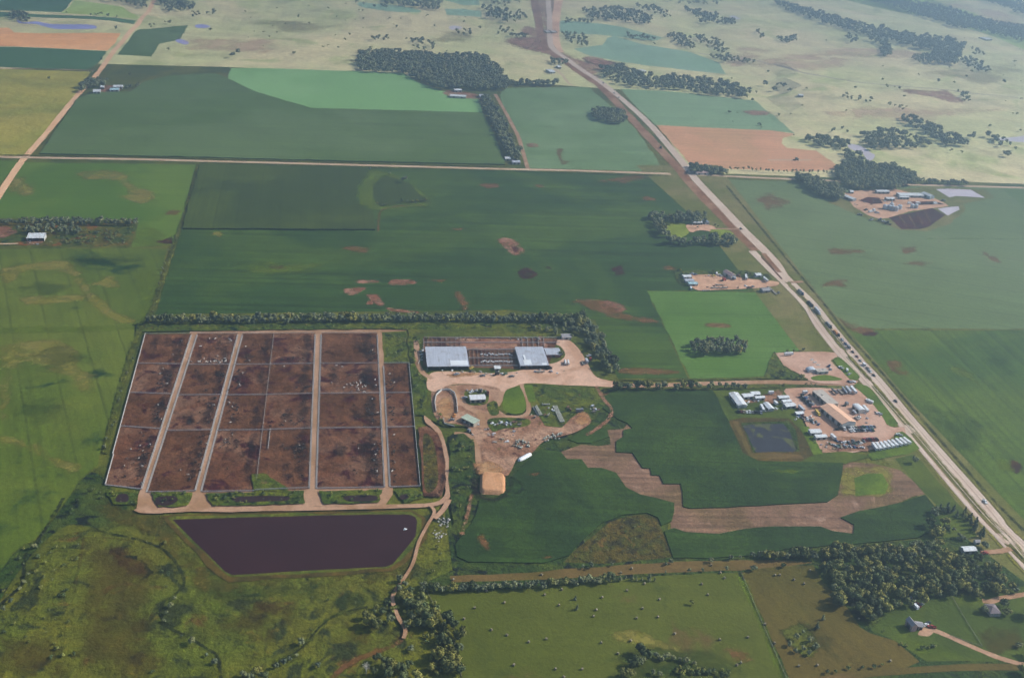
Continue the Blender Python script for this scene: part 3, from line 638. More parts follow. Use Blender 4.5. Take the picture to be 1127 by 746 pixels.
def inq(q, u, v):
    a = np.array(q[0])+(np.array(q[1])-np.array(q[0]))*u; b = np.array(q[3])+(np.array(q[2])-np.array(q[3]))*u
    return tuple(a+(b-a)*v)
for k, q in PEN.items():
    for _ in range(4 if k[1] < 3 else 6):
        u, v = rng.uniform(.2, .8), rng.uniform(.2, .8); c = inq(q, u, v); wq = (q[1][0]-q[0][0])
        sp('s_mudwet' if rng.random() < .5 else 's_muddry', ell(c[0], c[1], wq*rng.uniform(.08, .22), rng.uniform(3, 8), tilt=rng.uniform(-.4, .4)), 7)
    c = inq(q, .86, .6)
    sp('s_mudwet', [inq(q, .72, .1), inq(q, .95, .05), inq(q, .97, .95), inq(q, .8, .92), inq(q, .66, .6)], 8)
# strip of drain ponds between the pens and the bottom lane
ribbon('dirt_road', [(150,561),(165,564),(215,562),(250,562.5),(290,561.5),(360,560.5),(430,558.5),(475,556.5),(490,550),(494,538),(491,510),(487,490),(481,474),(470,462),(474,440),(478,428)], 6, MT['dirt'], None)
for q in ([(118,541),(152,544),(152,556),(125,556)], [(166,543),(212,543),(207,557),(175,559)], [(226,544),(335,541),(336,555),(235,558)], [(351,541),(421,540),(417,554),(357,556)], [(434,540),(462,538),(466,549),(445,555)]):
    surf('grassland', q, MT['weeds'], None, jit=.8, step=5)
for q in ([(130,546),(140,545),(141,553),(128,553)], [(172,549),(190,547),(196,551),(188,557),(174,557)], [(256,549),(280,547),(305,547),(318,548),(316,552),(290,553),(262,554)], [(378,548),(395,546),(414,547),(412,552),(385,553)], [(440,547),(448,545),(450,549),(442,551)]):
    surf('muddy_pond', q, MT['puddle'], None, jit=.6, step=5, smooth=True)
for q in ([(277,523),(290,522),(318,539),(315,542),(280,542)],): surf('grassland', q, MT['weeds'], None, jit=.8, step=5)
# ------------------------------------------------------------------ the farmyard
fld('verge', [(448,362),(650,352),(680,418),(672,428),(560,455),(530,470),(488,470),(462,455)], 1, name='grassland')
fld('weeds', [(150,357),(430,354),(470,356),(640,352),(645,362),(470,364),(425,363),(150,366)], 1, name='grassland')
fld('weeds', [(449,372),(462,372),(466,395),(474,410),(470,440),(468,458),(456,458)], 1.2, name='grassland')
fld('weeds', [(573,424),(640,427),(662,430),(668,445),(655,462),(640,470),(610,466),(590,440),(575,436)], 1, name='grassland')
fld('yard_dark', [(476,429),(500,425),(546,424),(554,430),(549,440),(549,452),(566,461),(590,458),(612,470),(640,455),(650,466),(630,478),(600,486),(585,500),(570,505),(562,520),(555,525),(528,520),(522,500),(520,480),(512,470),(490,466),(478,458)], 1.5, smooth=True, name='yard_ground')
fld('farmdirt', [(474,412),(500,410),(540,412),(566,410),(590,404),(612,400),(622,392),(616,382),(605,378),(622,374),(636,384),(646,400),(655,415),(670,420),(676,421),(676,427),(650,426),(620,425),(590,423),(574,424),(560,430),(552,436),(548,428),(520,424),(494,425),(480,432),(470,428)], 1, smooth=True, name='yard_ground')
ribbon('dirt_road', [(458,376),(459,390),(460,402),(466,412),(476,418)], 6, MT['dirt'], None)
ribbon('dirt_road', [(497,426),(505,440),(515,450),(527,456),(531,466),(533,472)], 7, MT['dirt'], None)
ribbon('dirt_road', [(552,432),(550,442),(540,455),(530,460)], 6, MT['dirt'], None)
ribbon('dirt_road', [(574,424),(578,436),(582,450),(578,458),(565,460),(545,459),(535,460)], 5, MT['dirt'], None)
ribbon('dirt_road', [(500,478),(515,480),(523,490),(526,505),(528,518)], 5, MT['dirt'], None)
ribbon('dirt_road', [(656,426),(664,440),(673,452),(668,464),(655,474),(645,480)], 5, MT['s_dirt'], None, edge=True)
fld('green', [(555,434),(560,429),(570,427),(575,432),(579,446),(577,454),(568,457),(558,455),(553,448)], .4, smooth=True, name='grass_island')
fld('green', [(576,425),(586,425),(590,443),(582,444)], .4, name='grassland')
fld('weeds', [(511,434),(516,431),(536,431),(537,443),(530,447),(515,446)], 1.2, smooth=True, name='grassland')
fld('weeds', [(536,446),(546,443),(549,456),(540,458)], 1, smooth=True, name='grassland')
fld('weeds', [(537,463),(560,461),(582,463),(580,470),(555,473),(542,476)], 1, smooth=True, name='grassland')
fld('weeds', [(588,448),(625,447),(632,455),(618,472),(600,470)], 1, name='grassland')
fld('rank', [(495,480),(510,478),(522,488),(524,520),(512,555),(500,580),(496,560),(494,520)], 1, name='creekside_grass')
fld('mud', [(462,472),(470,470),(482,478),(488,500),(491,530),(486,548),(466,546),(465,520)], 1, name='creekside_grass')
fld('mud', [(460,472),(472,471),(482,478),(488,500),(490,530),(485,545),(478,548),(466,547),(464,520)], .6, name='drain_ground')
fld('scrub', [(466,480),(474,482),(480,500),(482,530),(476,542),(468,540),(466,510)], 1.5, smooth=True, name='drain_ground')
sp('s_mudwet', [(483,485),(489,500),(491,530),(487,545),(482,540),(485,520),(482,500)], 4); sp('s_mudwet', [(465,544),(480,544),(486,549),(466,549)], 4)
sp('s_yellow', [(482,442),(497,438),(500,452),(503,462),(490,464),(480,455)], 6); sp('s_yellow', [(632,456),(646,455),(650,465),(643,470),(632,466)], 5)
sp('s_yellow', [(520,512),(545,509),(556,516),(550,524),(524,524)], 6); sp('s_yellow', [(490,413),(520,411),(530,414),(500,417)], 4)
sp('s_mudwet', [(519,518),(527,518),(530,543),(545,547),(557,540),(560,528),(566,530),(562,545),(548,553),(532,552),(520,545)], 5)
ribbon('field_track', [(560,525),(570,530),(575,540),(567,545)], 3, MT['s_mudwet'], None, edge=True)
ribbon('dirt_road', [(520,545),(517,556),(514,570),(508,590)], 4, MT['s_dirt'], None, edge=True)
# barn pens: reddish ground behind and between the barns
fld('mud', [(466,372),(614,374),(603,405),(598,408),(515,406),(466,404)], .5, name='corral_ground')
fld('yard_dark', [(503,374),(566,375),(570,384),(512,385)], .5, name='corral_ground')
sp('s_pink', [(500,376),(570,375),(572,380),(540,382),(510,384)], 4); sp('s_pink', [(512,384),(565,382),(566,386),(514,387)], 3)
sp('s_pink', [(592,372),(598,372),(604,384),(598,386)], 3)
# dirt lane to the south of the lagoon
ribbon('dirt_road', [(446,694),(442,704),(430,712),(410,719),(385,730),(368,744),(362,756)], 5, MT['s_brown'], None, edge=True)
ribbon('dirt_road', [(473,557),(478,565),(470,580),(461,598),(455,620),(446,636),(435,652),(432,662),(438,680),(446,694),(444,704)], 2.9, MT['dirt'], None)
ribbon('dirt_road', [(494,551),(488,562),(478,572)], 5, MT['dirt'], None)
# ------------------------------------------------------------------ highway
LW = [(602.5,-6),(605,31),(606,49),(612,57),(622,64),(640,77),(663,92),(683,108),(714,136),(750,177.6),(766,198),(791.6,225),(817,252),(850,285),(863,305)]
R1 = [(837,269.5),(863,303.5),(893.6,334),(911,356),(939,389),(966,419),(1008.5,470),(1086,558),(1102,579),(1127,603),(1150,628)]
L1 = [(827.6,276.5),(850,299),(863,311),(888.5,338),(901,359),(925,389.5),(952,420),(998,472.5),(1070,558),(1100,589.5),(1127,619.6),(1150,644)]
sp('s_pink', [(555,43),(590,40),(604,46),(612,64),(600,60),(575,54)], 25); sp('s_dark', [(640,64),(665,66),(690,71),(680,74),(660,72),(645,70)], 14)
ribbon('graded_roadbed', [(586,-6),(592,20),(598,45),(608,60),(625,70),(650,88),(664,98),(694,130),(725,163),(747,186),(757,199),(793,237),(818,262),(832,276)], [24,15], MT['hwysoil'], None)
ribbon('graded_roadbed', [(616,-6),(612,20),(612,45),(618,58)], [28,14], MT['hwysoil2'], None)
ribbon('highway', LW+[(850,285.5)][:0], [15,14], MT['hwy'], None, wj=.02)
ribbon('highway', [(850,284.5)]+R1[1:], 12.5, MT['hwy'], None, wj=.01)
ribbon('highway', L1, 11.5, MT['hwy'], None, wj=.01)
ribbon('median_soil', [(840,279),(850,291),(858,300)], 7, MT['hwysoil'], None)
ribbon('median_soil', [(838,283),(850,296),(862,309)], 3, MT['mud'], None)
for pts in ([(866,310),(876,321),(890,335),(903,351),(915,366),(926,381),(931,386)], [(934,393),(945,405),(956,417)], [(962,425),(980,446),(999,468)], [(1005,477),(1030,506),(1060,541),(1080,565),(1100,587)], [(1108,598),(1127,617),(1140,631)]):
    ribbon('grass_median', pts, 7, MT['hwyverge'], None, wj=.1)
    ribbon('grass_median', pts[1:-1] if len(pts) > 3 else pts, 2.5, MT['s_creek'], None, wj=.1, edge=True)
for pts in ([(922,384),(931,390),(940,391)], [(952,421),(962,422),(966,419)], [(996,473),(1004,473),(1010,470)], [(862,310),(868,306)], [(1100,590),(1106,596),(1112,590)]):
    ribbon('highway_crossover', pts, 10, MT['hwy'], None, sm=False, wj=0)
for k in (R1[2:], L1[3:]):
    P_ = [at(*p) for p in k]; P_ = smooth_poly(P_, False, 6); T_ = [P_[min(len(P_)-1, i+1)]-P_[max(0, i-1)] for i in range(len(P_))]
    for off in (-4.3, 4.3):
        ribbon('highway_line', [p+off*np.array([-t[1], t[0]])/np.linalg.norm(t) for p, t in zip(P_, T_)], .5, MT['hwyjoint'], None, sm=False, wj=0, world=True)
    ribbon('tarred_joint', P_, .35, MT['hwysoil'], None, sm=False, wj=0, world=True)
    for off in (-8, 8):
        ribbon('gravel_shoulder', [p+off*np.array([-t[1], t[0]])/np.linalg.norm(t) for p, t in zip(P_, T_)], 3, MT['s_tan'], None, sm=False, wj=.3, world=True, edge=True)
ribbon('field_ditch', [(800,205),(837,250),(878,300),(905,332),(928,362),(960,398),(1010,456),(1060,513),(1094,551),(1127,584)], 4, MT['s_creek'], None, edge=True)
ribbon('driveway', [(770,251.5),(790,252.5),(817,252.5)], 6, MT['dirt'], None)
ribbon('driveway', [(1080,608),(1100,607),(1112,604)], 6, MT['dirt'], None)
ribbon('driveway', [(870,311),(884,310.5)], 7, MT['dirt'], None)
# yards along the highway
fld('yard_pink', [(853,389),(870,388),(905,387.5),(919,388.5),(922,393),(914,397),(918,402),(930,412),(935,418),(945,420),(940,424),(900,422),(890,419),(878,411),(862,403)], .6, name='gravel_lot')
fld('green', [(917,396),(921,393.5),(926,395),(940,408),(946,415),(943,418),(936,418),(930,413),(921,402)], .4, smooth=True, name='grass_island')
fld('green', [(893,415.5),(905,413),(915,414),(927,418),(915,419.5),(896,419)], .3, smooth=True, name='grass_island')
fld('weeds', [(852,387),(862,402),(878,412),(890,418),(840,417.5),(845,405)], 1, name='grassland')
fld('yard_pink', [(865,428),(885,427),(945,428),(952,430),(955,437),(968,454),(976,468),(984,471),(995,470),(997,478),(985,479),(975,487),(965,494),(930,500),(898,498),(888,470),(878,450),(855,440)], .8, name='gravel_lot')
fld('green', [(940,424.5),(950,424),(960,430),(985,462),(988,467),(984,470),(977,468),(968,455),(956,440)], .4, smooth=True, name='grass_island')
fld('green', [(985,477),(993,475),(1003,483),(1012,494),(1000,500),(960,507),(955,500),(985,490)], .6, name='grass_island')
fld('lawn', [(784,430),(838,428),(862,430),(875,450),(886,470),(895,494),(935,498),(960,503),(930,511),(850,508),(812,495),(800,465)], .6, name='grassland')
sp('s_dirt', [(838,436),(858,429),(866,440),(856,446),(840,444)], 6); sp('s_dirt', [(818,441),(830,439),(836,443),(822,444)], 4)
fld('bank', [(803,463),(818,460),(868,461),(880,472),(898,500),(880,509),(832,508),(812,497),(800,470)], .8, name='pond_bank')
fld('tan', [(806,464),(812,464),(827,499),(880,501),(885,505),(826,505)], .5, name='pond_bank')
fld('rank', [(815,466),(868,464),(876,474),(880,497),(829,499)], .6, name='pond_bank')
fld('pond', [(817,469),(830,467.5),(862,467),(869,475),(876,495),(873,498),(832,498.5)], .5, name='pond_water')
fld('yard_dark', [(900,482),(935,481),(962,483),(955,497),(905,499)], .8, name='yard_ground')
fld('green', [(880,470),(890,470),(905,500),(895,501)], .6, name='grassland')
# roadside place with trailers (middle right)
fld('yard', [(755,303),(775,302),(800,304),(830,308),(855,310.5),(856,314),(848,316),(825,318),(790,319.5),(765,319)], .6, smooth=True, name='yard_ground')
fld('weeds', [(742,298),(820,298),(845,302),(850,308),(825,307),(790,303),(756,303),(752,315),(745,310)], .8, name='grassland')
# farm in the L-shaped grove
fld('lime', [(728,245),(756,247),(759,255),(752,261),(738,262),(730,255)], .6, smooth=True, name='lawn')
fld('yard', [(756,247.5),(780,248),(788,252),(784,255),(770,254),(760,256)], .5, smooth=True, name='yard_ground')
fld('lime', [(782,253),(800,253),(808,258),(795,262),(780,262)], .5, name='lawn')
# feed yard up on the right
fld('s_lime' if False else 'hwyverge', [(910,222),(940,215),(985,209),(1030,205),(1085,209),(1095,218),(1060,225),(1062,233),(1045,247),(1020,255),(990,253),(960,243),(930,231)], .8, name='grassland')
fld('yard', [(926,214),(940,210),(985,208),(1000,212),(1020,215),(1040,224),(1044,227),(1000,233),(978,240),(968,241),(955,237),(940,228),(934,220)], .7, name='yard_ground')
fld('mound', [(978,239.5),(1026,229),(1040,237),(1024,249),(1012,252.5),(992,252.5)], .4, name='manure_ground')
for k in range(4): ribbon('manure_row', [(990+k*9,237.5-k*1.9),(1000+k*8,252-k*2.3)], 3, MT['s_brown'], None, edge=True)
fld('mound', [(945,221),(955,217),(968,218),(972,224),(960,225)], .4, name='manure_ground')
fld('mound', [(1000,222),(1030,222),(1040,225),(1010,226)], .4, name='manure_ground')
fld('pondgrey', [(1030,208.5),(1045,208),(1068,209),(1084,218),(1070,217),(1052,216),(1045,217.5)], .3, name='pond_water')
fld('pondgrey', [(1032,230),(1045,228),(1055,227.5),(1056,231),(1043,237.5)], .3, smooth=False, name='pond_water')
# far farms
sp('s_pink', [(108,97),(120,94),(135,96),(130,102),(110,102)], 8); sp('s_pink', [(486,103),(495,99),(525,104),(530,109),(500,108)], 8); sp('s_pink', [(640,64),(650,62),(668,66),(680,72),(655,72)], 16)
sp('s_pink', [(-4,250),(10,249),(18,256),(6,262),(-4,262)], 6); sp('s_dirt', [(28,262),(44,261),(48,268),(30,270)], 4)
ribbon('dirt_road', [(-5,268.5),(10,268.5),(20,268)], 4, MT['gravel'], None)
sp('s_pink', [(578,28),(590,32),(600,40),(585,40),(572,36)], 14)
# ditches, weedy strips
ribbon('weedy_strip', [(219,181),(210,215),(198,253),(190,275),(172,330),(160,356),(151,372),(133,430),(116,500)], 7, MT['s_verge'], None, edge=True)
ribbon('weedy_strip', [(-5,171),(27,171.5),(150,173.5),(215,175),(400,180),(556,184)], 5, MT['s_verge'], None, edge=True)
ribbon('weedy_strip', [(220,179.5),(400,184.3),(560,188.6),(735,194)], 5, MT['s_verge'], None, edge=True)
ribbon('weedy_strip', [(676,418.5),(760,418.5),(850,416.5)], 5, MT['s_verge'], None, edge=True)
ribbon('weedy_strip', [(676,428.5),(784,428.5),(860,426)], 6, MT['s_verge'], None, edge=True)
# ------------------------------------------------------------------ trees
LEAF = leaf_mat('tree_leaves', (.094,.116,.045)); LEAF2 = leaf_mat('windbreak_leaves', (.116,.134,.060)); LEAFC = leaf_mat('cedar_needles', (.06,.085,.05)); LEAFS = leaf_mat('shrub_leaves', (.105,.138,.055))
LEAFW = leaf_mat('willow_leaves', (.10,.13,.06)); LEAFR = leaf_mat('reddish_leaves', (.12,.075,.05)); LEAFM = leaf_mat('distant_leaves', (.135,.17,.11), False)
BARK = plain('bark', (.11,.085,.06), .9); BARKD = plain('bleached_bark', (.50,.46,.40), .9)
NRM = []
def leafball(r, rs, w, h, z0, lobes, nq, leaf, flat=.9, cone=False, core=.72):
    """leaf-sized faces gathered into lobes; returns verts, faces"""
    V, Fc = [], []; NN = []
    L = []
    for k in range(lobes):
        a = rs.uniform(0, 2*math.pi); t = (k+.5)/lobes
        if cone: zc = z0+h*(.08+.84*t); rad = w/2*(1-t)*.95+.12*w/2; rr = rad*.55; L.append((math.cos(a)*rad*.35, math.sin(a)*rad*.35, zc, rad*.8, h/lobes*1.1))
        else:
            zz = rs.uniform(-.62, .75) if k else .45; rr = math.sqrt(max(0.05, 1-zz*zz))*rs.uniform(.35, .72); s = rs.uniform(.34, .52)
            L.append((math.cos(a)*rr*w/2, math.sin(a)*rr*w/2, z0+h*.5+zz*h*.42, s*w/2*1.05, s*h/2*flat*1.1))
    per = max(4, nq//lobes)
    for (cx, cy, cz, rw, rh) in L:
        for q in range(per):
            d = rs.normal(size=3); d /= np.linalg.norm(d)
            if d[2] < -.35: d[2] *= -.6
            p = np.array([cx+d[0]*rw, cy+d[1]*rw, cz+d[2]*rh])*1.0; p += rs.normal(0, .10, 3)*np.array([rw, rw, rh])
            n = d+rs.normal(0, .38, 3); n /= np.linalg.norm(n)
            t1 = np.cross(n, [0, 0, 1.0]); t1 = t1/(np.linalg.norm(t1)+1e-6); t2 = np.cross(n, t1); a = rs.uniform(0, 6.28); u = t1*math.cos(a)+t2*math.sin(a); v = np.cross(n, u)
            s = leaf*rs.uniform(.6, 1.35); b = len(V)
            V += [p-u*s*.5-v*s*.4, p+u*s*.5-v*s*.32-n*s*.12, p+u*s*.42+v*s*.45, p-u*s*.5+v*s*.38-n*s*.1]; Fc.append((b, b+1, b+2, b+3)); nn = d*.75+n*.45+np.array([0, 0, .15]); nn /= np.linalg.norm(nn); NN += [nn]*4
        # a small dense heart so that the lobe does not look hollow
        b = len(V); m = 6
        for (zz, k) in ((-.7, .6), (0, 1), (.7, .6)):
            for i in range(m): V.append(np.array([cx+math.cos(i*2*math.pi/m)*rw*core*k, cy+math.sin(i*2*math.pi/m)*rw*core*k, cz+zz*rh*core])); NN.append(np.array([math.cos(i*2*math.pi/m)*k, math.sin(i*2*math.pi/m)*k, zz+.01])/math.hypot(k, zz+.01))
        for j in range(2):
            for i in range(m): Fc.append((b+j*m+i, b+j*m+(i+1) % m, b+(j+1)*m+(i+1) % m, b+(j+1)*m+i))
        Fc.append(tuple(b+2*m+i for i in range(m)))
    NRM.append(np.array(NN)); return V, Fc
def set_n(me, nn):
    for p in me.polygons: p.use_smooth = True
    me.normals_split_custom_set_from_vertices(np.ascontiguousarray(nn, dtype=np.float32))
def mk(name, V, Fc, mat):
    me = bpy.data.meshes.new(name); me.from_pydata([tuple(v) for v in V], [], Fc); me.materials.append(mat); set_n(me, NRM[-1]); me['nid'] = len(NRM)-1; return me
def trunk_mesh(name, h, r, rs, mat, branches=0, spread=2.0):
    bm = bmesh.new()
    def limb(p, q, r0, r1, seg=6):
        d = (q-p).normalized(); t = d.cross(Vector((.3, .8, .1))).normalized(); u = d.cross(t)
        A = [bm.verts.new(p+(t*math.cos(i*2*math.pi/seg)+u*math.sin(i*2*math.pi/seg))*r0) for i in range(seg)]
        B = [bm.verts.new(q+(t*math.cos(i*2*math.pi/seg)+u*math.sin(i*2*math.pi/seg))*r1) for i in range(seg)]
        for i in range(seg): bm.faces.new((A[i], A[(i+1) % seg], B[(i+1) % seg], B[i]))
        bm.faces.new(B)
    limb(Vector((0, 0, -.4)), Vector((0, 0, h)), r, r*.6)
    for k in range(branches):
        a = k*2.4+rs.uniform(-.4, .4); z = h*rs.uniform(.55, 1.0)
        e = Vector((math.cos(a)*spread*rs.uniform(.6, 1.1), math.sin(a)*spread*rs.uniform(.6, 1.1), z+spread*rs.uniform(.6, 1.3)))
        limb(Vector((0, 0, z)), e, r*.5, r*.15, 5)
    me = bpy.data.meshes.new(name); bm.to_mesh(me); bm.free(); me.materials.append(mat); return me
TREE = {}
def rsx(s): return np.random.default_rng(s)
def add_kind(kind, nv, w, h, z0, lobes, nq, leaf, mat, trunk, cone=False, flat=.9, base=100):
    TREE[kind] = []
    for i in range(nv):
        r = rsx(base+i); V, Fc = leafball(None, r, w*r.uniform(.9, 1.12), h*r.uniform(.9, 1.1), z0, lobes+int(r.integers(-1, 2)), nq, leaf, flat, cone)
        TREE[kind].append((mk(kind+'_crown', V, Fc, mat), trunk_mesh(kind+'_trunk', trunk[0], trunk[1], r, BARK, trunk[2], w*.28), h+z0))
add_kind('broad', 6, 9.5, 8.6, 1.6, 11, 560, 1.05, LEAF, (4.2, .34, 5), base=100)
add_kind('windbreak', 5, 6.2, 7.6, 1.2, 8, 330, .95, LEAF2, (4.0, .2, 4), base=200)
add_kind('cedar', 3, 4.2, 6.6, .4, 8, 240, .7, LEAFC, (1.5, .16, 0), cone=True, base=300)
add_kind('willow', 2, 8.0, 6.0, 1.0, 9, 420, .95, LEAFW, (3.0, .3, 4), base=400)
add_kind('redleaf', 2, 6.0, 6.2, 1.0, 8, 320, .85, LEAFR, (2.6, .2, 3), base=450)
add_kind('shrub', 5, 3.6, 2.5, .05, 5, 130, .62, LEAFS, (.7, .08, 3), base=500)
CAT = {'broad': ('broadleaf_tree', 'tree'), 'windbreak': ('windbreak_tree', 'tree'), 'cedar': ('cedar_tree', 'tree'), 'willow': ('willow_tree', 'tree'), 'redleaf': ('reddish_tree', 'tree'), 'shrub': ('shrub', 'shrub')}
SPEC = []      # kind, x, y, scale, label, group
def spec(kind, x, y, s, label, group): SPEC.append((kind, x, y, s, label, group))
def tree_at(kind, px, py, s, label, group=None): x, y = at(px, py); spec(kind, x, y, s, label, group)
def fill(kind, poly, gap, s, label, group, dens=1.0, mix=None):
    A = np.array([at(*p) for p in poly]); x0, y0 = A.min(0); x1, y1 = A.max(0)
    gx = np.arange(x0, x1+gap, gap); gy = np.arange(y0, y1+gap, gap); X, Y = np.meshgrid(gx, gy); Q = np.stack([X.ravel(), Y.ravel()], 1)
    Q = Q+rng.uniform(-.42, .42, Q.shape)*gap; Q = Q[in_poly(A, Q)]
    for q in Q:
        if rng.random() > dens: continue
        k = kind if not mix or rng.random() > mix[1] else mix[0]
        spec(k, q[0], q[1], rng.uniform(*s), label, group)
def row(kind, pts, gap, s, label, group, off=(0,), wob=1.2, dens=1.0, mix=None):
    W = smooth_poly([at(*p) for p in pts], False, 8) if len(pts) > 2 else [at(*p) for p in pts]
    acc = 0.0; n = 0
    for a, b in zip(W, W[1:]):
        L = np.linalg.norm(b-a)
        if L < 1e-6: continue
        t = (b-a)/L; nn = np.array([-t[1], t[0]])
        while acc < L:
            for o in off:
                if rng.random() > dens: continue
                p = a+t*(acc+rng.uniform(-.25, .25)*gap)+nn*(o+rng.normal(0, wob)); k = kind if not mix or rng.random() > mix[1] else mix[0]
                spec(k, p[0], p[1], rng.uniform(*s), label, group)
            acc += gap
        acc -= L
G = 'trees of the '
row('windbreak', [(163,357),(300,356),(450,355),(560,355.5),(646,358)], 6.2, (.85,1.2), 'rounded tree in the long dense row behind the cattle pens', G+'long row behind the pens', (0, 7), mix=('broad', .12))
fill('windbreak', [(600,352),(640,352),(662,372),(678,410),(668,416),(655,395),(640,372),(622,362)], 7, (.85,1.2), 'dark green tree in the belt curving round the farmyard', G+'belt round the farmyard', .95, ('broad', .25))
fill('windbreak', [(578,360),(600,357),(630,362),(642,373),(630,374),(600,370)], 8, (.6,.9), 'low tree in the thicket behind the second barn', G+'thicket behind the second barn', .8)
row('broad', [(676,429.5),(706,429.5),(736,429)], 8.0, (.85,1.1), 'round tree in the row along the farm road, left part', G+'farm road row, left part')
row('broad', [(743,429),(768,428.5)], 8.0, (.85,1.1), 'round tree in the short middle piece of the farm road row', G+'farm road row, middle piece')
row('windbreak', [(778,428),(800,428),(826,428)], 7, (.8,1.05), 'small tree in the farm road row beside the long sheds', G+'farm road row by the sheds')
fill('windbreak', [(758,379),(818,377),(822,391),(762,393)], 6.5, (.95,1.25), 'tree in the block-shaped grove standing in the bright field', G+'block-shaped grove')
fill('windbreak', [(713,238),(775,239.5),(779,247),(728,247),(736,263),(724,261)], 8.5, (1.0,1.35), 'tall tree in the hooked grove round the white shed farm', G+'grove round the white shed farm', 1, ('broad', .35))
fill('windbreak', [(736,264),(758,269),(780,262),(806,264),(811,272),(736,271)], 8.5, (1.0,1.3), 'tall tree in the front arm of the grove below the white shed farm', G+'front arm of the white shed farm grove', 1, ('broad', .35))
row('windbreak', [(-4,248),(60,247.5),(150,248.5)], 6.5, (.8,1.15), 'tree in the row behind the reddish nursery ground', G+'row behind the nursery ground', (0, 8))
fill('windbreak', [(18,252),(80,251),(92,256),(84,259),(22,259)], 8, (.85,1.15), 'tree in the clump behind the white barn', G+'clump behind the white barn')
fill('shrub', [(62,257),(148,251),(141,269.5),(64,270)], 7, (.9,1.5), 'bush on the reddish nursery ground beside the white barn', 'bushes on the nursery ground', .6)
tree_at('broad', 56, 270, .55, 'round dark tree beside the white barn')
# woods at the lower right
fill('broad', [(838,611),(900,609),(1000,605),(1032,600),(1040,612),(1000,614),(840,617.5)], 5.6, (.72,1.05), 'tree in the long belt between the cornfield and the hay field', G+'belt between corn and hay', 1, ('windbreak', .4))
fill('broad', [(903,627),(963,617),(1042,615),(1073,617),(1098,622),(1108,642),(1122,652),(1078,658),(1047,657),(1026,657),(1005,670),(984,673),(968,678),(963,690),(950,686),(942,670),(918,667),(913,652),(904,640)], 7.8, (.66,1.05), 'leafy tree in the large wood beside the highway', G+'large wood beside the highway', .9, ('windbreak', .25))
fill('broad', [(1018,566),(1031,563),(1040,582),(1044,598),(1026,593),(1019,580)], 9, (.65,.95), 'tree in the clump at the corner of the corn by the highway', G+'clump at the corn corner')
row('cedar', [(1036,565),(1058,569),(1070,580),(1077,592)], 6, (.9,1.25), 'dark cedar in the curved row beside the highway verge', G+'curved cedar row by the highway', (0, 5))
fill('broad', [(1046,582),(1060,584),(1066,596),(1050,598)], 10, (.4,.6), 'small tree in the yard behind the white shed', G+'yard behind the white shed', .8)
tree_at('broad', 1083, 603, .7, 'dark tree beside the white shed at the highway'); tree_at('broad', 1006.5, 510, .72, 'lone round tree by the highway below the row of trailers')
tree_at('broad', 1104, 668, .72, 'dark tree behind the brown roofed house'); tree_at('broad', 1107, 677, .7, 'dark tree at the right end of the brown roofed house'); tree_at('broad', 1083, 674, .6, 'dark tree at the left end of the brown roofed house')
tree_at('broad', 1121, 712, .5, 'small tree on the dry patch below the brown roofed house'); tree_at('broad', 1127, 742, .9, 'large dark tree at the foot of the driveway'); tree_at('broad', 1131, 679, .9, 'large tree at the right edge beside the brown roofed house'); tree_at('broad', 1134, 722, .9, 'tree at the right edge above the driveway')
row('shrub', [(1013,714),(1022,713),(1030,711)], 3.2, (.8,1.1), 'dark bush in the short hedge below the grey roofed house', 'hedge below the grey roofed house', wob=.3)
for x, y in ((992,709),(997,711),(972,695)): tree_at('shrub', x, y, .7, 'small bush on the lawn left of the hedge', 'bushes on the lawn')
# creek trees at the bottom
for x, y, s in ((406,688,.95),(414,692,.85),(403,681,.7),(421,676,.7),(430,684,.6)): tree_at('broad', x, y, s, 'dense tree in the clump left of the dirt track', G+'clump left of the track')
for x, y, s in ((443,660,.7),(440,650,.5),(450,668,.75),(452,680,.6),(447,690,.5),(458,672,.7),(464,680,.85),(471,684,.8),(477,688,.7),(462,690,.6),(440,640,.5),(446,645,.45)): tree_at('broad', x, y, s*1.15, 'tree in the thicket right of the dirt track', G+'thicket right of the track')
for x, y, s in ((492,686,.95),(499,692,.85),(488,694,.6),(503,704,.5),(506,716,.5),(481,727,.95),(490,734,.9),(497,739,.8),(503,730,.6),(476,738,.6),(507,740,.6),(495,722,.7)): tree_at('broad', x, y, s*1.15, 'large tree at the left edge of the hay field', G+'left edge of the hay field')
for x, y, s in ((415,728,.7),(424,734,.75),(433,738,.8),(441,740,.7),(450,735,.6),(428,745,.8),(412,742,.6),(445,750,.8),(460,748,.8)): tree_at('broad', x, y, s*1.1, 'tree in the bottom clump beside the bleached dead tree', G+'clump beside the dead tree')
fill('shrub', [(440,640),(470,655),(498,690),(506,740),(480,748),(465,700),(440,670),(425,690),(400,690),(415,668)], 5.5, (.9,1.7), 'bush among the trees along the dirt track and creek', 'bushes among the creek trees', .6)
fill('broad', [(440,652),(470,664),(490,690),(470,694),(450,690)], 8, (.6,.9), 'tree in the thicket right of the dirt track', G+'thicket right of the track', .8)
fill('broad', [(488,700),(507,700),(508,745),(485,745),(470,735)], 8, (.7,1.0), 'large tree at the left edge of the hay field', G+'left edge of the hay field', .7)
tree_at('broad', 452, 716, .5, 'small tree alone on the grass below the dirt track'); tree_at('broad', 331, 709, .5, 'tree casting a long shadow beside the gully'); tree_at('broad', 350, 734, .45, 'small tree alone right of the gully')
for x, y, s in ((312,731,.5),(319,727,.4),(304,735,.45),(326,722,.35)): tree_at('broad', x, y, s, 'small tree along the bottom of the gully', G+'gully')
for x, y, s in ((283,743,.7),(290,748,.7),(276,749,.6),(268,745,.5)): tree_at('broad', x, y, s, 'tree at the foot of the pasture gully', G+'foot of the gully')
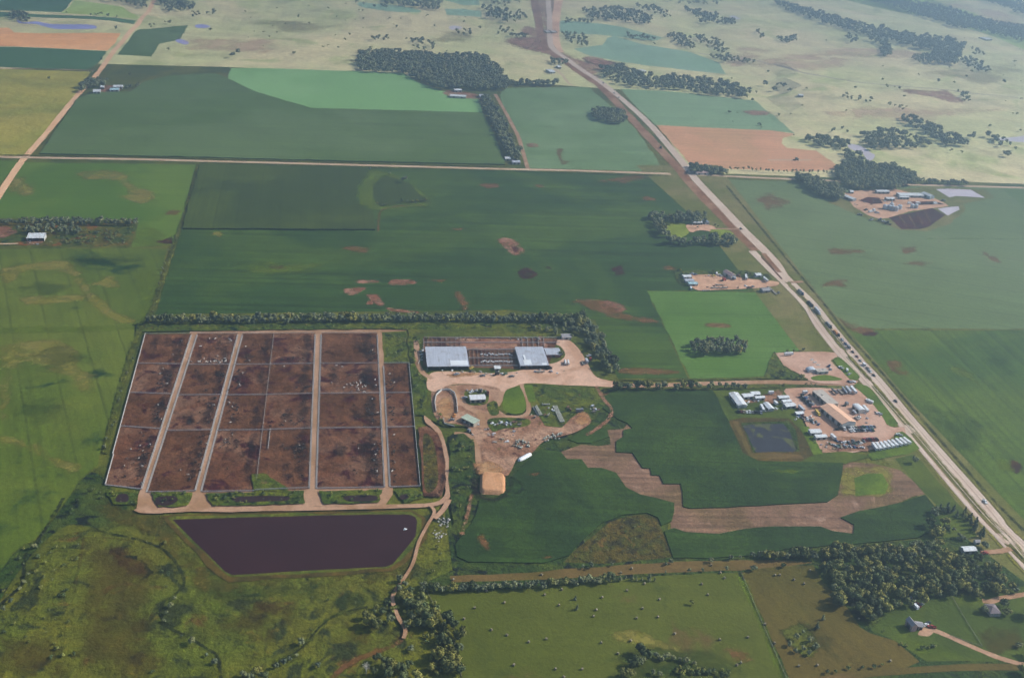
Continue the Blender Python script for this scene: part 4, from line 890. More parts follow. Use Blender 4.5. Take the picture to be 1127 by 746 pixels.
row('broad', [(466,651),(500,649.5),(560,647.5),(640,642),(678,639)], 3.6, (.46,.74), 'small tree in the hedgerow between mown strip and hay field', G+'hedgerow above the hay field', (0,), mix=('cedar', .15))
row('cedar', [(683,639),(705,638),(722,637)], 4.5, (.6,.9), 'small dark cedar at the right end of the hedgerow', G+'right end of the hedgerow')
tree_at('broad', 472, 650, .72, 'big round tree at the left end of the hedgerow'); tree_at('broad', 466, 646, .55, 'tree beside the dirt track above the hedgerow')
for x, y, s in ((642,626,.4),(650,624,.45),(646,627,.3),(673,623,.4),(732,622,.4),(738,620,.45)): tree_at('broad', x, y, s, 'small tree at the foot of the brown wetland', G+'foot of the wetland')
for x, y, s in ((782,619,.55),(804,616,.5),(814,615,.35),(828,613,.5),(836,613,.6),(847,613,.6),(855,613,.5)): tree_at('broad', x, y, s, 'small tree between the corn and the mown strip', G+'mown strip')
for x, y, s in ((758,630,.4),(774,629,.38),(799,628,.42),(829,628,.52),(733,632,.3)): tree_at('broad', x, y, s, 'small tree on the border of mown strip and hay field', G+'strip border')
tree_at('cedar', 633, 660, .65, 'small cedar in the hay field, upper of two'); tree_at('cedar', 635, 671, .75, 'small cedar in the hay field, lower of two'); tree_at('shrub', 761, 666, 1.3, 'dark bush alone in the middle of the hay field')
tree_at('shrub', 862, 625, 1.6, 'dark bush at the top of the dry hay field')
for x, y, s in ((704,721,.85),(712,726,.8),(697,733,.8),(686,745,.8),(694,744,.7),(722,724,.5),(706,731,.6)): tree_at('broad', x, y, s, 'large tree at the left of the bottom creek grove', G+'bottom creek grove')
for x, y, s in ((733,724,.6),(741,726,.4),(748,727,.4),(755,729,.5),(728,727,.45),(718,742,.4),(726,744,.4)): tree_at('broad', x, y, s, 'small tree along the creek at the bottom edge', G+'creek at the bottom edge')
tree_at('willow', 764, 732, .55, 'greyish willow beside the creek at the bottom edge')
row('shrub', [(744,740),(765,741),(785,742),(800,745)], 4, (1.0,1.5), 'bush in the line along the bottom edge of the hay field', 'bushes at the bottom edge', (0, 3))
for x, y, s in ((868,711,.5),(876,704,.55),(884,697,.4),(892,707,.6),(897,713,.6),(884,716,.55),(875,718,.5),(890,721,.5)): tree_at('broad', x, y, s*.85, 'tree on the green island in the dry hay field', G+'green island')
tree_at('cedar', 906, 682, .8, 'dark cedar above the green island'); tree_at('cedar', 899, 692, .9, 'dark cedar just right of the green island top')
row('shrub', [(910,742),(930,738),(950,736),(975,735)], 9, (.8,1.2), 'bush on the verge of the bottom dirt road', 'bushes on the dirt road verge')
# pasture shrubs at the lower left
for x, y in ((210,222),(160,242),(188,266),(240,202),(270,202),(330,190),(300,252),(320,250),(268,276),(225,298),(150,302),(182,327),(222,336),(172,369),(106,389),(276,382),(248,405),(268,402),(204,462),(286,512),(232,503),(186,496),(194,558),(122,598),(256,572),(228,606),(236,628),(216,662),(262,655),(308,650),(640,722),(112,576),(30,400),(60,520),(20,560)):
    tree_at('shrub', x/3.807, 550+y/3.807, rng.uniform(.55, 1.05), 'small round bush scattered on the olive pasture', 'bushes scattered on the pasture')
tree_at('redleaf', 38, 604, .8, 'greyish pink tree beside the creek at the left'); tree_at('willow', 212, 708, .7, 'pale yellow green willow beside the creek bend')
for x, y, s in ((183,676,.5),(188,668,.6),(192,660,.5),(181,684,.4),(236,730,.6),(228,722,.4),(200,700,.3)): tree_at('willow', x, y, s, 'dull willow along the winding creek', G+'winding creek')
for x, y, s in ((31,634,.5),(27,642,.5),(22,650,.5),(12,664,.5),(4,672,.5)): tree_at('broad', x, y, s*.8, 'dark tree along the creek at the left edge', G+'creek at the left edge')
fill('shrub', [(100,528),(122,542),(100,562),(70,580),(45,600),(20,636),(0,662),(0,640),(22,605),(55,582),(85,552)], 9, (.6,1.2), 'bush in the rank grass along the left creek', 'bushes along the left creek', .5)
fill('shrub', [(150,590),(190,600),(200,640),(185,660),(178,640),(176,610)], 9, (.5,1.1), 'bush beside the creek below the lagoon bank', 'bushes below the lagoon bank', .5)
fill('shrub', [(330,652),(420,660),(425,672),(400,676),(340,668)], 10, (.5,1.1), 'bush on the green slope below the lagoon', 'bushes below the lagoon', .35)
fill('shrub', [(480,600),(500,610),(500,625),(470,640),(455,640),(465,615)], 8, (.6,1.3), 'bush beside the dirt track below the rubble', 'bushes beside the dirt track', .5)
for (x, y) in ((155,381),(143,410),(140,415),(134,440),(129.5,463),(127,467),(120,481),(118,491),(150,395),(136,430)): tree_at('windbreak', x-3, y+3, rng.uniform(.35, .6), 'small tree just outside the left fence of the pens', G+'left fence of the pens')
for (x, y) in ((185,277),(181,292),(179,297),(177.5,303),(175,314),(168,345)): tree_at('windbreak', x, y, rng.uniform(.4, .6), 'small tree on the strip between the two bean fields', G+'strip between bean fields')
for q in ([(119,541),(152,544),(152,555),(126,555)], [(167,544),(211,544),(206,556),(176,558)], [(227,545),(334,542),(335,554),(236,557)], [(352,542),(420,541),(416,553),(358,555)], [(435,541),(462,539),(465,548),(446,554)]): fill('shrub', q, 4.5, (.5,1.0), 'low weedy bush between the pens and the bottom lane', 'weedy bushes below the pens', .6)
fill('shrub', [(425,368),(446,367),(449,400),(424,401)], 6, (.5,1.0), 'bush in the green corner behind the last pen column', 'bushes in the green pen corner', .5)
fill('shrub', [(450,372),(462,374),(468,400),(473,420),(468,450),(458,455)], 6.5, (.6,1.2), 'bush between the pens and the farmyard', 'bushes between pens and yard', .5)
fill('shrub', [(497,482),(520,486),(522,520),(512,555),(502,575),(497,550)], 6.5, (.6,1.3), 'bush in the green gully left of the tan heap', 'bushes in the gully', .5)
fill('shrub', [(468,480),(478,490),(480,535),(470,538)], 5.5, (.5,1.0), 'bush in the drain beside the pens', 'bushes in the drain', .5)
fill('shrub', [(480,455),(487,458),(490,468),(483,468)], 4, (.8,1.2), 'bush in the small clump beside the ring lot', 'bushes beside the ring lot', .9)
fill('shrub', [(640,575),(712,568),(735,605),(735,612),(640,617)], 9, (.4,.8), 'low bush in the brown wetland', 'bushes in the wetland', .35)
fill('shrub', [(575,428),(660,430),(664,445),(640,466),(620,468)], 9, (.4,.8), 'low bush on the weedy ground right of the yard', 'bushes right of the yard', .35)
fill('shrub', [(160,361),(440,358),(640,356),(640,361),(470,363),(160,365)], 8, (.5,.9), 'low bush on the green strip behind the pens', 'bushes behind the pens', .4)
tree_at('broad', 617.5, 393, .72, 'round tree at the end of the second barn'); tree_at('shrub', 470, 375, 1.2, 'bush at the corner of the first barn')
for x, y, s in ((407,188.5,.7),(414,187,.45),(429,193.5,.6),(445,201,.95)): tree_at('broad', x, y, s, 'tree on the green patch beside the section road', G+'green patch')
row('shrub', [(444,222.5),(458,222.5),(473,221.5)], 7, (1.3,1.8), 'bush at the front edge of the dark pothole patch', 'bushes of the pothole patch'); row('shrub', [(414,226),(425,226)], 7, (1.2,1.6), 'bush at the front left of the dark pothole patch', 'bushes of the pothole patch corner')
tree_at('broad', 884, 386.5, .45, 'small tree at the back edge of the gravel lot'); tree_at('shrub', 866, 388, 1.2, 'bush at the back edge of the gravel lot'); tree_at('shrub', 874, 388, 1.1, 'bush beside the small tree behind the gravel lot')
for x, y in ((860,411),(863,414),(857,416),(871,417),(877,418),(881,418),(883,415)): tree_at('shrub', x, y, 1.3, 'bush at the front left of the gravel lot', 'bushes by the gravel lot')
tree_at('redleaf', 886.5, 424.5, .55, 'reddish tree by the farm road, left of two'); tree_at('redleaf', 892.5, 423.5, .45, 'reddish tree by the farm road, right of two'); tree_at('broad', 897, 426, .35, 'small green tree beside the reddish ones'); tree_at('broad', 889.5, 426, .33, 'small green tree between the reddish ones')
row('shrub', [(835,425),(860,424.5),(885,425.5),(930,427)], 6, (.6,1.0), 'bush on the verge of the farm road beside the truck yard', 'bushes of the farm road verge', dens=.7)
fill('shrub', [(744,298),(757,299),(756,304),(748,304)], 6, (.9,1.5), 'bush at the left of the trailer yard', 'bushes of the trailer yard', .8)
row('shrub', [(758,300),(790,300),(825,303),(840,305)], 7, (.9,1.4), 'bush along the back of the trailer yard', 'bushes behind the trailer yard', dens=.7); tree_at('cedar', 822.5, 303, .9, 'dark cedar behind the trailer yard'); tree_at('cedar', 834, 303, .6, 'small cedar behind the trailer yard, nearer the highway')
for x, y in ((790,251),(787,249),(767.5,252)): tree_at('broad', x, y, .4, 'small tree beside the white shed farm drive', G+'white shed farm drive')
fill('shrub', [(880,470),(900,482),(898,492),(888,480)], 5, (.5,.9), 'bush at the edge of the truck yard', 'bushes of the truck yard', .5)
row('shrub', [(818,466),(868,464),(877,476),(882,498)], 4, (.35,.6), 'low bush round the scummy pond', 'bushes round the pond', dens=.6)
fill('shrub', [(905,485),(935,484),(948,494),(910,497)], 7, (.5,1.0), 'bush in the scrap yard', 'bushes of the scrap yard', .5)
# --- the distance
D = 'far tree in the '
def far(poly, gap, s=(.8, 1.15), dens=1.0, what='distance', kind='broad'): fill(kind, poly, gap*.84, (s[0]*1.08, s[1]*1.12), D+what, G+what, min(1, dens*1.1))
far([(394.5,60),(424,57),(445,60),(460,61),(486,64),(519,61),(537,65),(550,79),(560,92),(558,100),(527,100),(494,98.5),(483,100),(460,90),(445,82),(403.5,80.5),(393,78)], 13, (.9,1.25))
far([(527,113),(537,107),(549,126),(561,150),(573,172),(567,184),(553,162),(540,136)], 11, (.8,1.15))
far([(560,95),(560,92),(614,93),(614,96)], 12); far([(604,66),(624,70),(620,73),(606,71)], 13); far([(650,123),(665,121.5),(687,126),(690,136),(675,138),(655,132)], 9.5, (.8,1.1))
far([(660,77),(683,74),(714,86),(740,86),(771,87),(828,100),(822,109),(781,106),(750,101),(720,99),(683,96),(663,86)], 15, (.85,1.3), .85)
far([(617,38),(648,39),(648,53),(625,50)], 17, dens=.8); far([(622,23),(652,24),(652,27),(622,26)], 16)
far([(642,14),(680,10),(720,22),(715,29),(680,25),(650,22)], 17, (.9,1.4), .8); far([(683,38),(720,43),(720,46),(690,43)], 16); far([(732,41),(750,38),(766,50),(764,56),(745,50)], 15)
far([(758,40),(790,44),(805,58),(800,63),(780,55)], 20, (.8,1.3), .75); far([(779,62),(800,64),(832,69),(828,72),(790,69)], 16); far([(700,8),(720,8),(740,20),(730,22)], 20, dens=.7); far([(750,10),(790,18),(812,25),(808,29),(770,26)], 19, (.9,1.4), .8); far([(720,0),(760,-6),(800,0),(790,8),(750,6)], 26, dens=.6)
far([(830,33),(836,35),(841,43),(836,43)], 18); far([(557,14),(575,15),(584,22),(570,24)], 18, dens=.7); far([(560,40),(580,40),(580,43),(560,43)], 15); far([(596,0),(560,-6),(556,8),(572,10)], 25, dens=.5)
far([(847,3),(870,6),(914,19),(960,31),(997,39),(1038,44),(1063,51),(1050,73),(1017,71),(1030,58),(990,50),(950,40),(905,27),(862,11)], 17, (1.0,1.5), .9)
far([(940,-6),(981,9),(1017,20),(1050,32),(1084,36),(1110,44),(1127,48),(1145,52),(1145,36),(1094,26),(1068,19),(1053,13),(1017,6),(981,-4)], 18, (1.0,1.5), .9)
far([(1055,-5),(1127,20),(1145,26),(1145,12),(1095,-4)], 20, (1.,1.5), .8)
far([(953,44),(976,46),(983,56),(976,67),(970,62),(968,52)], 17, (1.,1.4)); far([(930,40),(945,42),(943,49),(932,48)], 19); far([(853,42),(877,42),(877,47),(862,49)], 17); far([(1002,63),(1020,61),(1028,70),(1010,72)], 17); far([(1056,65),(1075,66),(1092,80),(1080,82),(1062,74)], 18, dens=.85); far([(1068,55),(1082,56),(1082,62),(1070,62)], 19, dens=.7)
far([(886,153),(900,154),(935,159),(934,166),(910,165),(890,158)], 13, (.8,1.2), .8); far([(946,150),(970,144),(990,146),(1025,160),(1015,166),(990,165),(960,166),(948,160)], 14, (.8,1.2), .8); far([(990,128),(1005,132),(1035,143),(1058,155),(1066,163),(1040,162),(1020,150),(996,138)], 13, (.8,1.25), .85)
far([(1084,150),(1100,153),(1115,161),(1100,162)], 14); far([(1102,165),(1115,171),(1112,177),(1104,172)], 16, dens=.8); far([(925,168),(945,171),(958,180),(950,184),(930,178)], 14, dens=.8); far([(1064,149),(1074,150),(1074,154),(1064,154)], 15)
far([(870,194),(890,197),(928,212),(925,223),(905,219),(885,206)], 10.5, (.9,1.25)); far([(920,186),(935,181),(986,186),(1006,194),(1009,203),(984,209.5),(945,210),(927,209),(922,200)], 11, (.9,1.25), .9); row('broad', [(1012,202),(1040,203.5),(1068,205.5)], 10, (.75,1.1), D+'row beyond the feed yard', G+'row beyond the feed yard', (0,8))
far([(758,184),(785,187),(802,189),(800,193.5),(762,192)], 9, (.7,1.)); row('windbreak', [(803,187.5),(840,188.5)], 8, (.7,.9), D+'row at the stubble field', G+'stubble field row'); row('windbreak', [(842,190),(922,191.5)], 8, (.7,.9), D+'row below the stubble field', G+'row below the stubble field')
far([(88,0),(120,-4),(165,-4),(160,12),(130,4)], 17, (.9,1.3)); far([(170,2),(200,-4),(205,0),(215,12),(185,15)], 16, (.9,1.3), .9); far([(207,8),(216,4),(218,10),(208,13)], 18); far([(8,16),(25,15),(36,24),(28,27),(12,21)], 14, (.8,1.2)); far([(86,101),(95,92),(118,90),(120,95),(100,98),(90,103)], 11, (.9,1.2)); far([(134,98),(150,95),(158,97),(140,101)], 16, dens=.7); far([(72,15),(150,22),(150,24),(72,18)], 28, (.5,.9), .6); far([(155,29),(190,24),(192,27),(160,32)], 24, (.5,.9), .7); far([(210,16),(240,12),(242,17),(212,21)], 22, (.7,1.), .7)
far([(418,-2),(450,-6),(486,4),(486,14),(455,9),(424,6)], 18, (.9,1.4), .9); far([(530,10),(545,8),(568,20),(566,27),(545,24),(532,18)], 18, (.9,1.4), .75); far([(540,30),(568,34),(566,42),(545,38)], 22, dens=.6); far([(386,3),(420,6),(440,12),(420,12)], 22, dens=.5); far([(404,42),(425,41),(432,46),(415,47)], 18, dens=.8); far([(443,44),(465,46),(482,54),(470,58),(455,54)], 20, dens=.7); far([(500,34),(520,34),(522,40),(505,40)], 24, dens=.5)
far([(528,0),(568,-4),(568,8),(540,8)], 20, (.9,1.4), .7); far([(840,92),(870,96),(872,102),(845,103)], 24, (.7,1.2), .6); far([(924,106),(940,107),(962,112),(955,115),(930,109)], 16, (.6,.9), .8); far([(970,111),(985,116),(995,122),(985,122)], 20, (.5,.8), .6); far([(1030,52) if False else (1050,98),(1062,104),(1072,114),(1060,112)], 15, (.7,1.), .9)
far([(900,140),(930,142),(950,150),(920,150)], 24, (.5,.9), .5); far([(1000,140),(1020,140),(1030,148),(1010,146)], 24, (.5,.9), .4)
for x, y, s in ((256,64,1.3),(262,60,1.3),(143,84,.8),(185,56,.7),(54,88,.8),(329,20,1.),(361,11,.9),(340,27,.6),(385,39,.7),(372,54,.6),(478,30,.8),(511,26,.8),(528,33,1.),(470,19,.9),(437,31,.9),(1104,93,1.2),(1033,91,1.),(1050,93,.8),(1063,86,.9),(865,11,1.),(840,42,1.),(976,97,.9),(989,99,.9),(1117,166,.8),(1046,168,.8),(1058,169,.7),(296,42,.6),(355,53,.5),(305,37,.5),(400,22,.7),(720,50,.9),(805,88,.6),(832,103,.6),(128,33,.9),(100,82,.8),(112,67,.7),(248,81,.5)):
    tree_at('broad', x, y, s, 'lone far tree on the rolling rangeland', G+'rangeland, standing alone')
for _ in range(90):
    x, y = rng.uniform(220, 600), rng.uniform(2, 60)
    if rng.random() < .5: x, y = rng.uniform(800, 1127), rng.uniform(40, 150)
    tree_at('shrub', x, y, rng.uniform(1.2, 2.6), 'small dark bush far off on the rolling rangeland', 'far bushes on the rangeland')
# --- build: the 300 largest in the picture as things, the rest as one far wood
def sizepx(s):
    k, x, y, sc = s[:4]; px, py, d = proj(x, y, hz(x, y)); h = TREE[k][0][2]*sc
    inside = -15 < px < W0+15 and -5 < py < H0+25
    return h*F/d if inside else -1
trees = sorted([s for s in SPEC if s[0] != 'shrub'], key=sizepx, reverse=True); shrubs = sorted([s for s in SPEC if s[0] == 'shrub'], key=sizepx, reverse=True)
NTREE = 296; NSHRUB = 290
def plant(s):
    k, x, y, sc, label, group = s; cr, tr, h = TREE[k][int(rng.integers(len(TREE[k])))]
    t = thing(CAT[k][0], label, CAT[k][1], (x, y, gz(x, y)), rng.uniform(0, 6.28), group)
    sx = sc*rng.uniform(.9, 1.1); t.scale = (sx, sx*rng.uniform(.9, 1.1), sc*rng.uniform(.88, 1.14))
    for nm, me in (('crown', cr), ('stem' if k == 'shrub' else 'trunk', tr)):
        o = bpy.data.objects.new(nm, me); link(o, t)
for s in trees[:NTREE]+shrubs[:NSHRUB]: plant(s)
def merge(name, specs, mat, label, kinds_low=None):
    Vs, Ls, Fs, NA = [], [], [], []; off = 0; cnt = 0
    low = {}
    for k in TREE:
        lst = []
        for i in range(4):
            r = rsx(900+i); w_ = {'broad': 9.5, 'windbreak': 6.4, 'cedar': 4.2, 'willow': 8, 'redleaf': 6, 'shrub': 3.6}[k]; hh = TREE[k][0][2]
            V, Fc = leafball(None, r, w_, hh*.86, hh*.12, 6 if k != 'shrub' else 3, 54 if k != 'shrub' else 24, w_*.2, .9, k == 'cedar', .8)
            lst.append((np.array(V, np.float32), Fc, NRM[-1]))
        low[k] = lst
    for s in specs:
        k, x, y, sc = s[:4]; pxs = sizepx(s)
        if pxs > 6.0:
            me = TREE[k][int(rng.integers(len(TREE[k])))][0]; V = np.empty(len(me.vertices)*3, np.float32); me.vertices.foreach_get('co', V); V = V.reshape(-1, 3); Fc = [tuple(p.vertices) for p in me.polygons]; Nn = NRM[me['nid']]
        else: V, Fc, Nn = low[k][int(rng.integers(4))]
        a = rng.uniform(0, 6.28); c_, s_ = math.cos(a)*sc, math.sin(a)*sc
        Q = np.stack([V[:, 0]*c_-V[:, 1]*s_+x, V[:, 0]*s_+V[:, 1]*c_+y, V[:, 2]*sc*rng.uniform(.85, 1.15)+hz(x, y)+.1], 1)
        Vs.append(Q); ca_, sa_ = math.cos(a), math.sin(a); NA.append(np.stack([Nn[:, 0]*ca_-Nn[:, 1]*sa_, Nn[:, 0]*sa_+Nn[:, 1]*ca_, Nn[:, 2]], 1))
        for f in Fc: Ls.extend([i+off for i in f]); Fs.append(len(f))
        off += len(Q)
    Vv = np.concatenate(Vs).astype(np.float32); me = bpy.data.meshes.new(name)
    me.vertices.add(len(Vv)); me.vertices.foreach_set('co', Vv.ravel()); me.loops.add(len(Ls)); me.loops.foreach_set('vertex_index', np.array(Ls, np.int32))
    me.polygons.add(len(Fs)); st = np.concatenate([[0], np.cumsum(Fs)[:-1]]).astype(np.int32); me.polygons.foreach_set('loop_start', st)
    try: me.polygons.foreach_set('loop_total', np.array(Fs, np.int32))
    except Exception: pass
    me.update(calc_edges=True); me.materials.append(mat)
    for p in me.polygons: p.use_smooth = True
    me.normals_split_custom_set_from_vertices(np.concatenate(NA).astype(np.float32))
    o = bpy.data.objects.new(name, me); link(o); tag(o, label, None, None, 'stuff'); return o
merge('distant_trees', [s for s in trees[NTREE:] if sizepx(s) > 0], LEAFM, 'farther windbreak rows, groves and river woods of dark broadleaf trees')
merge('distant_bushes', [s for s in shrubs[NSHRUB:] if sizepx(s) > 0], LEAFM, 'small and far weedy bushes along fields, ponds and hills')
# the dead tree
dt = thing('dead_tree', 'bleached leafless dead tree below the dirt track', 'tree', (*at(403,741), .1))
r = rsx(77); tm = trunk_mesh('dead_trunk', 6.5, .35, r, BARKD, 12, 3.2); link(bpy.data.objects.new('trunk', tm), dt)
bm = bmesh.new()
for k in range(60):
    a = r.uniform(0, 6.28); p = Vector((math.cos(a)*r.uniform(.4, 2.6), math.sin(a)*r.uniform(.4, 2.6), r.uniform(4.5, 9.5))); q = p+Vector(r.normal(0, .7, 3).tolist())+Vector((0, 0, .6)); s = .07
    vv = [bm.verts.new(p+Vector((s, 0, 0))), bm.verts.new(p+Vector((-s, s, 0))), bm.verts.new(p+Vector((0, -s, 0))), bm.verts.new(q)]
    for f in ((0, 1, 3), (1, 2, 3), (2, 0, 3), (0, 2, 1)): bm.faces.new([vv[i] for i in f])
mesh_obj('bare_twigs', bm, BARKD, dt)
print('TREES', len(trees), 'SHRUBS', len(shrubs), 'smallest individual', sizepx(trees[NTREE-1]), sizepx(shrubs[NSHRUB-1]))
# ------------------------------------------------------------------ shape helpers
class MB:
    def __init__(s): s.bm = bmesh.new()
    def box(s, c, d, rz=0.0, taper=1.0, top_shift=(0, 0)):
        x, y, z = d[0]/2, d[1]/2, d[2]/2; cr, sr = math.cos(rz), math.sin(rz); vs = []
        for k, zz in ((1, -z), (taper, z)):
            for (sx, sy) in ((-1, -1), (1, -1), (1, 1), (-1, 1)):
                px, py = sx*x*k+(top_shift[0] if zz > 0 else 0), sy*y*k+(top_shift[1] if zz > 0 else 0)
                vs.append(s.bm.verts.new((c[0]+px*cr-py*sr, c[1]+px*sr+py*cr, c[2]+zz)))
        for f in ((3, 2, 1, 0), (4, 5, 6, 7), (0, 1, 5, 4), (1, 2, 6, 5), (2, 3, 7, 6), (3, 0, 4, 7)): s.bm.faces.new([vs[i] for i in f])
        return s
    def face(s, pts): s.bm.faces.new([s.bm.verts.new(p) for p in pts]); return s
    def prism(s, prof, x0, x1, axis='x'):
        """profile (y,z) swept along x"""
        A = [s.bm.verts.new((x0, y, z)) for y, z in prof]; B = [s.bm.verts.new((x1, y, z)) for y, z in prof]; n = len(prof)
        for i in range(n): s.bm.faces.new((A[i], B[i], B[(i+1) % n], A[(i+1) % n]))
        s.bm.faces.new(A[::-1]); s.bm.faces.new(B); return s
    def cyl(s, p, q, r0, r1=None, seg=12, caps=True):
        p, q = Vector(p), Vector(q); r1 = r0 if r1 is None else r1; d = (q-p).normalized(); t = d.cross(Vector((.31, .77, .12))).normalized(); u = d.cross(t)
        A = [s.bm.verts.new(p+(t*math.cos(6.2832*i/seg)+u*math.sin(6.2832*i/seg))*r0) for i in range(seg)]
        B = [s.bm.verts.new(q+(t*math.cos(6.2832*i/seg)+u*math.sin(6.2832*i/seg))*max(r1, .001)) for i in range(seg)]
        for i in range(seg): s.bm.faces.new((A[i], A[(i+1) % seg], B[(i+1) % seg], B[i]))
        if caps: s.bm.faces.new(A[::-1]); s.bm.faces.new(B)
        return s
    def mesh(s, name, mat, bevel=0):
        if bevel: bmesh.ops.bevel(s.bm, geom=[e for e in s.bm.edges], offset=bevel, segments=1, affect='EDGES')
        bmesh.ops.recalc_face_normals(s.bm, faces=s.bm.faces[:])
        me = bpy.data.meshes.new(name); s.bm.to_mesh(me); s.bm.free(); me.materials.append(mat); return me
    def obj(s, name, mat, parent=None, bevel=0): o = bpy.data.objects.new(name, s.mesh(name, mat, bevel)); return link(o, parent)
PM = {}
def pm(key, c=None, **k):
    if key not in PM: PM[key] = plain(key, c, **k)
    return PM[key]
WHITE = pm('white_metal', (.62,.62,.61), rough=.45, stripes=1.0, dirt=(.42,.38,.33)); GREYR = pm('grey_metal_roof', (.40,.41,.45), rough=.5, stripes=1.2, dirt=(.30,.28,.27)); WALLW = pm('pale_wall', (.5,.48,.44), rough=.7)
WALLT = pm('tan_wall', (.40,.34,.27), rough=.8); WALLG = pm('grey_wall', (.30,.30,.30), rough=.8); DARK = pm('dark_opening', (.02,.02,.022), rough=.9); GLASS = pm('window_glass', (.03,.04,.05), rough=.15)
REDW = pm('red_wall', (.24,.10,.085), rough=.8); GRNR = pm('pale_green_roof', (.42,.46,.34), rough=.5, stripes=1.0); TANR = pm('tan_flat_roof', (.44,.38,.32), rough=.8, dirt=(.30,.25,.22)); ORGR = pm('orange_roof', (.70,.40,.25), rough=.55, stripes=1.0)
PINKR = pm('pinkish_roof', (.42,.27,.25), rough=.6, stripes=1.0); BROWNR = pm('brown_shingle_roof', (.16,.125,.13), rough=.9); GREYS = pm('grey_shingle_roof', (.30,.28,.28), rough=.9); BLUER = pm('blue_roof', (.24,.34,.52), rough=.5, stripes=1.0); TEALR = pm('teal_roof', (.36,.50,.52), rough=.5, stripes=1.0)
WOODP = pm('weathered_post', (.22,.19,.16), rough=.9); CONC = pm('concrete', (.40,.37,.34), rough=.85); PIPE = pm('fence_pipe', (.38,.37,.36), rough=.6); RUST = pm('rusty_iron', (.17,.09,.06), rough=.9); GALV = pm('galvanised_steel', (.50,.53,.56), rough=.4); STRAW = pm('straw', (.47,.33,.17), rough=.95, var=.25); BALE = pm('hay_bale', (.22,.18,.12), rough=.95, var=.25, size=.5); BALEG = pm('grey_bale', (.34,.33,.27), rough=.95, var=.3, size=.5)
TYRE = pm('tyre', (.02,.02,.02), rough=.9); FLOAT = pm('float_plastic', (.75,.75,.73), rough=.4)
PAINT = {k: pm(k+'_paint', c, rough=.3, var=.06) for k, c in dict(white=(.68,.68,.67), silver=(.42,.43,.45), grey=(.17,.18,.19), black=(.022,.022,.025), red=(.30,.04,.03), maroon=(.14,.03,.03), blue=(.05,.09,.2), tan=(.40,.33,.23), green=(.06,.12,.07), yellow=(.62,.42,.08), orange=(.62,.24,.05), salmon=(.52,.22,.16)).items()}
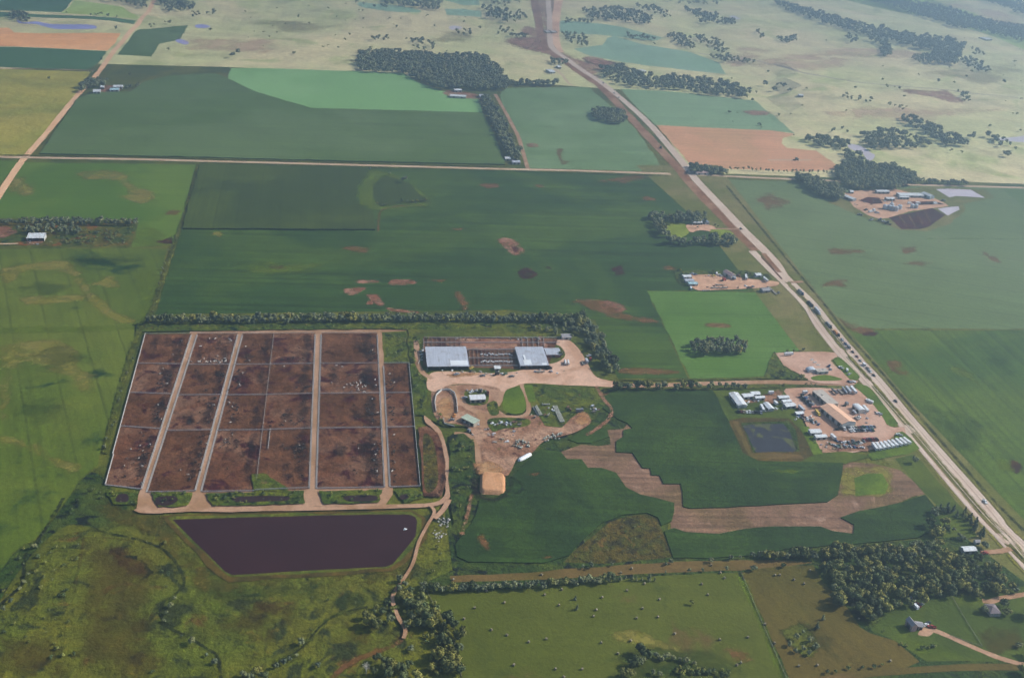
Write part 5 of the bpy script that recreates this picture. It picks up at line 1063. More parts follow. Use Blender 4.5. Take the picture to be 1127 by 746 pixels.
# ------------------------------------------------------------------ buildings
def rect_from(c4, z):
    q = [at(*p, z) for p in c4]; ctr = sum(q)/4; u = (q[1]-q[0]+q[2]-q[3])/2; v = (q[0]-q[3]+q[1]-q[2])/2
    L, W_ = np.linalg.norm(u), np.linalg.norm(v); ang = math.atan2(u[1], u[0]); perp = abs(-u[1]*v[0]+u[0]*v[1])/L
    return ctr, L, max(perp, 2.0), ang
def building(name, label, cat, c4, eave, rise, wallm, roofm, style='gable', ridge='x', doors=1, windows=0, open_front=False, group=None, th=.18, door_h=None):
    ctr, L, W_, ang = rect_from(c4, eave)
    if ridge == 'y': L, W_, ang = W_, L, ang+math.pi/2
    z0 = gz(*ctr); t = thing(name, label, cat, (ctr[0], ctr[1], z0), ang, group)
    l, w = L/2, W_/2; oh = .35
    camdir = (-ctr[0], -ctr[1]); ca, sa = math.cos(-ang), math.sin(-ang); ly = camdir[0]*sa+camdir[1]*ca; fy = 1 if ly > 0 else -1; lx = camdir[0]*ca-camdir[1]*sa; fx = 1 if lx > 0 else -1
    m = MB(); e = eave
    if style == 'gable':
        if open_front: m.box((0, -fy*(w-.1), e/2), (L, .2, e)).box((-l+.1, 0, e/2), (.2, W_-.4, e)).box((l-.1, 0, e/2), (.2, W_-.4, e))
        else: m.prism([(-w, 0), (w, 0), (w, e), (0, e+rise-.02), (-w, e)], -l, l)
        r = MB(); s_ = rise/w
        r.prism([(-w-oh, e-oh*s_+.03), (0, e+rise+.03), (w+oh, e-oh*s_+.03), (w+oh, e-oh*s_+.03+th), (0, e+rise+.03+th), (-w-oh, e-oh*s_+.03+th)], -l-oh, l+oh)
    elif style == 'mono':
        hi, lo = e+rise, e
        yb, yf = -fy*w, fy*w
        if open_front:
            m.box((0, yb+fy*.1, hi/2), (L, .2, hi)).box((-l+.1, 0, lo/2), (.2, W_-.5, lo)).box((l-.1, 0, lo/2), (.2, W_-.5, lo))
        else: m.prism([(yb, 0), (yf, 0), (yf, lo), (yb, hi)], -l, l)
        r = MB().prism([(yb-fy*oh, hi+.03), (yf+fy*oh, lo+.03), (yf+fy*oh, lo+.03+th), (yb-fy*oh, hi+.03+th)], -l-oh, l+oh)
    elif style == 'arch':
        n = 10; pr = [(w*math.cos(math.pi*i/n), e+(rise)*math.sin(math.pi*i/n)) for i in range(n+1)]
        m.prism([(w-.15, 0)]+[(y*(1-.15/w), z-.1) for y, z in pr]+[(-w+.15, 0)], -l+.1, l-.1)
        r = MB().prism([(w, e-.6)]+pr+[(-w, e-.6)]+[(-w+.1, e-.6)]+[(y*(1-.1/w), z-.07) for y, z in pr[::-1]]+[(w-.1, e-.6)], -l, l)
    elif style == 'hip':
        m.box((0, 0, e/2), (L, W_, e)); r = MB(); k = max(.2, l-w); hh = e+rise
        P_ = [(-l-oh, -w-oh, e), (l+oh, -w-oh, e), (l+oh, w+oh, e), (-l-oh, w+oh, e), (-k, 0, hh), (k, 0, hh)]; vv = [r.bm.verts.new(p) for p in P_]
        for f in ((0, 1, 5, 4), (1, 2, 5), (2, 3, 4, 5), (3, 0, 4), (3, 2, 1, 0)): r.bm.faces.new([vv[i] for i in f])
    else:
        m.box((0, 0, e/2), (L, W_, e)); r = MB().box((0, 0, e+.12), (L+.3, W_+.3, .22)).box((l*.3, w*.2, e+.6), (1.6, 1.6, .7)).box((-l*.4, -w*.2, e+.5), (1.2, 1.2, .5))
    m.obj('wall', wallm, t); ro = r.obj('roof', roofm, t)
    if open_front:
        k = max(2, int(L/6))
        for i in range(1, k): MB().box((-l+L*i/k, fy*(w-.2), e/2), (.3, .3, e)).obj('post', WOODP, t)
    # doors and windows on the side seen from the air
    dh = door_h or min(e*.8, 4.0)
    if not open_front:
        for i in range(doors):
            x = -l+L*(i+.5)/max(1, doors); MB().box((x, fy*(w+.03), dh/2), (min(L/(doors+.6), dh*1.1), .06, dh)).obj('door', DARK if style != 'hip' else WALLG, t)
        for i in range(windows):
            x = -l+L*(i+.5)/windows+(L/windows*.25 if doors else 0)
            f = MB().box((x, fy*(w+.03), e*.58), (1.3, .07, 1.2)).obj('window', PAINT['white'], t); MB().box((x, fy*(w+.075), e*.58), (1.05, .03, .95)).obj('pane', GLASS, f)
        if style == 'gable' and W_ > 7: MB().box((fx*(l+.03), 0, dh/2), (.06, min(W_*.4, 4.5), dh)).obj('door', WALLG, t)
    return t, L, W_
# farmyard
tA, LA, WA = building('cattle_barn', 'wide cattle barn with grey roof and white front corner, left of the two', 'barn', [(468.5,384.5),(512.7,384.5),(516,404.5),(470,405)], 4.2, 1.6, WALLG, GREYR, 'mono', open_front=True)
MB().box((LA*.27, -WA*.33, 0), (LA*.42, WA*.24, .06)).obj('roof_panel', PAINT['white'], tA)
tB, LB, WB = building('cattle_barn', 'wide cattle barn with white patched grey roof, right of the two', 'barn', [(567.5,384.8),(598,384.5),(603,403.5),(572,404)], 4.2, 1.6, WALLG, GREYR, 'mono', open_front=True)
MB().box((-LB*.22, -WB*.33, 0), (LB*.26, WB*.26, .06)).box((-LB*.28, -WB*.08, .35), (LB*.07, WB*.25, .06)).box((LB*.36, -WB*.42, -.08), (LB*.16, WB*.1, .06)).obj('roof_panel', PAINT['white'], tB)
for t_, L_2, W_2 in ((tA, LA, WA), (tB, LB, WB)):
    for ch in t_.children:
        if ch.name.startswith('roof_panel'): ch.rotation_euler = (math.atan2(1.6, W_2), 0, 0); ch.location = (0, 0, 5.0+.31)
building('barn_annex', 'low grey roofed annex with reddish wall at the second barn', 'barn', [(600,384.5),(616,384.5),(616,391.5),(600,392)], 3.4, 1.2, REDW, GREYR, 'gable', windows=2)
building('small_shed', 'tiny white roofed shed at the front of the corrals', 'shed', [(544,403.8),(550,403.8),(550.6,406.8),(544,407)], 2.6, .7, WALLT, WHITE, 'gable')
building('machine_shed', 'white roofed tan shed in the middle of the farmyard', 'shed', [(516.2,436),(533,435.4),(534.2,440.6),(517.3,441.6)], 3.6, 1.3, WALLT, WHITE, 'gable', doors=3)
building('open_shed', 'slanting shed with pale green roof beside the feed lot', 'shed', [(508.5,460),(514.6,457.5),(527,464.5),(520.5,468.5)], 3.6, .8, WALLT, GRNR, 'mono', ridge='y', open_front=False, doors=3)
building('old_house', 'small pale grey farmhouse in the trees behind the yard', 'house', [(617.8,368.5),(628,368.5),(628,372.5),(617.8,372.5)], 3.0, 1.6, WALLW, GREYS, 'gable', doors=1, windows=3)
# truck yard
building('workshop', 'long flat tan roofed workshop behind the orange roofed one', 'building', [(896.8,430),(906.6,429.6),(921,444.3),(909,446.6)], 5.0, 0, WALLT, TANR, 'flat', ridge='y', doors=4)
building('truck_shop', 'long truck shop with bright orange metal roof', 'building', [(907.6,447.2),(921.6,444.8),(938,465.5),(921.5,468)], 5.2, 2.4, WALLW, ORGR, 'gable', ridge='y', doors=4)
for i, (lab, c4, e, rs_, wm, rm, st, rd) in enumerate((
    ('long white shed at the left edge of the lots', [(803.2,433),(813,432.7),(821.3,446.4),(811.2,447)], 3.4, 1.2, WALLW, WHITE, 'gable', 'y'),
    ('low white shed just right of the long white one', [(817.2,434),(827.5,433.2),(828.5,436.8),(817.2,437.6)], 3.0, .9, WALLW, WHITE, 'gable', 'x'),
    ('white shed behind two others near the farm road trees', [(826,431.6),(835.6,431.2),(836,434.4),(827,435)], 3.0, .9, WALLW, WHITE, 'gable', 'x'),
    ('narrow white shed in front of the pair by the trees', [(831,436.6),(841,436.1),(841.3,438.4),(831,439)], 2.8, .7, WALLW, WHITE, 'gable', 'x'),
    ('grey white shed above the row of parked vehicles', [(841,444),(847,443.5),(851,450.4),(845,451)], 3.2, 1.0, WALLG, WHITE, 'gable', 'y'),
    ('back one of three white sheds stacked along the truck yard', [(856.2,436),(867.4,435.6),(868,438.4),(856.6,438.9)], 3.2, .9, WALLG, WHITE, 'gable', 'x'),
    ('middle one of three white sheds along the truck yard', [(860.7,440.6),(870,439.8),(870.6,442.6),(861.2,443.4)], 3.2, .9, WALLG, WHITE, 'gable', 'x'),
    ('front one of three white sheds along the truck yard', [(862.5,444.4),(874,443.4),(875,447),(864.5,448.4)], 3.2, .9, WALLG, WHITE, 'gable', 'x'),
    ('small white shed beside the scrap row', [(875.3,453),(883.5,452.3),(884.3,455),(876,455.8)], 2.8, .8, WALLG, WHITE, 'gable', 'x'),
    ('white shed by the pond corner, rear of two', [(890,473),(902.5,472.6),(903.6,476.6),(891.6,477.2)], 3.2, 1.0, WALLW, WHITE, 'gable', 'x'),
    ('white shed by the pond corner, front of two', [(896.4,479),(908.4,478.5),(909.8,481.6),(897.4,482.2)], 3.0, .9, WALLW, WHITE, 'gable', 'x'),
    ('white shed alone in the middle of the truck lot', [(938.5,445.6),(945.8,445),(952,451.6),(945,452.8)], 4.0, 1.2, WALLW, WHITE, 'arch', 'y'))):
    building('storage_shed', lab, 'shed', c4, e, rs_, wm, rm, st, rd, doors=2)
building('quonset_hut', 'round topped grey white hut on the gravel lot', 'shed', [(888,406),(897.6,405.6),(897.8,409.2),(888,409.8)], 1.6, 2.6, WALLW, GALV, 'arch', 'y')
building('store_building', 'low grey flat roofed building attached to the round hut', 'building', [(898.3,406.3),(910,405.8),(910.6,409.4),(898.3,409.8)], 3.2, 0, WALLW, TANR, 'flat', doors=2, windows=4)
# roadside place
for lab, c4, rm, st, rd in (('white mobile home, rear of three at the left of the trailer yard', [(751.5,303),(760.2,302.8),(760.6,305.2),(751.5,305.5)], WHITE, 'gable', 'x'), ('grey mobile home, middle of three at the left of the trailer yard', [(753.6,307.6),(762.8,307.4),(763.4,309.7),(754,310)], GREYR, 'gable', 'x'), ('pale blue grey mobile home, front of three in the trailer yard', [(757.2,310.9),(767,310.7),(767.6,313),(757.8,313.2)], TEALR, 'gable', 'x')):
    building('mobile_home', lab, 'house', c4, 2.9, .7, WALLW, rm, st, rd, doors=1, windows=3)
building('pink_roofed_barn', 'tall barn with faded pink roof in the trailer yard', 'barn', [(797.2,298.6),(803,298.2),(808.6,303.8),(803.2,305)], 4.6, 2.0, WALLW, PINKR, 'gable', 'y')
building('white_roofed_shed', 'white roofed shed beside the highway verge', 'shed', [(831,301.3),(837.4,301),(837.8,303.6),(831.4,303.8)], 3.0, .9, WALLG, WHITE, 'gable')
building('grey_roofed_house', 'grey roofed house at the highway end of the trailer yard', 'house', [(837.8,317.2),(845.6,316.6),(846.4,319.8),(838.2,320.4)], 3.0, 1.6, WALLG, GREYS, 'gable', windows=2)
# grove farm
building('white_pole_barn', 'long white shed with dark doors in the hooked grove', 'barn', [(761.8,242.6),(772,242.6),(772.3,245.2),(761.8,245.3)], 4.0, 1.4, WALLW, WHITE, 'gable', doors=4)
building('blue_roofed_house', 'blue roofed house beside the white shed in the grove', 'house', [(774.4,242.6),(779,242.4),(779.4,245.2),(774.6,245.4)], 3.2, 2.0, WALLW, BLUER, 'gable', 'y', windows=2)
# feed yard far right
for lab, c4, rm in (('very long white feed yard barn near the grey pond', [(988.3,212.2),(1015,212.9),(1015,215.6),(988.5,215.4)], WHITE), ('low white shed in front of the very long barn', [(989.2,215.9),(999.8,216.1),(1000,217.4),(989.4,217.4)], WHITE), ('white shed along the grove edge of the feed yard', [(964.2,209.2),(978,209.5),(978.2,211.3),(964.4,211.2)], WHITE), ('small white shed in the centre of the feed yard', [(974.8,217.2),(983.8,217.3),(984,219),(975,219)], WHITE)):
    building('feed_yard_barn', lab, 'barn', c4, 3.6, 1.0, WALLG, rm, 'gable', doors=3)
building('feed_mill', 'white and blue grey mill building at the end of the long barn', 'building', [(1016.6,212.2),(1021.5,211.6),(1026,216.2),(1021,217)], 5.0, 1.8, TEALR, WHITE, 'gable', 'y')
building('white_office', 'bright white shed at the grove corner of the feed yard', 'building', [(929.5,214.2),(933.5,213.6),(939.4,219.6),(935.4,220.6)], 3.6, 1.2, WALLG, WHITE, 'gable', 'y')
building('white_office', 'tiny white house at the back corner of the feed yard', 'house', [(935,209.5),(938.4,209.5),(938.6,211.4),(935.2,211.4)], 3.2, 1.2, WALLW, WHITE, 'gable')
building('white_barn', 'white barn with dark open front beside the nursery ground', 'barn', [(30.8,257.8),(49.5,257.8),(49.8,262.2),(30.2,262.6)], 4.4, 1.4, WALLW, WHITE, 'mono', open_front=True)
# far farms
for nm, lab, cat, c4, rm in (('farmhouse', 'white farmhouse below the dark grove at the left road', 'house', [(102.5,99.6),(110.6,99.6),(111,102.4),(102.8,102.6)], WHITE), ('barn', 'teal roofed barn at the far left farm', 'barn', [(121,97),(131,97),(131.4,99.4),(121.2,99.4)], TEALR), ('barn', 'white roofed barn behind the teal one at the far left farm', 'barn', [(124.4,93.8),(135,93.8),(135.4,96),(124.8,96)], WHITE), ('shed', 'tiny white shed in the middle of the far left farm', 'shed', [(110.6,94.6),(114.6,94.6),(114.8,96.4),(110.8,96.4)], WHITE),
    ('poultry_barn', 'long white barn at the edge of the large far wood', 'barn', [(495.4,103.9),(513,105),(513,107),(495.4,106)], WHITE), ('shed', 'small white house against the large far wood', 'house', [(499.6,98),(507.6,98),(508,99.8),(499.8,99.8)], WHITE), ('shed', 'grey shed at the top of the tree belt by the far wood', 'shed', [(527.4,104),(532,104),(532.4,106.6),(527.6,106.6)], GREYR),
    ('farmhouse', 'white roofed house at the foot of the tree belt', 'house', [(555.6,172.4),(565.4,172.6),(565.6,175),(555.8,175)], WHITE), ('shed', 'grey shed in the trees at the foot of the belt', 'shed', [(563.4,176.2),(572,176.4),(572.4,179),(563.6,179)], GREYR), ('shed', 'white shed alone on the far meadow by the highway', 'shed', [(602.8,76.4),(608.4,76.2),(609,79.6),(603.4,79.8)], WHITE), ('shed', 'tiny white shed by the grove beside the far highway', 'shed', [(612.8,72.4),(616.2,72.4),(616.4,74.4),(613,74.4)], WHITE),
    ('farmhouse', 'white house at the trees across the far highway', 'house', [(703.4,76.4),(707.4,76.2),(708.4,79),(704,79.4)], WHITE), ('farmhouse', 'brown roofed house where highway and section road cross', 'house', [(764.5,187.2),(777.5,187.2),(778,190.4),(764.8,190.6)], PINKR), ('shed', 'white shed in the far shrubs on the rangeland', 'shed', [(878.4,103.6),(883.6,103.6),(884,105.6),(878.8,105.6)], WHITE), ('barn', 'white barns cluster building in the top right river woods', 'barn', [(1046,12),(1054,13),(1054.5,15),(1046,14.4)], WHITE), ('shed', 'white house at the lower edge of the top right woods', 'house', [(1081,41),(1088,42),(1088,44),(1081,43.4)], WHITE), ('shed', 'white shed at the edge of the top left woods', 'shed', [(196.5,1.5),(202,1.5),(202,4.4),(196.5,4.4)], WHITE)):
    building(nm, lab, cat, c4, 3.6, 1.3, WALLW, rm, 'gable', doors=2)
# bottom right
building('white_metal_shed', 'clean white metal shed between woods and highway', 'shed', [(1058.6,601.6),(1072.4,600.9),(1073.8,606),(1060,606.6)], 3.6, 1.2, WALLG, WHITE, 'gable', doors=2)
building('small_cabin', 'small grey cabin among trees behind the white metal shed', 'house', [(1072.6,594),(1077.6,593.8),(1078.2,596.6),(1073.2,596.9)], 2.6, 1.2, WALLW, GREYS, 'gable', windows=1)
building('grey_roofed_house', 'tall grey roofed house with a wing on the lawn', 'house', [(1000.2,681),(1005.8,680.4),(1007,689),(1001,690)], 5.4, 2.2, PINKR, GREYS, 'gable', 'y', doors=1, windows=3)
building('garage', 'low grey roofed garage wing joined to the tall house', 'house', [(1007.4,683.6),(1015.6,685),(1014.8,690),(1007.2,688.8)], 3.0, 1.3, WALLT, GREYS, 'gable', doors=2, door_h=2.3)
building('brown_roofed_house', 'brown roofed house closely flanked by dark trees', 'house', [(1084.5,664.6),(1097,665),(1099,674.6),(1088.6,675.4)], 3.2, 2.2, WALLT, BROWNR, 'hip', doors=1, windows=4)
building('small_cabin', 'tiny white cabin almost hidden in the large wood', 'house', [(1067.6,645.4),(1071.6,645.2),(1072,648),(1068,648.2)], 3.0, 1.0, WALLW, WHITE, 'gable')
# grain bins
def bin_at(px, py, r, h, label, group=None):
    x, y = at(px, py); t = thing('grain_bin', label, 'grain bin', (x, y, gz(x, y)), 0, group)
    MB().cyl((0, 0, 0), (0, 0, h), r, seg=20).obj('wall', GALV, t); MB().cyl((0, 0, h+.01), (0, 0, h+r*.5), r*1.04, .3, 20).obj('roof', GALV, t); MB().cyl((0, 0, h+r*.5), (0, 0, h+r*.5+.5), .35, seg=8).obj('cap', GALV, t)
for x, y in ((973.5,230.2),(978,230.4),(982,231.2),(986,232.2),(990,230.4),(981,228.2)): bin_at(x, y, 3.4, 6.5, 'silver grain bin in the cluster beside the black manure ground', 'grain bins in the cluster')
for x, y in ((1003.6,229),(1008,229)): bin_at(x, y, 3.2, 5.5, 'silver grain bin of the pair right of the cluster', 'pair of grain bins')
x, y = at(980, 229); t = thing('grain_conveyor', 'thin tall conveyor tower rising over the grain bins', 'conveyor', (x, y, gz(x, y))); MB().box((0, 0, 7), (.9, .9, 14)).obj('tower', GALV, t); MB().box((0, 0, 14.4), (1.8, 1.4, .8)).obj('head', GALV, t); MB().cyl((0, 0, 14), (4, 2, 7), .25, seg=6).obj('spout', GALV, t)
# ------------------------------------------------------------------ overpass far up the highway
for px, lab in ((602.5, 'pale bridge on the left carriageway of the far highway'), (608.5, 'pale bridge on the right carriageway of the far highway')):
    x, y = at(px, 35); t = thing('highway_bridge', lab, 'bridge', (x, y, hz(x, y)+.5), R(8)); MB().box((0, 0, .2), (16, 34, .8)).obj('deck', CONC, t)
    for s_ in (-1, 1): MB().box((s_*7.6, 0, 1.1), (.5, 34, 1.0)).obj('parapet', CONC, t)
# ------------------------------------------------------------------ silage heap, bag, rubble, bales
q = [at(*p) for p in ((528.5,520.5),(556,522),(556.5,545),(527.5,544))]; ctr = sum(q)/4; z0 = gz(*ctr)
bm = bmesh.new(); n = 26; Vg = {}
for i in range(n+1):
    for j in range(n+1):
        u, v = i/n, j/n; p = (q[0]*(1-u)+q[1]*u)*(1-v)+(q[3]*(1-u)+q[2]*u)*v
        a_, b_ = abs(2*u-1), abs(2*v-1); rr = (a_**7+b_**7)**(1/7)
        hgt = 3.4*(1-sst(.82, 1.0, rr))+.5*(1-rr) if rr < 1 else 0
        Vg[(i, j)] = bm.verts.new((p[0]-ctr[0], p[1]-ctr[1], max(-.1, hgt+(rng.normal(0, .05) if hgt > .5 else -.1))))
for i in range(n):
    for j in range(n): bm.faces.new((Vg[(i, j)], Vg[(i, j+1)], Vg[(i+1, j+1)], Vg[(i+1, j)]))
bmesh.ops.recalc_face_normals(bm, faces=bm.faces[:])
o = mesh_obj('silage_heap', bm, gm('chopped_straw_heap', Q(206,164,134,530), Q(192,150,120,530), big=9, mid=4, fine=1.4, var=.08, fvar=.12, streak=(86,.14,1.2), bump=.2), None, smooth=True); o.location = (ctr[0], ctr[1], z0); tag(o, 'square flat topped heap of tan silage below the farmyard', 'silage heap')
a, b = at(570,506.5,1), at(585,498.5,1); d = b-a; L = np.linalg.norm(d); m = MB(); seg = 12; rings = []
for k in range(13):
    t_ = k/12; rr = 2.0*math.sqrt(max(.02, 1-abs(2*t_-1)**6)); ring = [m.bm.verts.new((-L/2+L*t_, rr*1.25*math.cos(math.pi*i/seg), rr*1.15*math.sin(math.pi*i/seg)-.05)) for i in range(seg+1)]; rings.append(ring)
for A_, B_ in zip(rings, rings[1:]):
    for i in range(seg): m.bm.faces.new((A_[i], A_[i+1], B_[i+1], B_[i]))
m.bm.faces.new(rings[0]); m.bm.faces.new(rings[-1][::-1])
o = m.obj('silage_bag', PAINT['white']); o.location = (*((a+b)/2), gz(*((a+b)/2))); o.rotation_euler = (0, 0, math.atan2(d[1], d[0])); tag(o, 'long bright white plastic silage bag beside the corn', 'silage bag')
bale_me = None
def bale_mesh(mat, r=.85, w=1.5):
    m = MB(); seg = 14
    m.cyl((0, -w/2, r), (0, w/2, r), r, seg=seg); m.cyl((0, -w/2-.05, r), (0, -w/2, r), r*.8, r, seg=seg); m.cyl((0, w/2, r), (0, w/2+.05, r), r, r*.8, seg=seg); return m.mesh('round_bale', mat)
BM1, BM2 = bale_mesh(BALE, .85, 1.45), bale_mesh(BALEG, .9, 1.5)
def bale(px, py, label, group, me=BM1, rz=None, z=0, world=False):
    x, y = (px, py) if world else at(px, py); o = bpy.data.objects.new('round_bale', me); link(o); o.location = (x, y, gz(x, y)-.04+z); o.rotation_euler = (0, 0, rng.uniform(0, 3.1) if rz is None else rz); tag(o, label, 'hay bale', group)
F7 = lambda x, y: (560+x/3.807, 550+y/3.807); F6 = lambda x, y: (280+x/3.807, 550+y/3.807); F8 = lambda x, y: (837+x/3.807, 550+y/3.807)
for f, pts, lab, grp in (
    (F7, [(222,378),(150,400),(210,444),(568,353),(495,382),(391,411),(366,463),(355,490),(631,419),(560,457),(535,498),(624,493),(808,355),(833,400),(903,330),(886,308),(695,563),(883,588),(1001,578),(157,585),(83,598),(387,601),(510,593),(457,646),(20,695),(195,711),(307,711),(230,745)], 'round bale lying on the large green hay field', 'round bales on the green hay field'),
    (F6, [(972,384),(720,433),(725,458),(923,455),(1047,433),(878,501),(993,547),(1058,569),(1087,693)], 'round bale lying on the large green hay field', 'round bales on the green hay field'),
    (F7, [(955,695),(972,685)], 'round bale of the close pair on the dry spot of the hay field', 'close pair of bales'),
    (F7, [(137,316),(515,290),(470,308),(848,276)], 'round bale on the narrow tan mown strip', 'round bales on the mown strip'), (F6, [(833,336)], 'round bale on the narrow tan mown strip', 'round bales on the mown strip'),
    (F8, [(60,318),(80,317)], 'round bale of the touching pair at the top of the dry field', 'touching pair of bales'), (F8, [(140,337),(182,354),(207,298),(412,501),(543,677),(160,698),(238,695)], 'round bale on the brownish dry hay field', 'round bales on the dry field'),
    (F8, [(18,523),(58,603)], 'round bale beside the green path between the hay fields', 'bales by the path'), (F7, [(1073,523)], 'round bale beside the green path between the hay fields', 'bales by the path')):
    for p in pts: bale(*f(*p), lab, grp)
def bale_rows(p1, p2, n, cols, lab, grp, gap=1.75, tiers=1):
    a, b = at(*p1), at(*p2); d = (b-a)/np.linalg.norm(b-a); nn = np.array([-d[1], d[0]]); ang = math.atan2(d[1], d[0])
    for i in range(n):
        for c in range(cols):
            p = a+(b-a)*i/max(1, n-1)+nn*(c-(cols-1)/2)*gap+rng.normal(0, .12, 2); bale(p[0], p[1], lab, grp, BM2, ang+rng.normal(0, .06)+math.pi/2*0, 0, True)
bale_rows((588.5,449),(594,458.5), 8, 3, 'grey weathered bale in the shorter block in the farmyard weeds', 'bales of the shorter block')
bale_rows((610.5,449.5),(618.5,466), 13, 3, 'grey weathered bale in the longer block in the farmyard weeds', 'bales of the longer block')
bale_rows((597,447),(604,447), 5, 1, 'grey bale in the short row between the two blocks', 'bales between the blocks')
for i in range(26):
    a = rng.uniform(0, 6.28); r_ = math.sqrt(rng.random()); bale(574+10.5*r_*math.cos(a), 490.5+4.6*r_*math.sin(a), 'pale wrapped bale in the loose heap above the white bag', 'bales of the loose heap', BM2 if i % 3 else BM1)
for i in range(22):
    t_ = i/21; bale(598+20*t_+rng.normal(0, 1.0), 485.5-7*t_+rng.normal(0, 1.2), 'small dark grey bale in the slanting row above the corn', 'bales of the slanting row', BM2)
CHK = []
for i in range(5):
    m = MB(); bmesh.ops.create_icosphere(m.bm, subdivisions=1, radius=1.0)
    for v in m.bm.verts: v.co = Vector((v.co.x*rng.uniform(.8, 1.3), v.co.y*rng.uniform(.6, 1.1), v.co.z*rng.uniform(.45, .7)+.3))
    CHK.append(m.mesh('rubble_chunk', CONC))
for i in range(46):
    if i < 22: p = (489+rng.normal(0, 3.5), 575+rng.normal(0, 3.2))
    else: p = (483+rng.normal(0, 3.2), 589+rng.normal(0, 4))
    x, y = at(*p); o = bpy.data.objects.new('rubble_chunk', CHK[i % 5]); link(o); s_ = rng.uniform(.4, 1.25); o.scale = (s_, s_, s_); o.location = (x, y, gz(x, y)); o.rotation_euler = (0, 0, rng.uniform(0, 6))
    tag(o, ('pale concrete chunk in the rear rubble dump beside the dirt track', 'pale concrete chunk in the front rubble dump beside the dirt track')[i >= 22], 'rubble', ('rear rubble dump', 'front rubble dump')[i >= 22])
x, y = at(446, 583); t = thing('lagoon_float', 'small white pump float on the dark lagoon', 'float', (x, y, gz(x, y)), .4); MB().box((0, 0, .2), (3.2, 1.0, .5)).obj('pontoon', FLOAT, t); MB().box((0, 0, .7), (.9, 2.4, .5)).obj('pump', FLOAT, t)
# ------------------------------------------------------------------ fences
def fence(px_pts, label, group=None, mat=PIPE, h=1.5, rails=3, name='pipe_fence', step=4.0, solid=False, cat='fence', wid=.14):
    P_ = [at(*p) for p in px_pts]; o0 = P_[0]; m = MB()
    for a, b in zip(P_, P_[1:]):
        d = b-a; L = np.linalg.norm(d)
        if L < .5: continue
        ang = math.atan2(d[1], d[0]); c = (a+b)/2-o0
        if solid: m.box((c[0], c[1], h*.55), (L, wid, h*.85), ang)
        else:
            for k in range(rails): m.box((c[0], c[1], h*(k+.75)/rails), (L, wid*.8, .16), ang)
        n = max(1, int(L/step))
        for i in range(n+1):
            p = a+d*i/n-o0; m.box((p[0], p[1], h*.5), (.2, .2, h+.15), ang)
    o = m.obj(name, mat); o.location = (o0[0], o0[1], gz(*(P_[0]*.5+P_[-1]*.5))); return tag(o, label, cat, group)
COLN = ('first', 'second', 'third', 'fourth', 'fifth', 'last'); ROWN = ('back', 'second', 'third', 'front')
for ci, c in enumerate(COLS):
    t_top = .197 if ci == 5 else 0
    if ci == 0: fence([colpt(c, 0, 0), colpt(c, 0, .80), ], 'long pale fence along the left edge of the pens', mat=CONC, solid=True, wid=.5, h=1.7); fence([(colpt(c, 0, .80)[0]+1.2, colpt(c, 0, .80)[1]), (colpt(c, 0, 1)[0]+1, colpt(c, 0, 1)[1])], 'short offset end of the pale left pen fence', mat=CONC, solid=True, wid=.5, h=1.7)
    if ci == 5: fence([colpt(c, 1, t_top), colpt(c, 1, 1)], 'pale board fence along the right edge of the pens', solid=True, wid=.35, mat=PIPE)
    if ci == 3: fence([colpt(c, 0, 0), colpt(c, 0, .93)], 'dividing pipe fence between the third and fourth pen columns')
    else:
        pass
    for ri in range(4 if ci != 5 else 3):
        t = ROWS[ri+1 if ci == 5 else ri][0 if (ci == 5) else 1] if ci != 5 else (ROWS[ri+1][0] if ri == 0 else ROWS[ri][1] if False else ROWS[ri+1][0])
        if ci == 5 and ri == 0: t = .197
        fence([colpt(c, 0, t), colpt(c, 1, t)], f'pipe fence across the {COLN[ci]} pen column, '+(('at its back end','along the middle pen back','along the front pen back')[ri] if ci == 5 else ('below the back pen','below the second pen','below the third pen','at its front end')[ri]), wid=.3)
    if ci == 5: fence([colpt(c, 0, 1), colpt(c, 1, 1)], 'pipe fence across the last pen column, at its front end', wid=.3)
    if ci not in (5,): fence([colpt(c, 0, 0), colpt(c, 1, 0)], f'pipe fence across the {COLN[ci]} pen column, at its back end')
# concrete feed bunks beside the lanes
def bunk(pts, label):
    P_ = [at(*p) for p in pts]; a, b = P_; d = b-a; L = np.linalg.norm(d); c = (a+b)/2
    m = MB(); m.box((0, .55, .35), (L, .18, .7)).box((0, -.55, .3), (L, .18, .6)).box((0, 0, .1), (L, 1.0, .2)); o = m.obj('feed_bunk', CONC); o.location = (c[0], c[1], gz(*c)); o.rotation_euler = (0, 0, math.atan2(d[1], d[0])); tag(o, label, 'feed trough')
for k, (pts, lab) in enumerate((([(210.6,369),(156,538)], 'long concrete feed trough left of the first dirt lane'), ([(217,369),(161.4,542)], 'pale concrete feed trough right of the first dirt lane'), ([(261.8,369),(215,540)], 'long concrete feed trough left of the second dirt lane'), ([(267,369),(221.4,541)], 'pale concrete feed trough right of the second dirt lane'),
    ([(347,368.5),(340.4,538)], 'long concrete feed trough left of the third dirt lane'), ([(353.6,368.5),(348.2,538)], 'pale concrete feed trough right of the third dirt lane'), ([(415.2,369),(423.2,536)], 'long concrete feed trough left of the last dirt lane'), ([(422.2,403),(429.2,536)], 'pale concrete feed trough right of the last dirt lane'))): bunk(pts, lab)
fence([(62+0,0),(62,0)] if False else [(301.5+1-10,440),(281+4,470)], 'short pipe fence inside the third pen column') if False else None
fence([(297.5,473),(295,495)], 'short stub fence in the front pen of the third column', wid=.4)
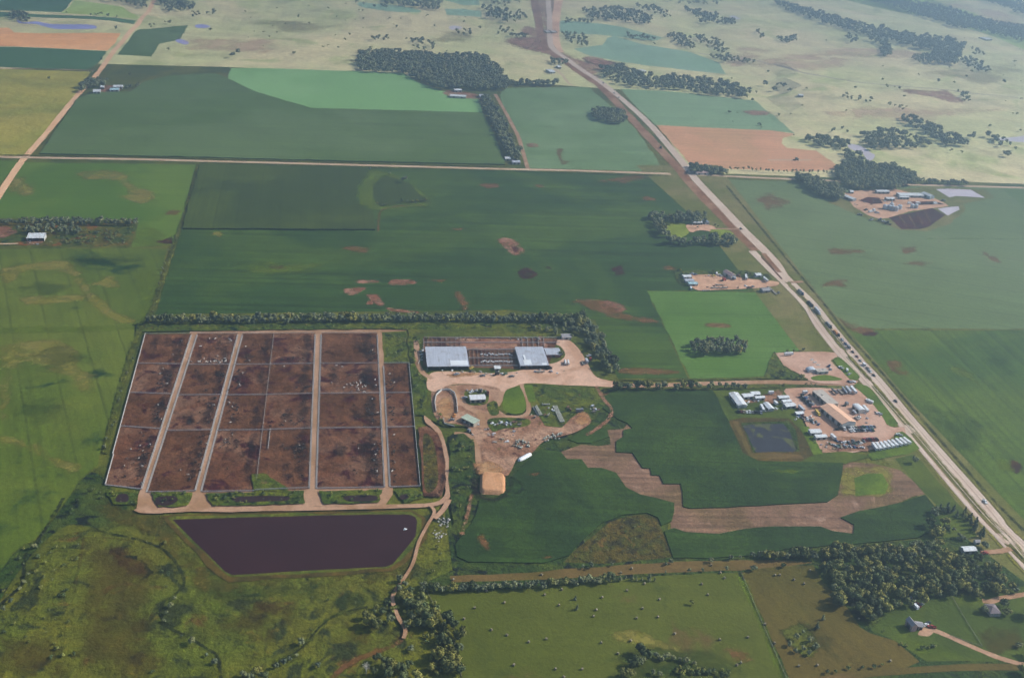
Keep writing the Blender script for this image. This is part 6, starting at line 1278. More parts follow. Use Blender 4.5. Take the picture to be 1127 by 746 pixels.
# corrals behind and between the barns
for y, lab in ((373.5,'rear rail fence of the corrals behind the barns'), (379,'middle rail fence of the corrals behind the barns'), (386.5,'rail fence at the back of the corral between the barns'), (396,'rail fence through the middle of the corral between the barns'), (404.5,'rail fence at the front of the corral between the barns')):
    x0, x1 = (467, 616) if y < 385 else (513+(y-384)*.15, 568+(y-384)*.2); fence([(x0,y),(x1,y)], lab, mat=CONC if y < 375 else PIPE, wid=.4, h=1.6)
for i in range(12): x = 516+i*4.6; fence([(x,387),(x+1.2,404)], 'short cross fence in the corral between the barns', 'cross fences between the barns', wid=.3, mat=WOODP)
for i in range(8): x = 470+i*5.2; fence([(x,373.5),(x+.2,384)], 'short cross fence behind the left barn', 'cross fences behind the left barn', wid=.3, mat=WOODP)
for i in range(5): x = 574+i*6; fence([(x,373.5),(x+.8,384)], 'short cross fence behind the right barn', 'cross fences behind the right barn', wid=.3)
fence([(460,402),(466,392),(466,375)], 'rail fence left of the left barn', wid=.25)
fence([(480,455),(478.5,445),(480,437),(486,431.5),(494,431),(500,434.5),(502.5,442),(503.5,456)], 'curved wall of white panels round the feed lot', mat=pm('white_panels', (.55,.54,.5), rough=.6), solid=True, wid=.5, h=2.2, name='panel_wall', cat='wall')
fence([(488,462),(489,468),(500,471)], 'low white panel wall at the foot of the ring lot', mat=CONC, solid=True, wid=.5, h=1.4, name='panel_wall', cat='wall')
for pts, lab in (([(815.5,630),(838,684),(866,748)], 'wire fence with posts between green and dry hay field'), ([(1046,654),(1056,672),(1067,690),(1081,712)], 'post fence running down across the lawn'), ([(1045,700),(1081,712)], 'post fence along the upper side of the driveway'), ([(470,652),(500,706),(508,745)], 'wire fence along the left edge of the hay field')): fence(pts, lab, mat=WOODP, h=1.3, rails=2, name='wire_fence', wid=.1, step=7)
# ------------------------------------------------------------------ cattle
def cow_mesh(mat, patch=None):
    bm = bmesh.new(); sk = bm.verts.layers.skin.verify()
    def v(p, r):
        w_ = bm.verts.new(p); w_[sk].radius = (r, r*1.05); return w_
    hip = v((-.75, 0, 1.05), .33); mid = v((0, 0, 1.0), .40); sh = v((.65, 0, 1.06), .34); nk = v((1.05, 0, 1.2), .2); hd = v((1.35, 0, 1.18), .15); mz = v((1.62, 0, 1.0), .1)
    tl = v((-1.1, 0, 1.1), .06); tl2 = v((-1.16, 0, .6), .04)
    for a, b in ((hip, mid), (mid, sh), (sh, nk), (nk, hd), (hd, mz), (hip, tl), (tl, tl2)): bm.edges.new((a, b))
    for par, x, s_ in ((hip, -.72, -1), (hip, -.72, 1), (sh, .62, -1), (sh, .62, 1)):
        k = v((x-(.06 if x < 0 else 0), s_*.24, .6), .13); f = v((x+(.05 if x < 0 else 0), s_*.24, .32), .07); h_ = v((x, s_*.24, .03), .07)
        bm.edges.new((par, k)); bm.edges.new((k, f)); bm.edges.new((f, h_))
    for s_ in (-1, 1):
        e = v((1.28, s_*.3, 1.26), .045); bm.edges.new((hd, e))
    bm.verts.ensure_lookup_table(); bm.verts[1][sk].use_root = True
    me = bpy.data.meshes.new('cow_cage'); bm.to_mesh(me); bm.free(); o = bpy.data.objects.new('cow_cage', me); C.objects.link(o)
    mod = o.modifiers.new('skin', 'SKIN'); sub = o.modifiers.new('sub', 'SUBSURF'); sub.levels = 1
    dg = bpy.context.evaluated_depsgraph_get(); me2 = bpy.data.meshes.new_from_object(o.evaluated_get(dg)); bpy.data.objects.remove(o); me2.name = 'cow'
    me2.materials.clear(); me2.materials.append(mat)
    if patch:
        me2.materials.append(patch)
        for p in me2.polygons:
            c = p.center; p.material_index = 1 if math.sin(c.x*3.1+.6)+math.sin(c.y*4+c.z*3) > .35 else 0
    for p in me2.polygons: p.use_smooth = True
    return me2
HB, HR, HW = pm('black_hide', (.022,.019,.019), rough=.8), pm('brown_hide', (.14,.065,.04), rough=.8), pm('white_hide', (.54,.50,.45), rough=.8)
COW = {'black': cow_mesh(HB), 'brown': cow_mesh(HR), 'white': cow_mesh(HW), 'black and white': cow_mesh(HB, HW)}
herd = []
def cows(q, n, u0, u1, v0, v1, wt, where):
    for _ in range(n):
        if rng.random() < .75: c = (u0+(u1-u0)*min(1, max(0, rng.normal(.55, .24))), v0+(v1-v0)*min(1, max(0, rng.normal(.5, .26))))
        else: c = (rng.uniform(max(.05, u0-.3), u1), rng.uniform(.06, .94))
        p = at(*inq(q, *c)); herd.append((p, rng.choice(['black', 'brown', 'white', 'black and white'], p=wt), where))
DK = [.64, .18, .04, .14]; WT = [.15, .08, .55, .22]; MX = [.52, .16, .10, .22]
for k, n, u0, u1, v0, v1, wt in (((0,0),4,.6,.9,.4,.9,MX),((0,1),30,.5,.92,.25,.85,MX),((0,2),24,.65,.97,.1,.95,MX),((0,3),34,.6,.96,.1,.85,MX),((1,0),34,.22,.97,.82,.97,WT),((1,1),18,.84,.98,.1,.95,DK),((1,2),18,.8,.98,.1,.8,DK),((1,3),26,.78,.98,.12,.9,DK),
    ((2,0),10,.03,.5,.75,.97,MX),((2,1),22,.03,.35,.15,.85,MX),((2,2),20,.04,.4,.1,.7,DK),((2,3),16,.04,.5,.05,.4,DK),((3,0),14,.1,.9,.7,.97,DK),((3,1),12,.6,.95,.6,.97,MX),((3,2),24,.05,.95,.55,.97,DK),((3,3),28,.6,.97,.15,.5,DK),
    ((4,0),16,.82,.97,.3,.9,DK),((4,1),46,.4,.98,.55,.97,WT),((4,2),34,.72,.97,.2,.95,DK),((4,3),44,.8,.97,.15,.75,DK),((5,1),14,.05,.4,.55,.95,MX),((5,2),12,.05,.3,.3,.8,DK),((5,3),18,.04,.25,.3,.7,MX)):
    cows(PEN[k], n, u0, u1, v0, v1, wt, f'{ROWN[k[1]]} pen of the {COLN[k[0]]} column' if k[0] != 5 else f'{ROWN[k[1]]} pen of the last column')
herd.sort(key=lambda c: c[0][1])
order = list(range(len(herd))); NC = 298
idx = set(order[:NC])
cow_rest = []
for i, (p, colr, where) in enumerate(herd):
    a, s_ = rng.uniform(0, 6.28), rng.uniform(.95, 1.2); z = gz(p[0], p[1])
    if i in idx:
        o = bpy.data.objects.new('cow', COW[colr]); link(o); o.location = (p[0], p[1], z); o.rotation_euler = (0, 0, a); o.scale = (s_, s_, s_)
        tag(o, f'{colr} cow in the {where} of the feedlot', 'cow', f'{colr} cattle, {where}')
    else: cow_rest.append((p, colr, a, s_, z))
if cow_rest:
    bm = bmesh.new(); mats = [HB, HR, HW]; mi = {'black': (0, 0), 'brown': (1, 1), 'white': (2, 2), 'black and white': (0, 2)}
    for p, colr, a, s_, z in cow_rest:
        n0 = len(bm.faces); nv = len(bm.verts); bm.from_mesh(COW[colr]); bm.verts.ensure_lookup_table(); bm.faces.ensure_lookup_table()
        Mx = Matrix.Translation((p[0], p[1], z)) @ Matrix.Rotation(a, 4, 'Z') @ Matrix.Scale(s_, 4)
        for v in bm.verts[nv:]: v.co = Mx @ v.co
        for f in bm.faces[n0:]: f.material_index = mi[colr][f.material_index]
    me = bpy.data.meshes.new('far_cattle'); bm.to_mesh(me); bm.free()
    for m_ in mats: me.materials.append(m_)
    tag(link(bpy.data.objects.new('far_cattle_crowd', me)), 'rest of the cattle crowded in the farther pens', None, None, 'stuff')
# ------------------------------------------------------------------ vehicles
def wheels(t, xs_, w, r=.5, wd=.3):
    for x in xs_:
        for s_ in (-1, 1):
            o = MB().cyl((x, s_*(w/2-wd), r), (x, s_*w/2, r), r, seg=12).obj('wheel', TYRE, t)
PROTO = {}
def car_proto(style, color):
    key = (style, color)
    if key in PROTO: return PROTO[key]
    pa = PAINT[color]; parts = []
    if style == 'car':
        parts.append(('body', MB().prism([(-2.2, .35), (2.25, .35), (2.3, .75), (1.25, .92), (-1.9, .95), (-2.25, .8)], -.88, .88).mesh('body', pa), (0, 0, math.pi/2*3)))
        parts.append(('cabin', MB().box((-.25, 0, 1.18), (2.5, 1.55, .55), 0, .74).mesh('cabin', GLASS), None)); parts.append(('roof', MB().box((-.25, 0, 1.475), (1.85, 1.15, .06)).mesh('roof', pa), None)); L = (-1.4, 1.4)
    elif style == 'pickup':
        parts.append(('body', MB().box((1.65, 0, .85), (1.7, 1.9, .6)).box((-.1, 0, .85), (1.8, 1.9, .65)).box((-1.9, .88, .95), (2.1, .12, .6)).box((-1.9, -.88, .95), (2.1, .12, .6)).box((-2.93, 0, .95), (.1, 1.9, .6)).box((-1.9, 0, .62), (2.1, 1.7, .12)).mesh('body', pa), None))
        parts.append(('cabin', MB().box((-.05, 0, 1.5), (1.75, 1.75, .65), 0, .82).mesh('cabin', GLASS), None)); parts.append(('roof', MB().box((-.05, 0, 1.85), (1.45, 1.45, .07)).mesh('roof', pa), None)); L = (-1.9, 1.75)
    elif style == 'van':
        parts.append(('body', MB().box((-.4, 0, 1.35), (4.6, 2.0, 2.0), 0, .95).box((2.35, 0, .85), (1.1, 1.9, .9)).mesh('body', pa), None)); parts.append(('windscreen', MB().box((1.95, 0, 1.75), (.3, 1.7, .8), 0, .8).mesh('windscreen', GLASS), None)); L = (-1.8, 1.8)
    elif style == 'bus':
        parts.append(('body', MB().box((-.6, 0, 1.75), (9.4, 2.4, 2.4), 0, .93).box((4.9, 0, 1.1), (1.7, 2.1, 1.2)).mesh('body', pa), None)); parts.append(('window_band', MB().box((-.6, 0, 2.25), (8.8, 2.42, .7)).mesh('window_band', GLASS), None)); L = (-3.6, 4.4)
    elif style == 'tractor_unit':
        parts.append(('cab', MB().box((.2, 0, 2.2), (2.2, 2.4, 2.6), 0, .92).box((2.1, 0, 1.55), (1.9, 2.0, 1.3), 0, .9).mesh('cab', pa), None)); parts.append(('windscreen', MB().box((1.25, 0, 2.75), (.2, 2.0, .8)).mesh('windscreen', GLASS), None)); parts.append(('chassis', MB().box((-1.9, 0, .85), (4.2, 1.0, .35)).box((-2.4, 0, 1.15), (1.6, 1.0, .2)).mesh('chassis', PAINT['black']), None)); L = (-3.0, -1.8, 2.0)
    wm = MB()
    me_w = MB().cyl((0, -.16, 0), (0, .16, 0), .5 if style in ('bus', 'tractor_unit') else .36, seg=12).mesh('wheel', TYRE); wd = {'car': .78, 'pickup': .82, 'van': .86, 'bus': 1.08, 'tractor_unit': 1.08}[style]; r = .5 if style in ('bus', 'tractor_unit') else .36
    PROTO[key] = (parts, me_w, [(x, s_*wd, r) for x in L for s_ in (-1, 1)]); return PROTO[key]
VN = {'car': ('parked_car', 'car'), 'pickup': ('pickup_truck', 'pickup'), 'van': ('parked_van', 'van'), 'bus': ('old_bus', 'bus'), 'tractor_unit': ('semi_tractor', 'truck')}
def veh(style, color, px, py, ang, label, group=None, sc=1.0, world=False, cat=None, name=None):
    x, y = (px, py) if world else at(px, py); parts, mw, wp = car_proto(style, color)
    t = thing(name or VN[style][0], label, cat or VN[style][1], (x, y, gz(x, y)), ang, group); t.scale = (sc, sc, sc)
    for nm, me, rot in parts:
        o = bpy.data.objects.new(nm, me); link(o, t)
        if rot: o.rotation_euler = (0, 0, rot[2])
    for p in wp:
        o = bpy.data.objects.new('wheel', mw); link(o, t); o.location = p
    return t
def dirang(p1, p2): a, b = at(*p1), at(*p2); return math.atan2(b[1]-a[1], b[0]-a[0])
def trailer(p1, p2, label, color='white', h=2.7, w=2.6, z=1.15, group=None, roof_z=3.8, kind='box', name='semi_trailer', cat='trailer', L=None):
    a, b = at(*p1, roof_z), at(*p2, roof_z); d = b-a; L = L or max(5, min(17, np.linalg.norm(d))); c = (a+b)/2; ang = math.atan2(d[1], d[0])
    t = thing(name, label, cat, (c[0], c[1], gz(*c)), ang, group); pa = PAINT[color]
    if kind == 'box':
        MB().box((0, 0, z+h/2), (L, w, h)).obj('body', pa, t); MB().box((0, 0, z+h+.02), (L-.1, w-.1, .05)).obj('roof', WHITE if color == 'white' else pa, t); MB().box((L/2+.03, 0, z+h/2), (.05, w-.3, h-.3)).obj('door', PAINT['silver'], t)
    elif kind == 'flat': MB().box((0, 0, 1.2), (L, w, .25)).obj('deck', WOODP, t); MB().box((L/2-.3, 0, 1.6), (.15, w, .8)).obj('headboard', pa, t)
    elif kind == 'tank': MB().cyl((-L/2, 0, 2.2), (L/2, 0, 2.2), 1.05, seg=16).obj('tank', pa, t); MB().box((0, 0, 1.0), (L*.95, 1.0, .25)).obj('frame', PAINT['black'], t); MB().cyl((0, 0, 3.2), (0, 0, 3.5), .35).obj('hatch', PAINT['silver'], t)
    wheels(t, (-L*.36, -L*.28), w); MB().box((L*.25, 0, .6), (.2, w*.7, 1.1)).obj('landing_gear', PAINT['black'], t); return t
# vehicles on the highway (the carriageway away from the yards)
HD = lambda x, y: dirang((x-3, y-3.6), (x+3, y+3.6))
def rig(color, tcolor, px, py, label, kind='box'):
    x, y = at(px, py); a = HD(px, py); t = veh('tractor_unit', color, px, py, a, label, name='semi_truck', cat='truck'); L = 13.5
    if kind == 'box': MB().box((-8.6, 0, 2.55), (L, 2.55, 2.75)).obj('trailer_box', PAINT[tcolor], t)
    elif kind == 'flat': MB().box((-8.6, 0, 1.35), (L, 2.55, .3)).box((-8.6, 0, 2.1), (9, 2.0, 1.2)).obj('trailer_deck', PAINT[tcolor], t)
    elif kind == 'tank': MB().cyl((-15, 0, 2.3), (-2.4, 0, 2.3), 1.1, seg=14).obj('trailer_tank', PAINT[tcolor], t)
    for xx in (-12.8, -14.0):
        for s_ in (-1, 1): MB().cyl((xx, s_*.9, .5), (xx, s_*1.25, .5), .5, seg=10).obj('wheel', TYRE, t)
for c1_, c2_, x, y, kd, lab in (('blue','grey',883,324.5,'flat','dark flatbed truck, first of the queue on the highway'), ('black','black',893.5,337.5,'flat','black truck second in the highway queue'), ('white','silver',901.5,346,'box','truck with silver trailer third in the highway queue'), ('black','grey',914,361,'flat','dark truck ahead of the orange one in the highway queue'), ('black','orange',922.5,370,'flat','truck with bright orange load in the highway queue')): rig(c1_, c2_, x, y, lab, kd)
for st, c1_, x, y, lab in (('pickup','silver',927,374.8,'silver pickup right behind the orange truck on the highway'), ('pickup','blue',930.5,379.3,'dark blue pickup in the highway queue'), ('van','grey',934,383,'grey van in the highway queue, by the upper median end'), ('car','black',938.4,388,'black car passing the upper highway crossing'), ('car','maroon',943,393,'dark red car just past the upper highway crossing'), ('car','grey',946.6,397.6,'dark grey car in the middle of the highway queue'), ('van','white',951,402.5,'white van in the highway queue'), ('pickup','grey',955,406.6,'dark pickup behind the white van on the highway'), ('pickup','white',957.8,409.6,'white pickup near the end of the highway queue'), ('car','black',961.5,413.6,'black car last in the highway queue'), ('car','black',985.6,442,'lone dark car further down the highway')): veh(st, c1_, x, y, HD(x, y), lab, sc=1.25)
veh('car','black', 815.2, 252.2, HD(815,252), 'dark car at the grove farm drive on the highway', sc=1.3); veh('tractor_unit','black', 727, 163.5, HD(727,163), 'dark construction truck on the graded roadbed', sc=1.3); veh('pickup','white', 1084, 553, HD(1084,553), 'white pickup low down on the highway', sc=1.2)
veh('tractor_unit','grey',756,190,HD(756,190),'dark machine where highway and section road cross', sc=1.2)
for i, (x, y) in enumerate(((676,103),(681,108),(664,92))): veh('pickup','silver',x,y,HD(x,y),'silver construction pickup on the far highway','construction pickups far up the highway', sc=1.3)
veh('pickup','white', 938.5, 421.6, 0, 'white pickup turning off the farm road at the highway', sc=1.3); veh('car','black', 934.5, 420.6, 0, 'black car on the farm road by the highway junction', sc=1.2)
# truck yard
for i in range(9): trailer((960.5+i*4.25, 487-i*.72), (965.5+i*4.6, 494-i*.85), 'white semi trailer in the tight row at the bottom of the truck lot', group='white trailers at the bottom of the truck lot')
for p1, p2, colr, kd, lab in (((915.8,426.8),(921.8,432),'grey','tank','grey tank trailer leftmost along the farm road verge'), ((922.6,426),(928.6,432),'grey','flat','dark flat trailer between tankers along the farm road'), ((927.4,425.2),(932.4,431.6),'silver','tank','silver tank trailer along the farm road verge'), ((931.4,425),(936.4,431),'silver','box','silver box trailer along the farm road verge'), ((936.6,424.6),(942.6,431.6),'white','box','white box trailer at the right end along the farm road'),
    ((950.5,446),(955.4,452),'white','box','white box trailer beside the round white shed'), ((939,450.6),(942.6,454),'white','tank','white tank trailer beside the round white shed'), ((879.2,445.6),(885,451),'silver','box','silver trailer beside the scrap row of the yard'), ((837.6,445),(840.8,451.3),'white','box','white trailer left of the grey white shed'), ((915,477.4),(919.6,482),'white','box','white trailer between shed and orange roofed shop'), ((908.2,452),(911,456),'silver','box','silver trailer in the shade of the orange roofed shop') if False else ((941.8,456.5),(946,460),'silver','flat','flat trailer below the round white shed'),
    ((863.4,388.8),(873,388.2),'white','box','white trailer at the back edge of the gravel lot'), ((846,431.2),(851.6,430.9),'white','box','short white trailer on the weeds by the farm road'), ((852.4,441),(855.6,444.2),'white','box','small white trailer left of the three sheds'), ((883.6,430.8),(888.6,430.4),'white','box','white trailer at the top left of the truck yard')): trailer(p1, p2, lab, colr, kind=kd)
trailer((894,446.8),(906.5,446.6),'salmon red tank trailer behind the orange roofed shop','salmon',kind='tank', L=14); veh('bus','yellow',899.5,456,dirang((898,453),(902,458)),'yellow bus in the shadow of the orange roofed shop')
cl = ['black','grey','blue','white','silver','maroon','black','green','white','grey','tan','black']
for i in range(10): veh('tractor_unit' if i % 3 == 0 else 'pickup', ['black','grey','black','blue'][i % 4], 882+i*1.25, 437.5+i*1.15, dirang((880,436),(884,434)), 'dark truck in the slanting row left of the workshop', 'dark trucks left of the workshop', sc=1.15)
for i in range(9): c_ = cl[(i*5) % 12]; veh('car' if i % 2 else 'pickup', c_, 812.5+i*3.1, 454+.12*i, R(80), f'{c_} vehicle in the row above the scummy pond', f'{c_} vehicles above the pond', sc=1.2)
for i in range(11): c_ = cl[(i*7+1) % 12]; veh('car' if i % 3 else 'pickup', c_, 933+i*2.9, 471.6-.1*i, R(95), f'{c_} vehicle in the upper of the two rows before the orange roofed shop', f'{c_} vehicles, upper row', sc=1.15)
for i in range(9): c_ = cl[(i*5+3) % 12]; veh('car' if i % 2 else 'pickup', c_, 936+i*3.0, 475-.1*i, R(95), f'{c_} vehicle in the lower of the two rows before the orange roofed shop', f'{c_} vehicles, lower row', sc=1.15)
veh('tractor_unit','black',923.5,473.4,R(0),'black truck at the corner of the orange roofed shop', sc=1.2); veh('pickup','white',929.3,473.2,R(85),'white pickup beside the black truck at the shop corner', sc=1.2)
for i in range(6): veh('pickup', ['red','maroon','black'][i % 3], 951.5+i*2.6, 485.2-.15*i, R(95), 'dark or red truck in the row behind the white trailers', 'trucks behind the white trailers', sc=1.2)
for i in range(13): c_ = cl[(i*5+2) % 12]; veh('car', c_, 878.5+i*1.75+rng.normal(0, .6), 457.5+i*.85+rng.normal(0, 1.1), rng.uniform(0, 6.28), f'{c_} wreck in the scrap row left of the shop', f'{c_} wrecks of the scrap row', sc=1.1)
for i in range(22): c_ = cl[(i*5+4) % 12]; veh('car', c_, 917+i*1.6+rng.normal(0, .5), 490+3.6*math.sin(i*2.3)+rng.normal(0, .5), rng.uniform(0, 6.28), f'{c_} wreck in the scrap yard left of the white trailers', f'{c_} wrecks of the scrap yard', sc=1.1)
for st, c_, x, y, a, lab in (('pickup','white',925.2,405.6,2.2,'white pickup on the grass island by the gravel lot, rear'), ('van','white',932,408.8,1.2,'white van in the middle of the grass island'), ('car','silver',934.6,412.6,.6,'silver car at the front of the grass island'), ('pickup','white',955.6,441.6,2.4,'white pickup at the grass edge of the truck lot'), ('van','white',957.4,443.6,2.4,'white van at the grass edge of the truck lot'), ('pickup','white',967.2,456.4,2.6,'white pickup further down the grass edge of the lot'), ('pickup','white',989,479.6,2.6,'white pickup at the corner by the trailer row'), ('pickup','blue',912.6,403.6,1.0,'blue pickup beside the low grey store'), ('car','silver',914,407.2,1.4,'silver car at the end of the low grey store'), ('tractor_unit','grey',930.8,446.6,.6,'grey truck right of the orange roof top'), ('pickup','maroon',947,454.6,.6,'dark red pickup in front of the round white shed'), ('pickup','white',944.6,460.8,.3,'white pickup below the flat trailer'),
    ('car','white',1018.6,688.2,.4,'white car on the drive behind the garage wing'), ('car','black',1021,686,.4,'black car parked behind the white car at the house'), ('pickup','red',1024.8,690.6,2.8,'red pickup at the top of the long driveway'), ('van','white',1007,668.4,1.8,'white van at the edge of the wood above the house'), ('pickup','red',1009.6,666.2,1.8,'red truck between white and grey vehicles by the wood'), ('car','grey',1013.6,666.2,.6,'grey car at the right of three by the wood'), ('pickup','silver',1001,659.6,.5,'silver pickup under the trees at the wood edge'), ('pickup','red',1083.4,609.4,.1,'red truck right of the white metal shed')): veh(st, c_, x, y, a, lab, sc=1.2)
for i in range(3):  # pump islands
    x, y = at(893.5+i*3.4, 396.5+i*2.8); t = thing('pump_island', ('back','middle','front')[i]+' pale concrete slab with posts on the gravel lot', 'slab', (x, y, gz(x, y)), .2); MB().box((0, 0, .12), (4.5, 2.6, .24)).obj('slab', CONC, t); MB().box((-1.2, 0, .9), (.5, .4, 1.4)).obj('post', PAINT['white'], t); MB().box((1.2, 0, .9), (.5, .4, 1.4)).obj('post', PAINT['white'], t)
# trailer yard
for p1, p2, colr, kd, lab in (((805.2,301.4),(809.4,306.2),'silver','box','silver trailer beside the pink roofed barn'), ((840.6,304.8),(845,308.8),'white','box','white trailer at the drive of the trailer yard'), ((845.6,313),(850,317.4),'silver','flat','pale flat trailer by the highway, upper of two'), ((850.4,317.6),(855.4,322),'white','flat','pale flat trailer by the highway, lower of two'), ((787.5,311.6),(797.5,311.8),'silver','flat','flat trailer in the middle of the yard, rear of two'), ((782.4,314.8),(792,315),'grey','flat','flat trailer in the middle of the yard, front left'), ((792.6,315),(801.4,314.6),'silver','flat','flat trailer in the middle of the yard, front right'), ((820.8,301.6),(821.8,306),'white','box','white trailer standing end on in the trailer yard'), ((773.6,317.6),(781,317.4),'grey','flat','dark flat trailer at the front edge of the trailer yard')): trailer(p1, p2, lab, colr, kind=kd)
for st, c_, x, y, a, lab in (('pickup','yellow',785,304.6,.3,'yellow machine at the back of the trailer yard'), ('pickup','white',792,304,2.2,'white pickup left of the pink roofed barn'), ('van','white',788.6,302.6,1.2,'white van at the back of the trailer yard'), ('pickup','silver',761.5,302.4,.3,'silver pickup behind the mobile homes'), ('car','blue',765,303,.3,'blue car behind the mobile homes'), ('tractor_unit','red',796,309.6,.4,'red truck above the flat trailers of the yard'), ('pickup','maroon',812,304.4,.4,'dark red pickup right of the barn trailer'), ('car','black',824,317.4,.3,'black car at the front edge of the trailer yard'), ('pickup','grey',828,316.8,.6,'grey pickup at the front edge of the trailer yard'), ('van','white',760.4,318.2,1.4,'white van at the front left of the trailer yard'), ('car','grey',857,322.6,HD(857,322),'grey car at the lower end of the yard drive')): veh(st, c_, x, y, a, lab, sc=1.25)
# farmyard vehicles and machinery
for p1, p2, colr, kd, lab in (((621.8,395),(622.6,401.5),'white','tank','white tank trailer right of the second barn, left of two'), ((624.8,395),(626.2,401.5),'white','tank','white tank trailer right of the second barn, right of two'), ((640.6,396),(643,400.6),'grey','flat','dark flat trailer at the trees right of the yard'), ((644.6,394.6),(647,399.4),'silver','box','silver trailer at the trees right of the yard'), ((592,407.6),(598,407.6),'white','flat','white flat wagon before the second barn'), ((633,451.6),(642.6,451),'grey','box','grey low wagon in the weeds right of the bale blocks')): trailer(p1, p2, lab, colr, kind=kd, L=9 if kd != 'box' else 8)
for st, c_, x, y, a, lab in (('tractor_unit','red',649.5,398.4,1.4,'red truck at the trees right of the yard'), ('pickup','white',648,393.2,.4,'white pickup behind the red truck'), ('tractor_unit','black',604,407.6,.2,'black truck at the front corner of the second barn'), ('pickup','yellow',518.8,406.6,.8,'yellow loader at the front corner of the first barn'), ('pickup','silver',502.8,413.8,.4,'silver pickup before the first barn'), ('pickup','grey',531,415.4,.2,'dark grey machine on the grass edge before the corral'), ('tractor_unit','black',546,414,.5,'dark tractor on the grass edge before the corral'), ('pickup','green',556,413.4,.7,'dark green machine on the grass edge, right of the tractor'), ('pickup','grey',563,416,.2,'grey machine at the right end of the grass edge'), ('pickup','white',464,388,.9,'white wagon beside the fence left of the first barn'), ('car','black',518,410,1.2,'black skid loader near the yellow loader'), ('car','black',559.5,447.8,.3,'black dog sized mower on the oval lawn') if False else ('pickup','orange',500,459.4,1.2,'orange loader beside the slanting green shed'), ('pickup','grey',497,464,.2,'grey machine below the orange loader'), ('tractor_unit','grey',515.6,476,1.,'dark feed wagon below the slanting shed'), ('pickup','grey',523,432.8,.3,'grey machine behind the machine shed'), ('pickup','black',529,432.6,1.2,'black machine at the back of the machine shed, right'), ('pickup','white',519,433.6,.6,'white machine at the back of the machine shed, left'), ('pickup','maroon',537,434,1.4,'dark red machine right of the machine shed'), ('pickup','silver',511.5,439.5,.2,'silver machine left of the machine shed')): veh(st, c_, x, y, a, lab, sc=1.15)
HUT = None
def hutch_meshes():
    return MB().prism([(-.8, 0), (.8, 0), (.8, .7), (0, 1.25), (-.8, .7)], -1.1, 1.1).mesh('shell', PAINT['white']), MB().box((1.12, 0, .45), (.05, .8, .8)).mesh('opening', DARK)
HS, HO = hutch_meshes()
for i in range(40):
    rr_ = i // 20; x, y = at(529+(i % 20)*1.8+rr_*.8+rng.normal(0, .25), (392, 399.8)[rr_]+rng.normal(0, .5)); t = thing('calf_hutch', ('white calf hutch in the rear row between the barns', 'white calf hutch in the front row between the barns')[rr_], 'calf hutch', (x, y, gz(x, y)), R(-90)+rng.normal(0, .1), ('rear calf hutch row', 'front calf hutch row')[rr_])
    link(bpy.data.objects.new('shell', HS), t); link(bpy.data.objects.new('opening', HO), t)
# rusty implements and scrap
def implement(px, py, a, mat, label, w=5.0):
    x, y = at(px, py); t = thing('farm_implement', label, 'farm machine', (x, y, gz(x, y)), a); m = MB()
    m.box((0, 0, .9), (w, .25, .25)).box((0, 1.2, .9), (w, .2, .2)).box((-1.2, .6, .9), (.2, 1.4, .2)).box((1.2, .6, .9), (.2, 1.4, .2)); m.obj('frame', mat, t); MB().box((0, -1.6, .8), (.25, 3.0, .2)).obj('drawbar', mat, t)
    for k in range(6): MB().cyl((-w/2+w*k/5, .6, .45), (-w/2+w*k/5+.12, .6, .45), .45, seg=10).obj('disc', RUST, t)
    MB().box((0, .4, 1.6), (w*.6, 1.4, 1.1)).obj('hopper', mat, t)
for x, y, a, m_, lab in ((625,450.5,.7,RUST,'rusty implement beside the longer bale block'), (628,453,1.6,RUST,'rusty implement behind the first by the bale block'), (652,449,.4,GALV,'grey metal implement in the weeds at the field track'), (656,453,1.3,GALV,'grey metal implement closest to the field track'), (653.5,455.5,.2,WOODP,'weathered implement below the two grey ones'), (589,461,1.2,WOODP,'weathered frame at the foot of the shorter bale block'), (603.5,459.5,1.1,WOODP,'weathered frame between the two bale blocks'), (552,467.5,.8,GALV,'grey implement left on the grass island below the lawn'), (558,468,1.9,GALV,'grey implement in the middle of the lower grass island'), (565,467,.3,RUST,'rusty implement at the right of the lower grass island'), (503,413.5,.1,WOODP,'weathered implement before the first barn'), (580,407.5,.1,RUST,'rusty implement before the second barn')): implement(x, y, a, m_, lab)
# feed yard vehicles far right
for st, c_, x, y, a, lab in (('van','white',958,234,.3,'white vehicle front of the feed yard'), ('pickup','black',953,231.6,.5,'black vehicle at the left of the feed yard'), ('tractor_unit','white',961,233.4,.3,'white truck front of the feed yard'), ('pickup','silver',965,235,.2,'silver vehicle at the right of the front feed yard group'), ('tractor_unit','grey',969,243.6,2.5,'grey truck at the left corner of the black manure ground'), ('pickup','white',973,244.8,2.5,'white pickup at the corner of the black manure ground'), ('tractor_unit','black',977,247,2.5,'black truck at the front corner of the manure ground'), ('pickup','grey',946,237,2.6,'grey vehicle on the grass left of the feed yard'), ('pickup','silver',959,242.5,.6,'silver vehicle on the grass below the feed yard'), ('van','white',1001,225,.2,'white vehicle in the middle right of the feed yard'), ('van','white',1010,224.6,.2,'white wagon right of the middle feed yard'), ('van','white',1029,225,.3,'white wagon at the right end of the feed yard'), ('pickup','grey',1038,221.4,.3,'grey machine on the grass beside the grey pond')): veh(st, c_, x, y, a, lab, sc=1.5)
x, y = at(870,177); t = veh('tractor_unit','green',876,176.6,.1,'small tractor on the far stubble field track', sc=1.6)

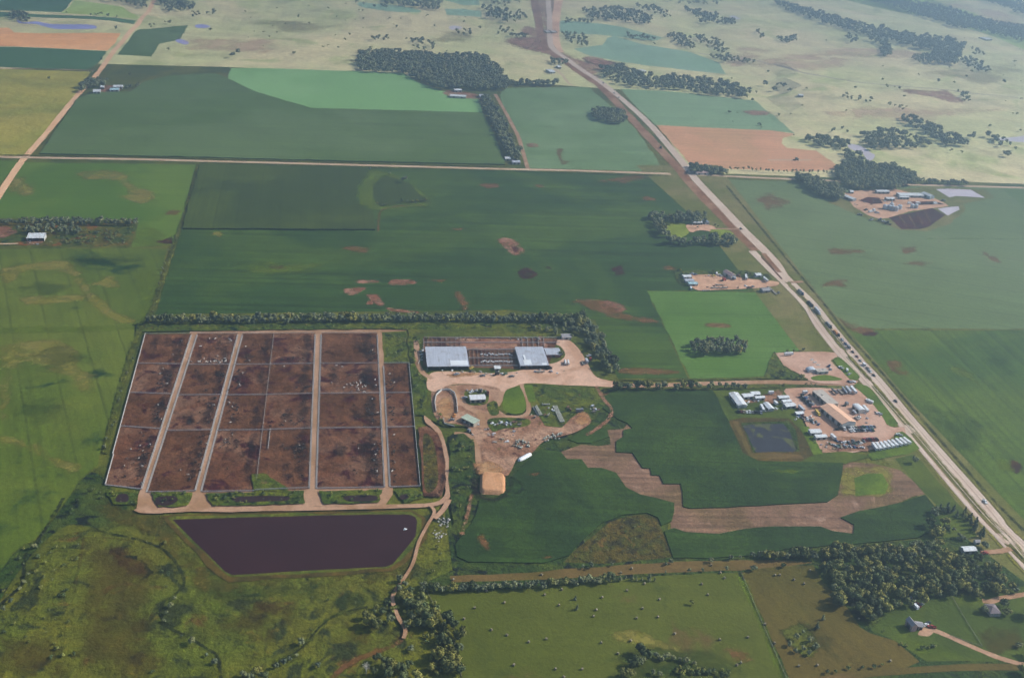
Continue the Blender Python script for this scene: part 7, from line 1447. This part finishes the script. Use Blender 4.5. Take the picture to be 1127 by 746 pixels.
# loose odds and ends in the yards
JM = [PAINT['white'], PAINT['silver'], RUST, WOODP, PAINT['grey'], PAINT['tan'], CONC]
JK = []
for i in range(10):
    m = MB()
    if i % 3 == 0: m.box((0, 0, .3), (3.2, 1.1, .5)).box((.4, .2, .8), (1.6, .8, .5), .3)
    elif i % 3 == 1: m.cyl((-1, 0, .6), (1, 0, .6), .6, seg=10).box((0, .9, .2), (2.4, .3, .3), .2)
    else: m.box((0, 0, .25), (2.2, 1.6, .4), .2).box((-.3, .1, .7), (.8, 1.9, .5), .8).box((.9, -.4, .5), (.3, 1.4, .9), -.3)
    JK.append(m.mesh('scrap_pile', JM[i % len(JM)]))
for (cx, cy, rx, ry, n_, where) in ((525,431.5,12,1.6,9,'behind the machine shed'), (556,467.5,20,2.2,16,'on the lower grass island of the farmyard'), (545,480,26,9,16,'on the churned soil of the farmyard'), (540,412,30,2,12,'along the grass edge before the corral'), (502,410,22,1.6,7,'before the first barn'), (492,432,10,3,7,'at the back of the ring lot'), (520,466,9,5,9,'round the slanting green shed'), (600,455,24,5,10,'round the bale blocks'), (655,451,7,5,7,'at the field track right of the yard'), (612,410,24,2.5,7,'on the dirt before the second barn'), (545,374,60,1.5,14,'along the back of the corrals'), (464,392,4,9,7,'left of the first barn'),
    (885,462,11,4,12,'in the scrap row of the truck yard'), (890,440,8,6,9,'left of the workshop'), (925,491,22,4.5,20,'in the scrap yard by the white trailers'), (850,452,14,2,9,'beside the grey white shed above the pond'), (805,305,30,2,14,'along the back of the trailer yard'), (800,316,26,1.5,9,'along the front of the trailer yard'), (826,440,14,4,8,'between the white sheds'), (955,460,14,8,7,'on the truck lot'), (985,222,26,4,16,'in the far feed yard'), (950,225,14,8,8,'at the left of the far feed yard'), (40,267,10,2,5,'before the white barn'), (1008,664,7,3,6,'at the wood edge above the tall house')):
    for i in range(n_):
        a_, r_ = rng.uniform(0, 6.28), math.sqrt(rng.random()); x, y = at(cx+rx*r_*math.cos(a_), cy+ry*r_*math.sin(a_)); o = bpy.data.objects.new('scrap_pile', JK[int(rng.integers(10))]); link(o); o.location = (x, y, gz(x, y)-.02); o.rotation_euler = (0, 0, rng.uniform(0, 6.28)); s_ = rng.uniform(.6, 1.3); o.scale = (s_, s_, s_)
        tag(o, 'small heap of scrap '+where, 'scrap', 'scrap '+where)
# ------------------------------------------------------------------ air, light
bm = bmesh.new(); bmesh.ops.create_cube(bm, size=1)
hzo = mesh_obj('haze', bm, None); hzo.scale = (22000, 18500, 612); hzo.location = (0, 6000, -1.0-612*0+612/2-3)
m, nt = nt_new('haze_air'); vol = N(nt, 'ShaderNodeVolumePrincipled'); vol.inputs['Color'].default_value = (.55, .79, 1.0, 1); vol.inputs['Density'].default_value = DENS
vol.inputs['Anisotropy'].default_value = .80
out = N(nt, 'ShaderNodeOutputMaterial'); nt.links.new(vol.outputs[0], out.inputs['Volume']); hzo.data.materials.append(m)
tag(hzo, 'thin bluish summer haze over the whole valley', None, None, 'stuff')
SUN_EL, SUN_AZ = 34.0, 8.0      # elevation, degrees north of east
sd = Vector((math.cos(R(SUN_AZ))*math.cos(R(SUN_EL)), math.sin(R(SUN_AZ))*math.cos(R(SUN_EL)), math.sin(R(SUN_EL))))
sun = bpy.data.objects.new('sun', bpy.data.lights.new('sun', 'SUN')); C.objects.link(sun)
sun.data.energy = 5.0; sun.data.angle = R(.5); sun.data.color = (1.0, .95, .87)
sun.rotation_euler = sd.to_track_quat('Z', 'Y').to_euler()
w = bpy.data.worlds.new('World'); S.world = w; w.use_nodes = True; wn = w.node_tree
bg = wn.nodes.get('Background'); sky = wn.nodes.new('ShaderNodeTexSky'); sky.sky_type = 'NISHITA'; sky.sun_disc = False
sky.sun_elevation = R(SUN_EL); sky.sun_rotation = R(90-SUN_AZ); sky.air_density = 1.0; sky.dust_density = 1.5
wn.links.new(sky.outputs[0], bg.inputs['Color']); bg.inputs['Strength'].default_value = .12
vs = S.view_settings; vs.view_transform = 'Standard'; vs.look = 'None'; vs.gamma = 1; vs.use_curve_mapping = False; vs.exposure = EV+.29
cy = S.cycles; cy.max_bounces = 4; cy.diffuse_bounces = 2; cy.glossy_bounces = 2; cy.transparent_max_bounces = 24; cy.volume_bounces = 0; cy.use_denoising = True; cy.denoising_input_passes = 'RGB_ALBEDO_NORMAL'; cy.denoising_prefilter = 'ACCURATE'
cy.caustics_reflective = False; cy.caustics_refractive = False
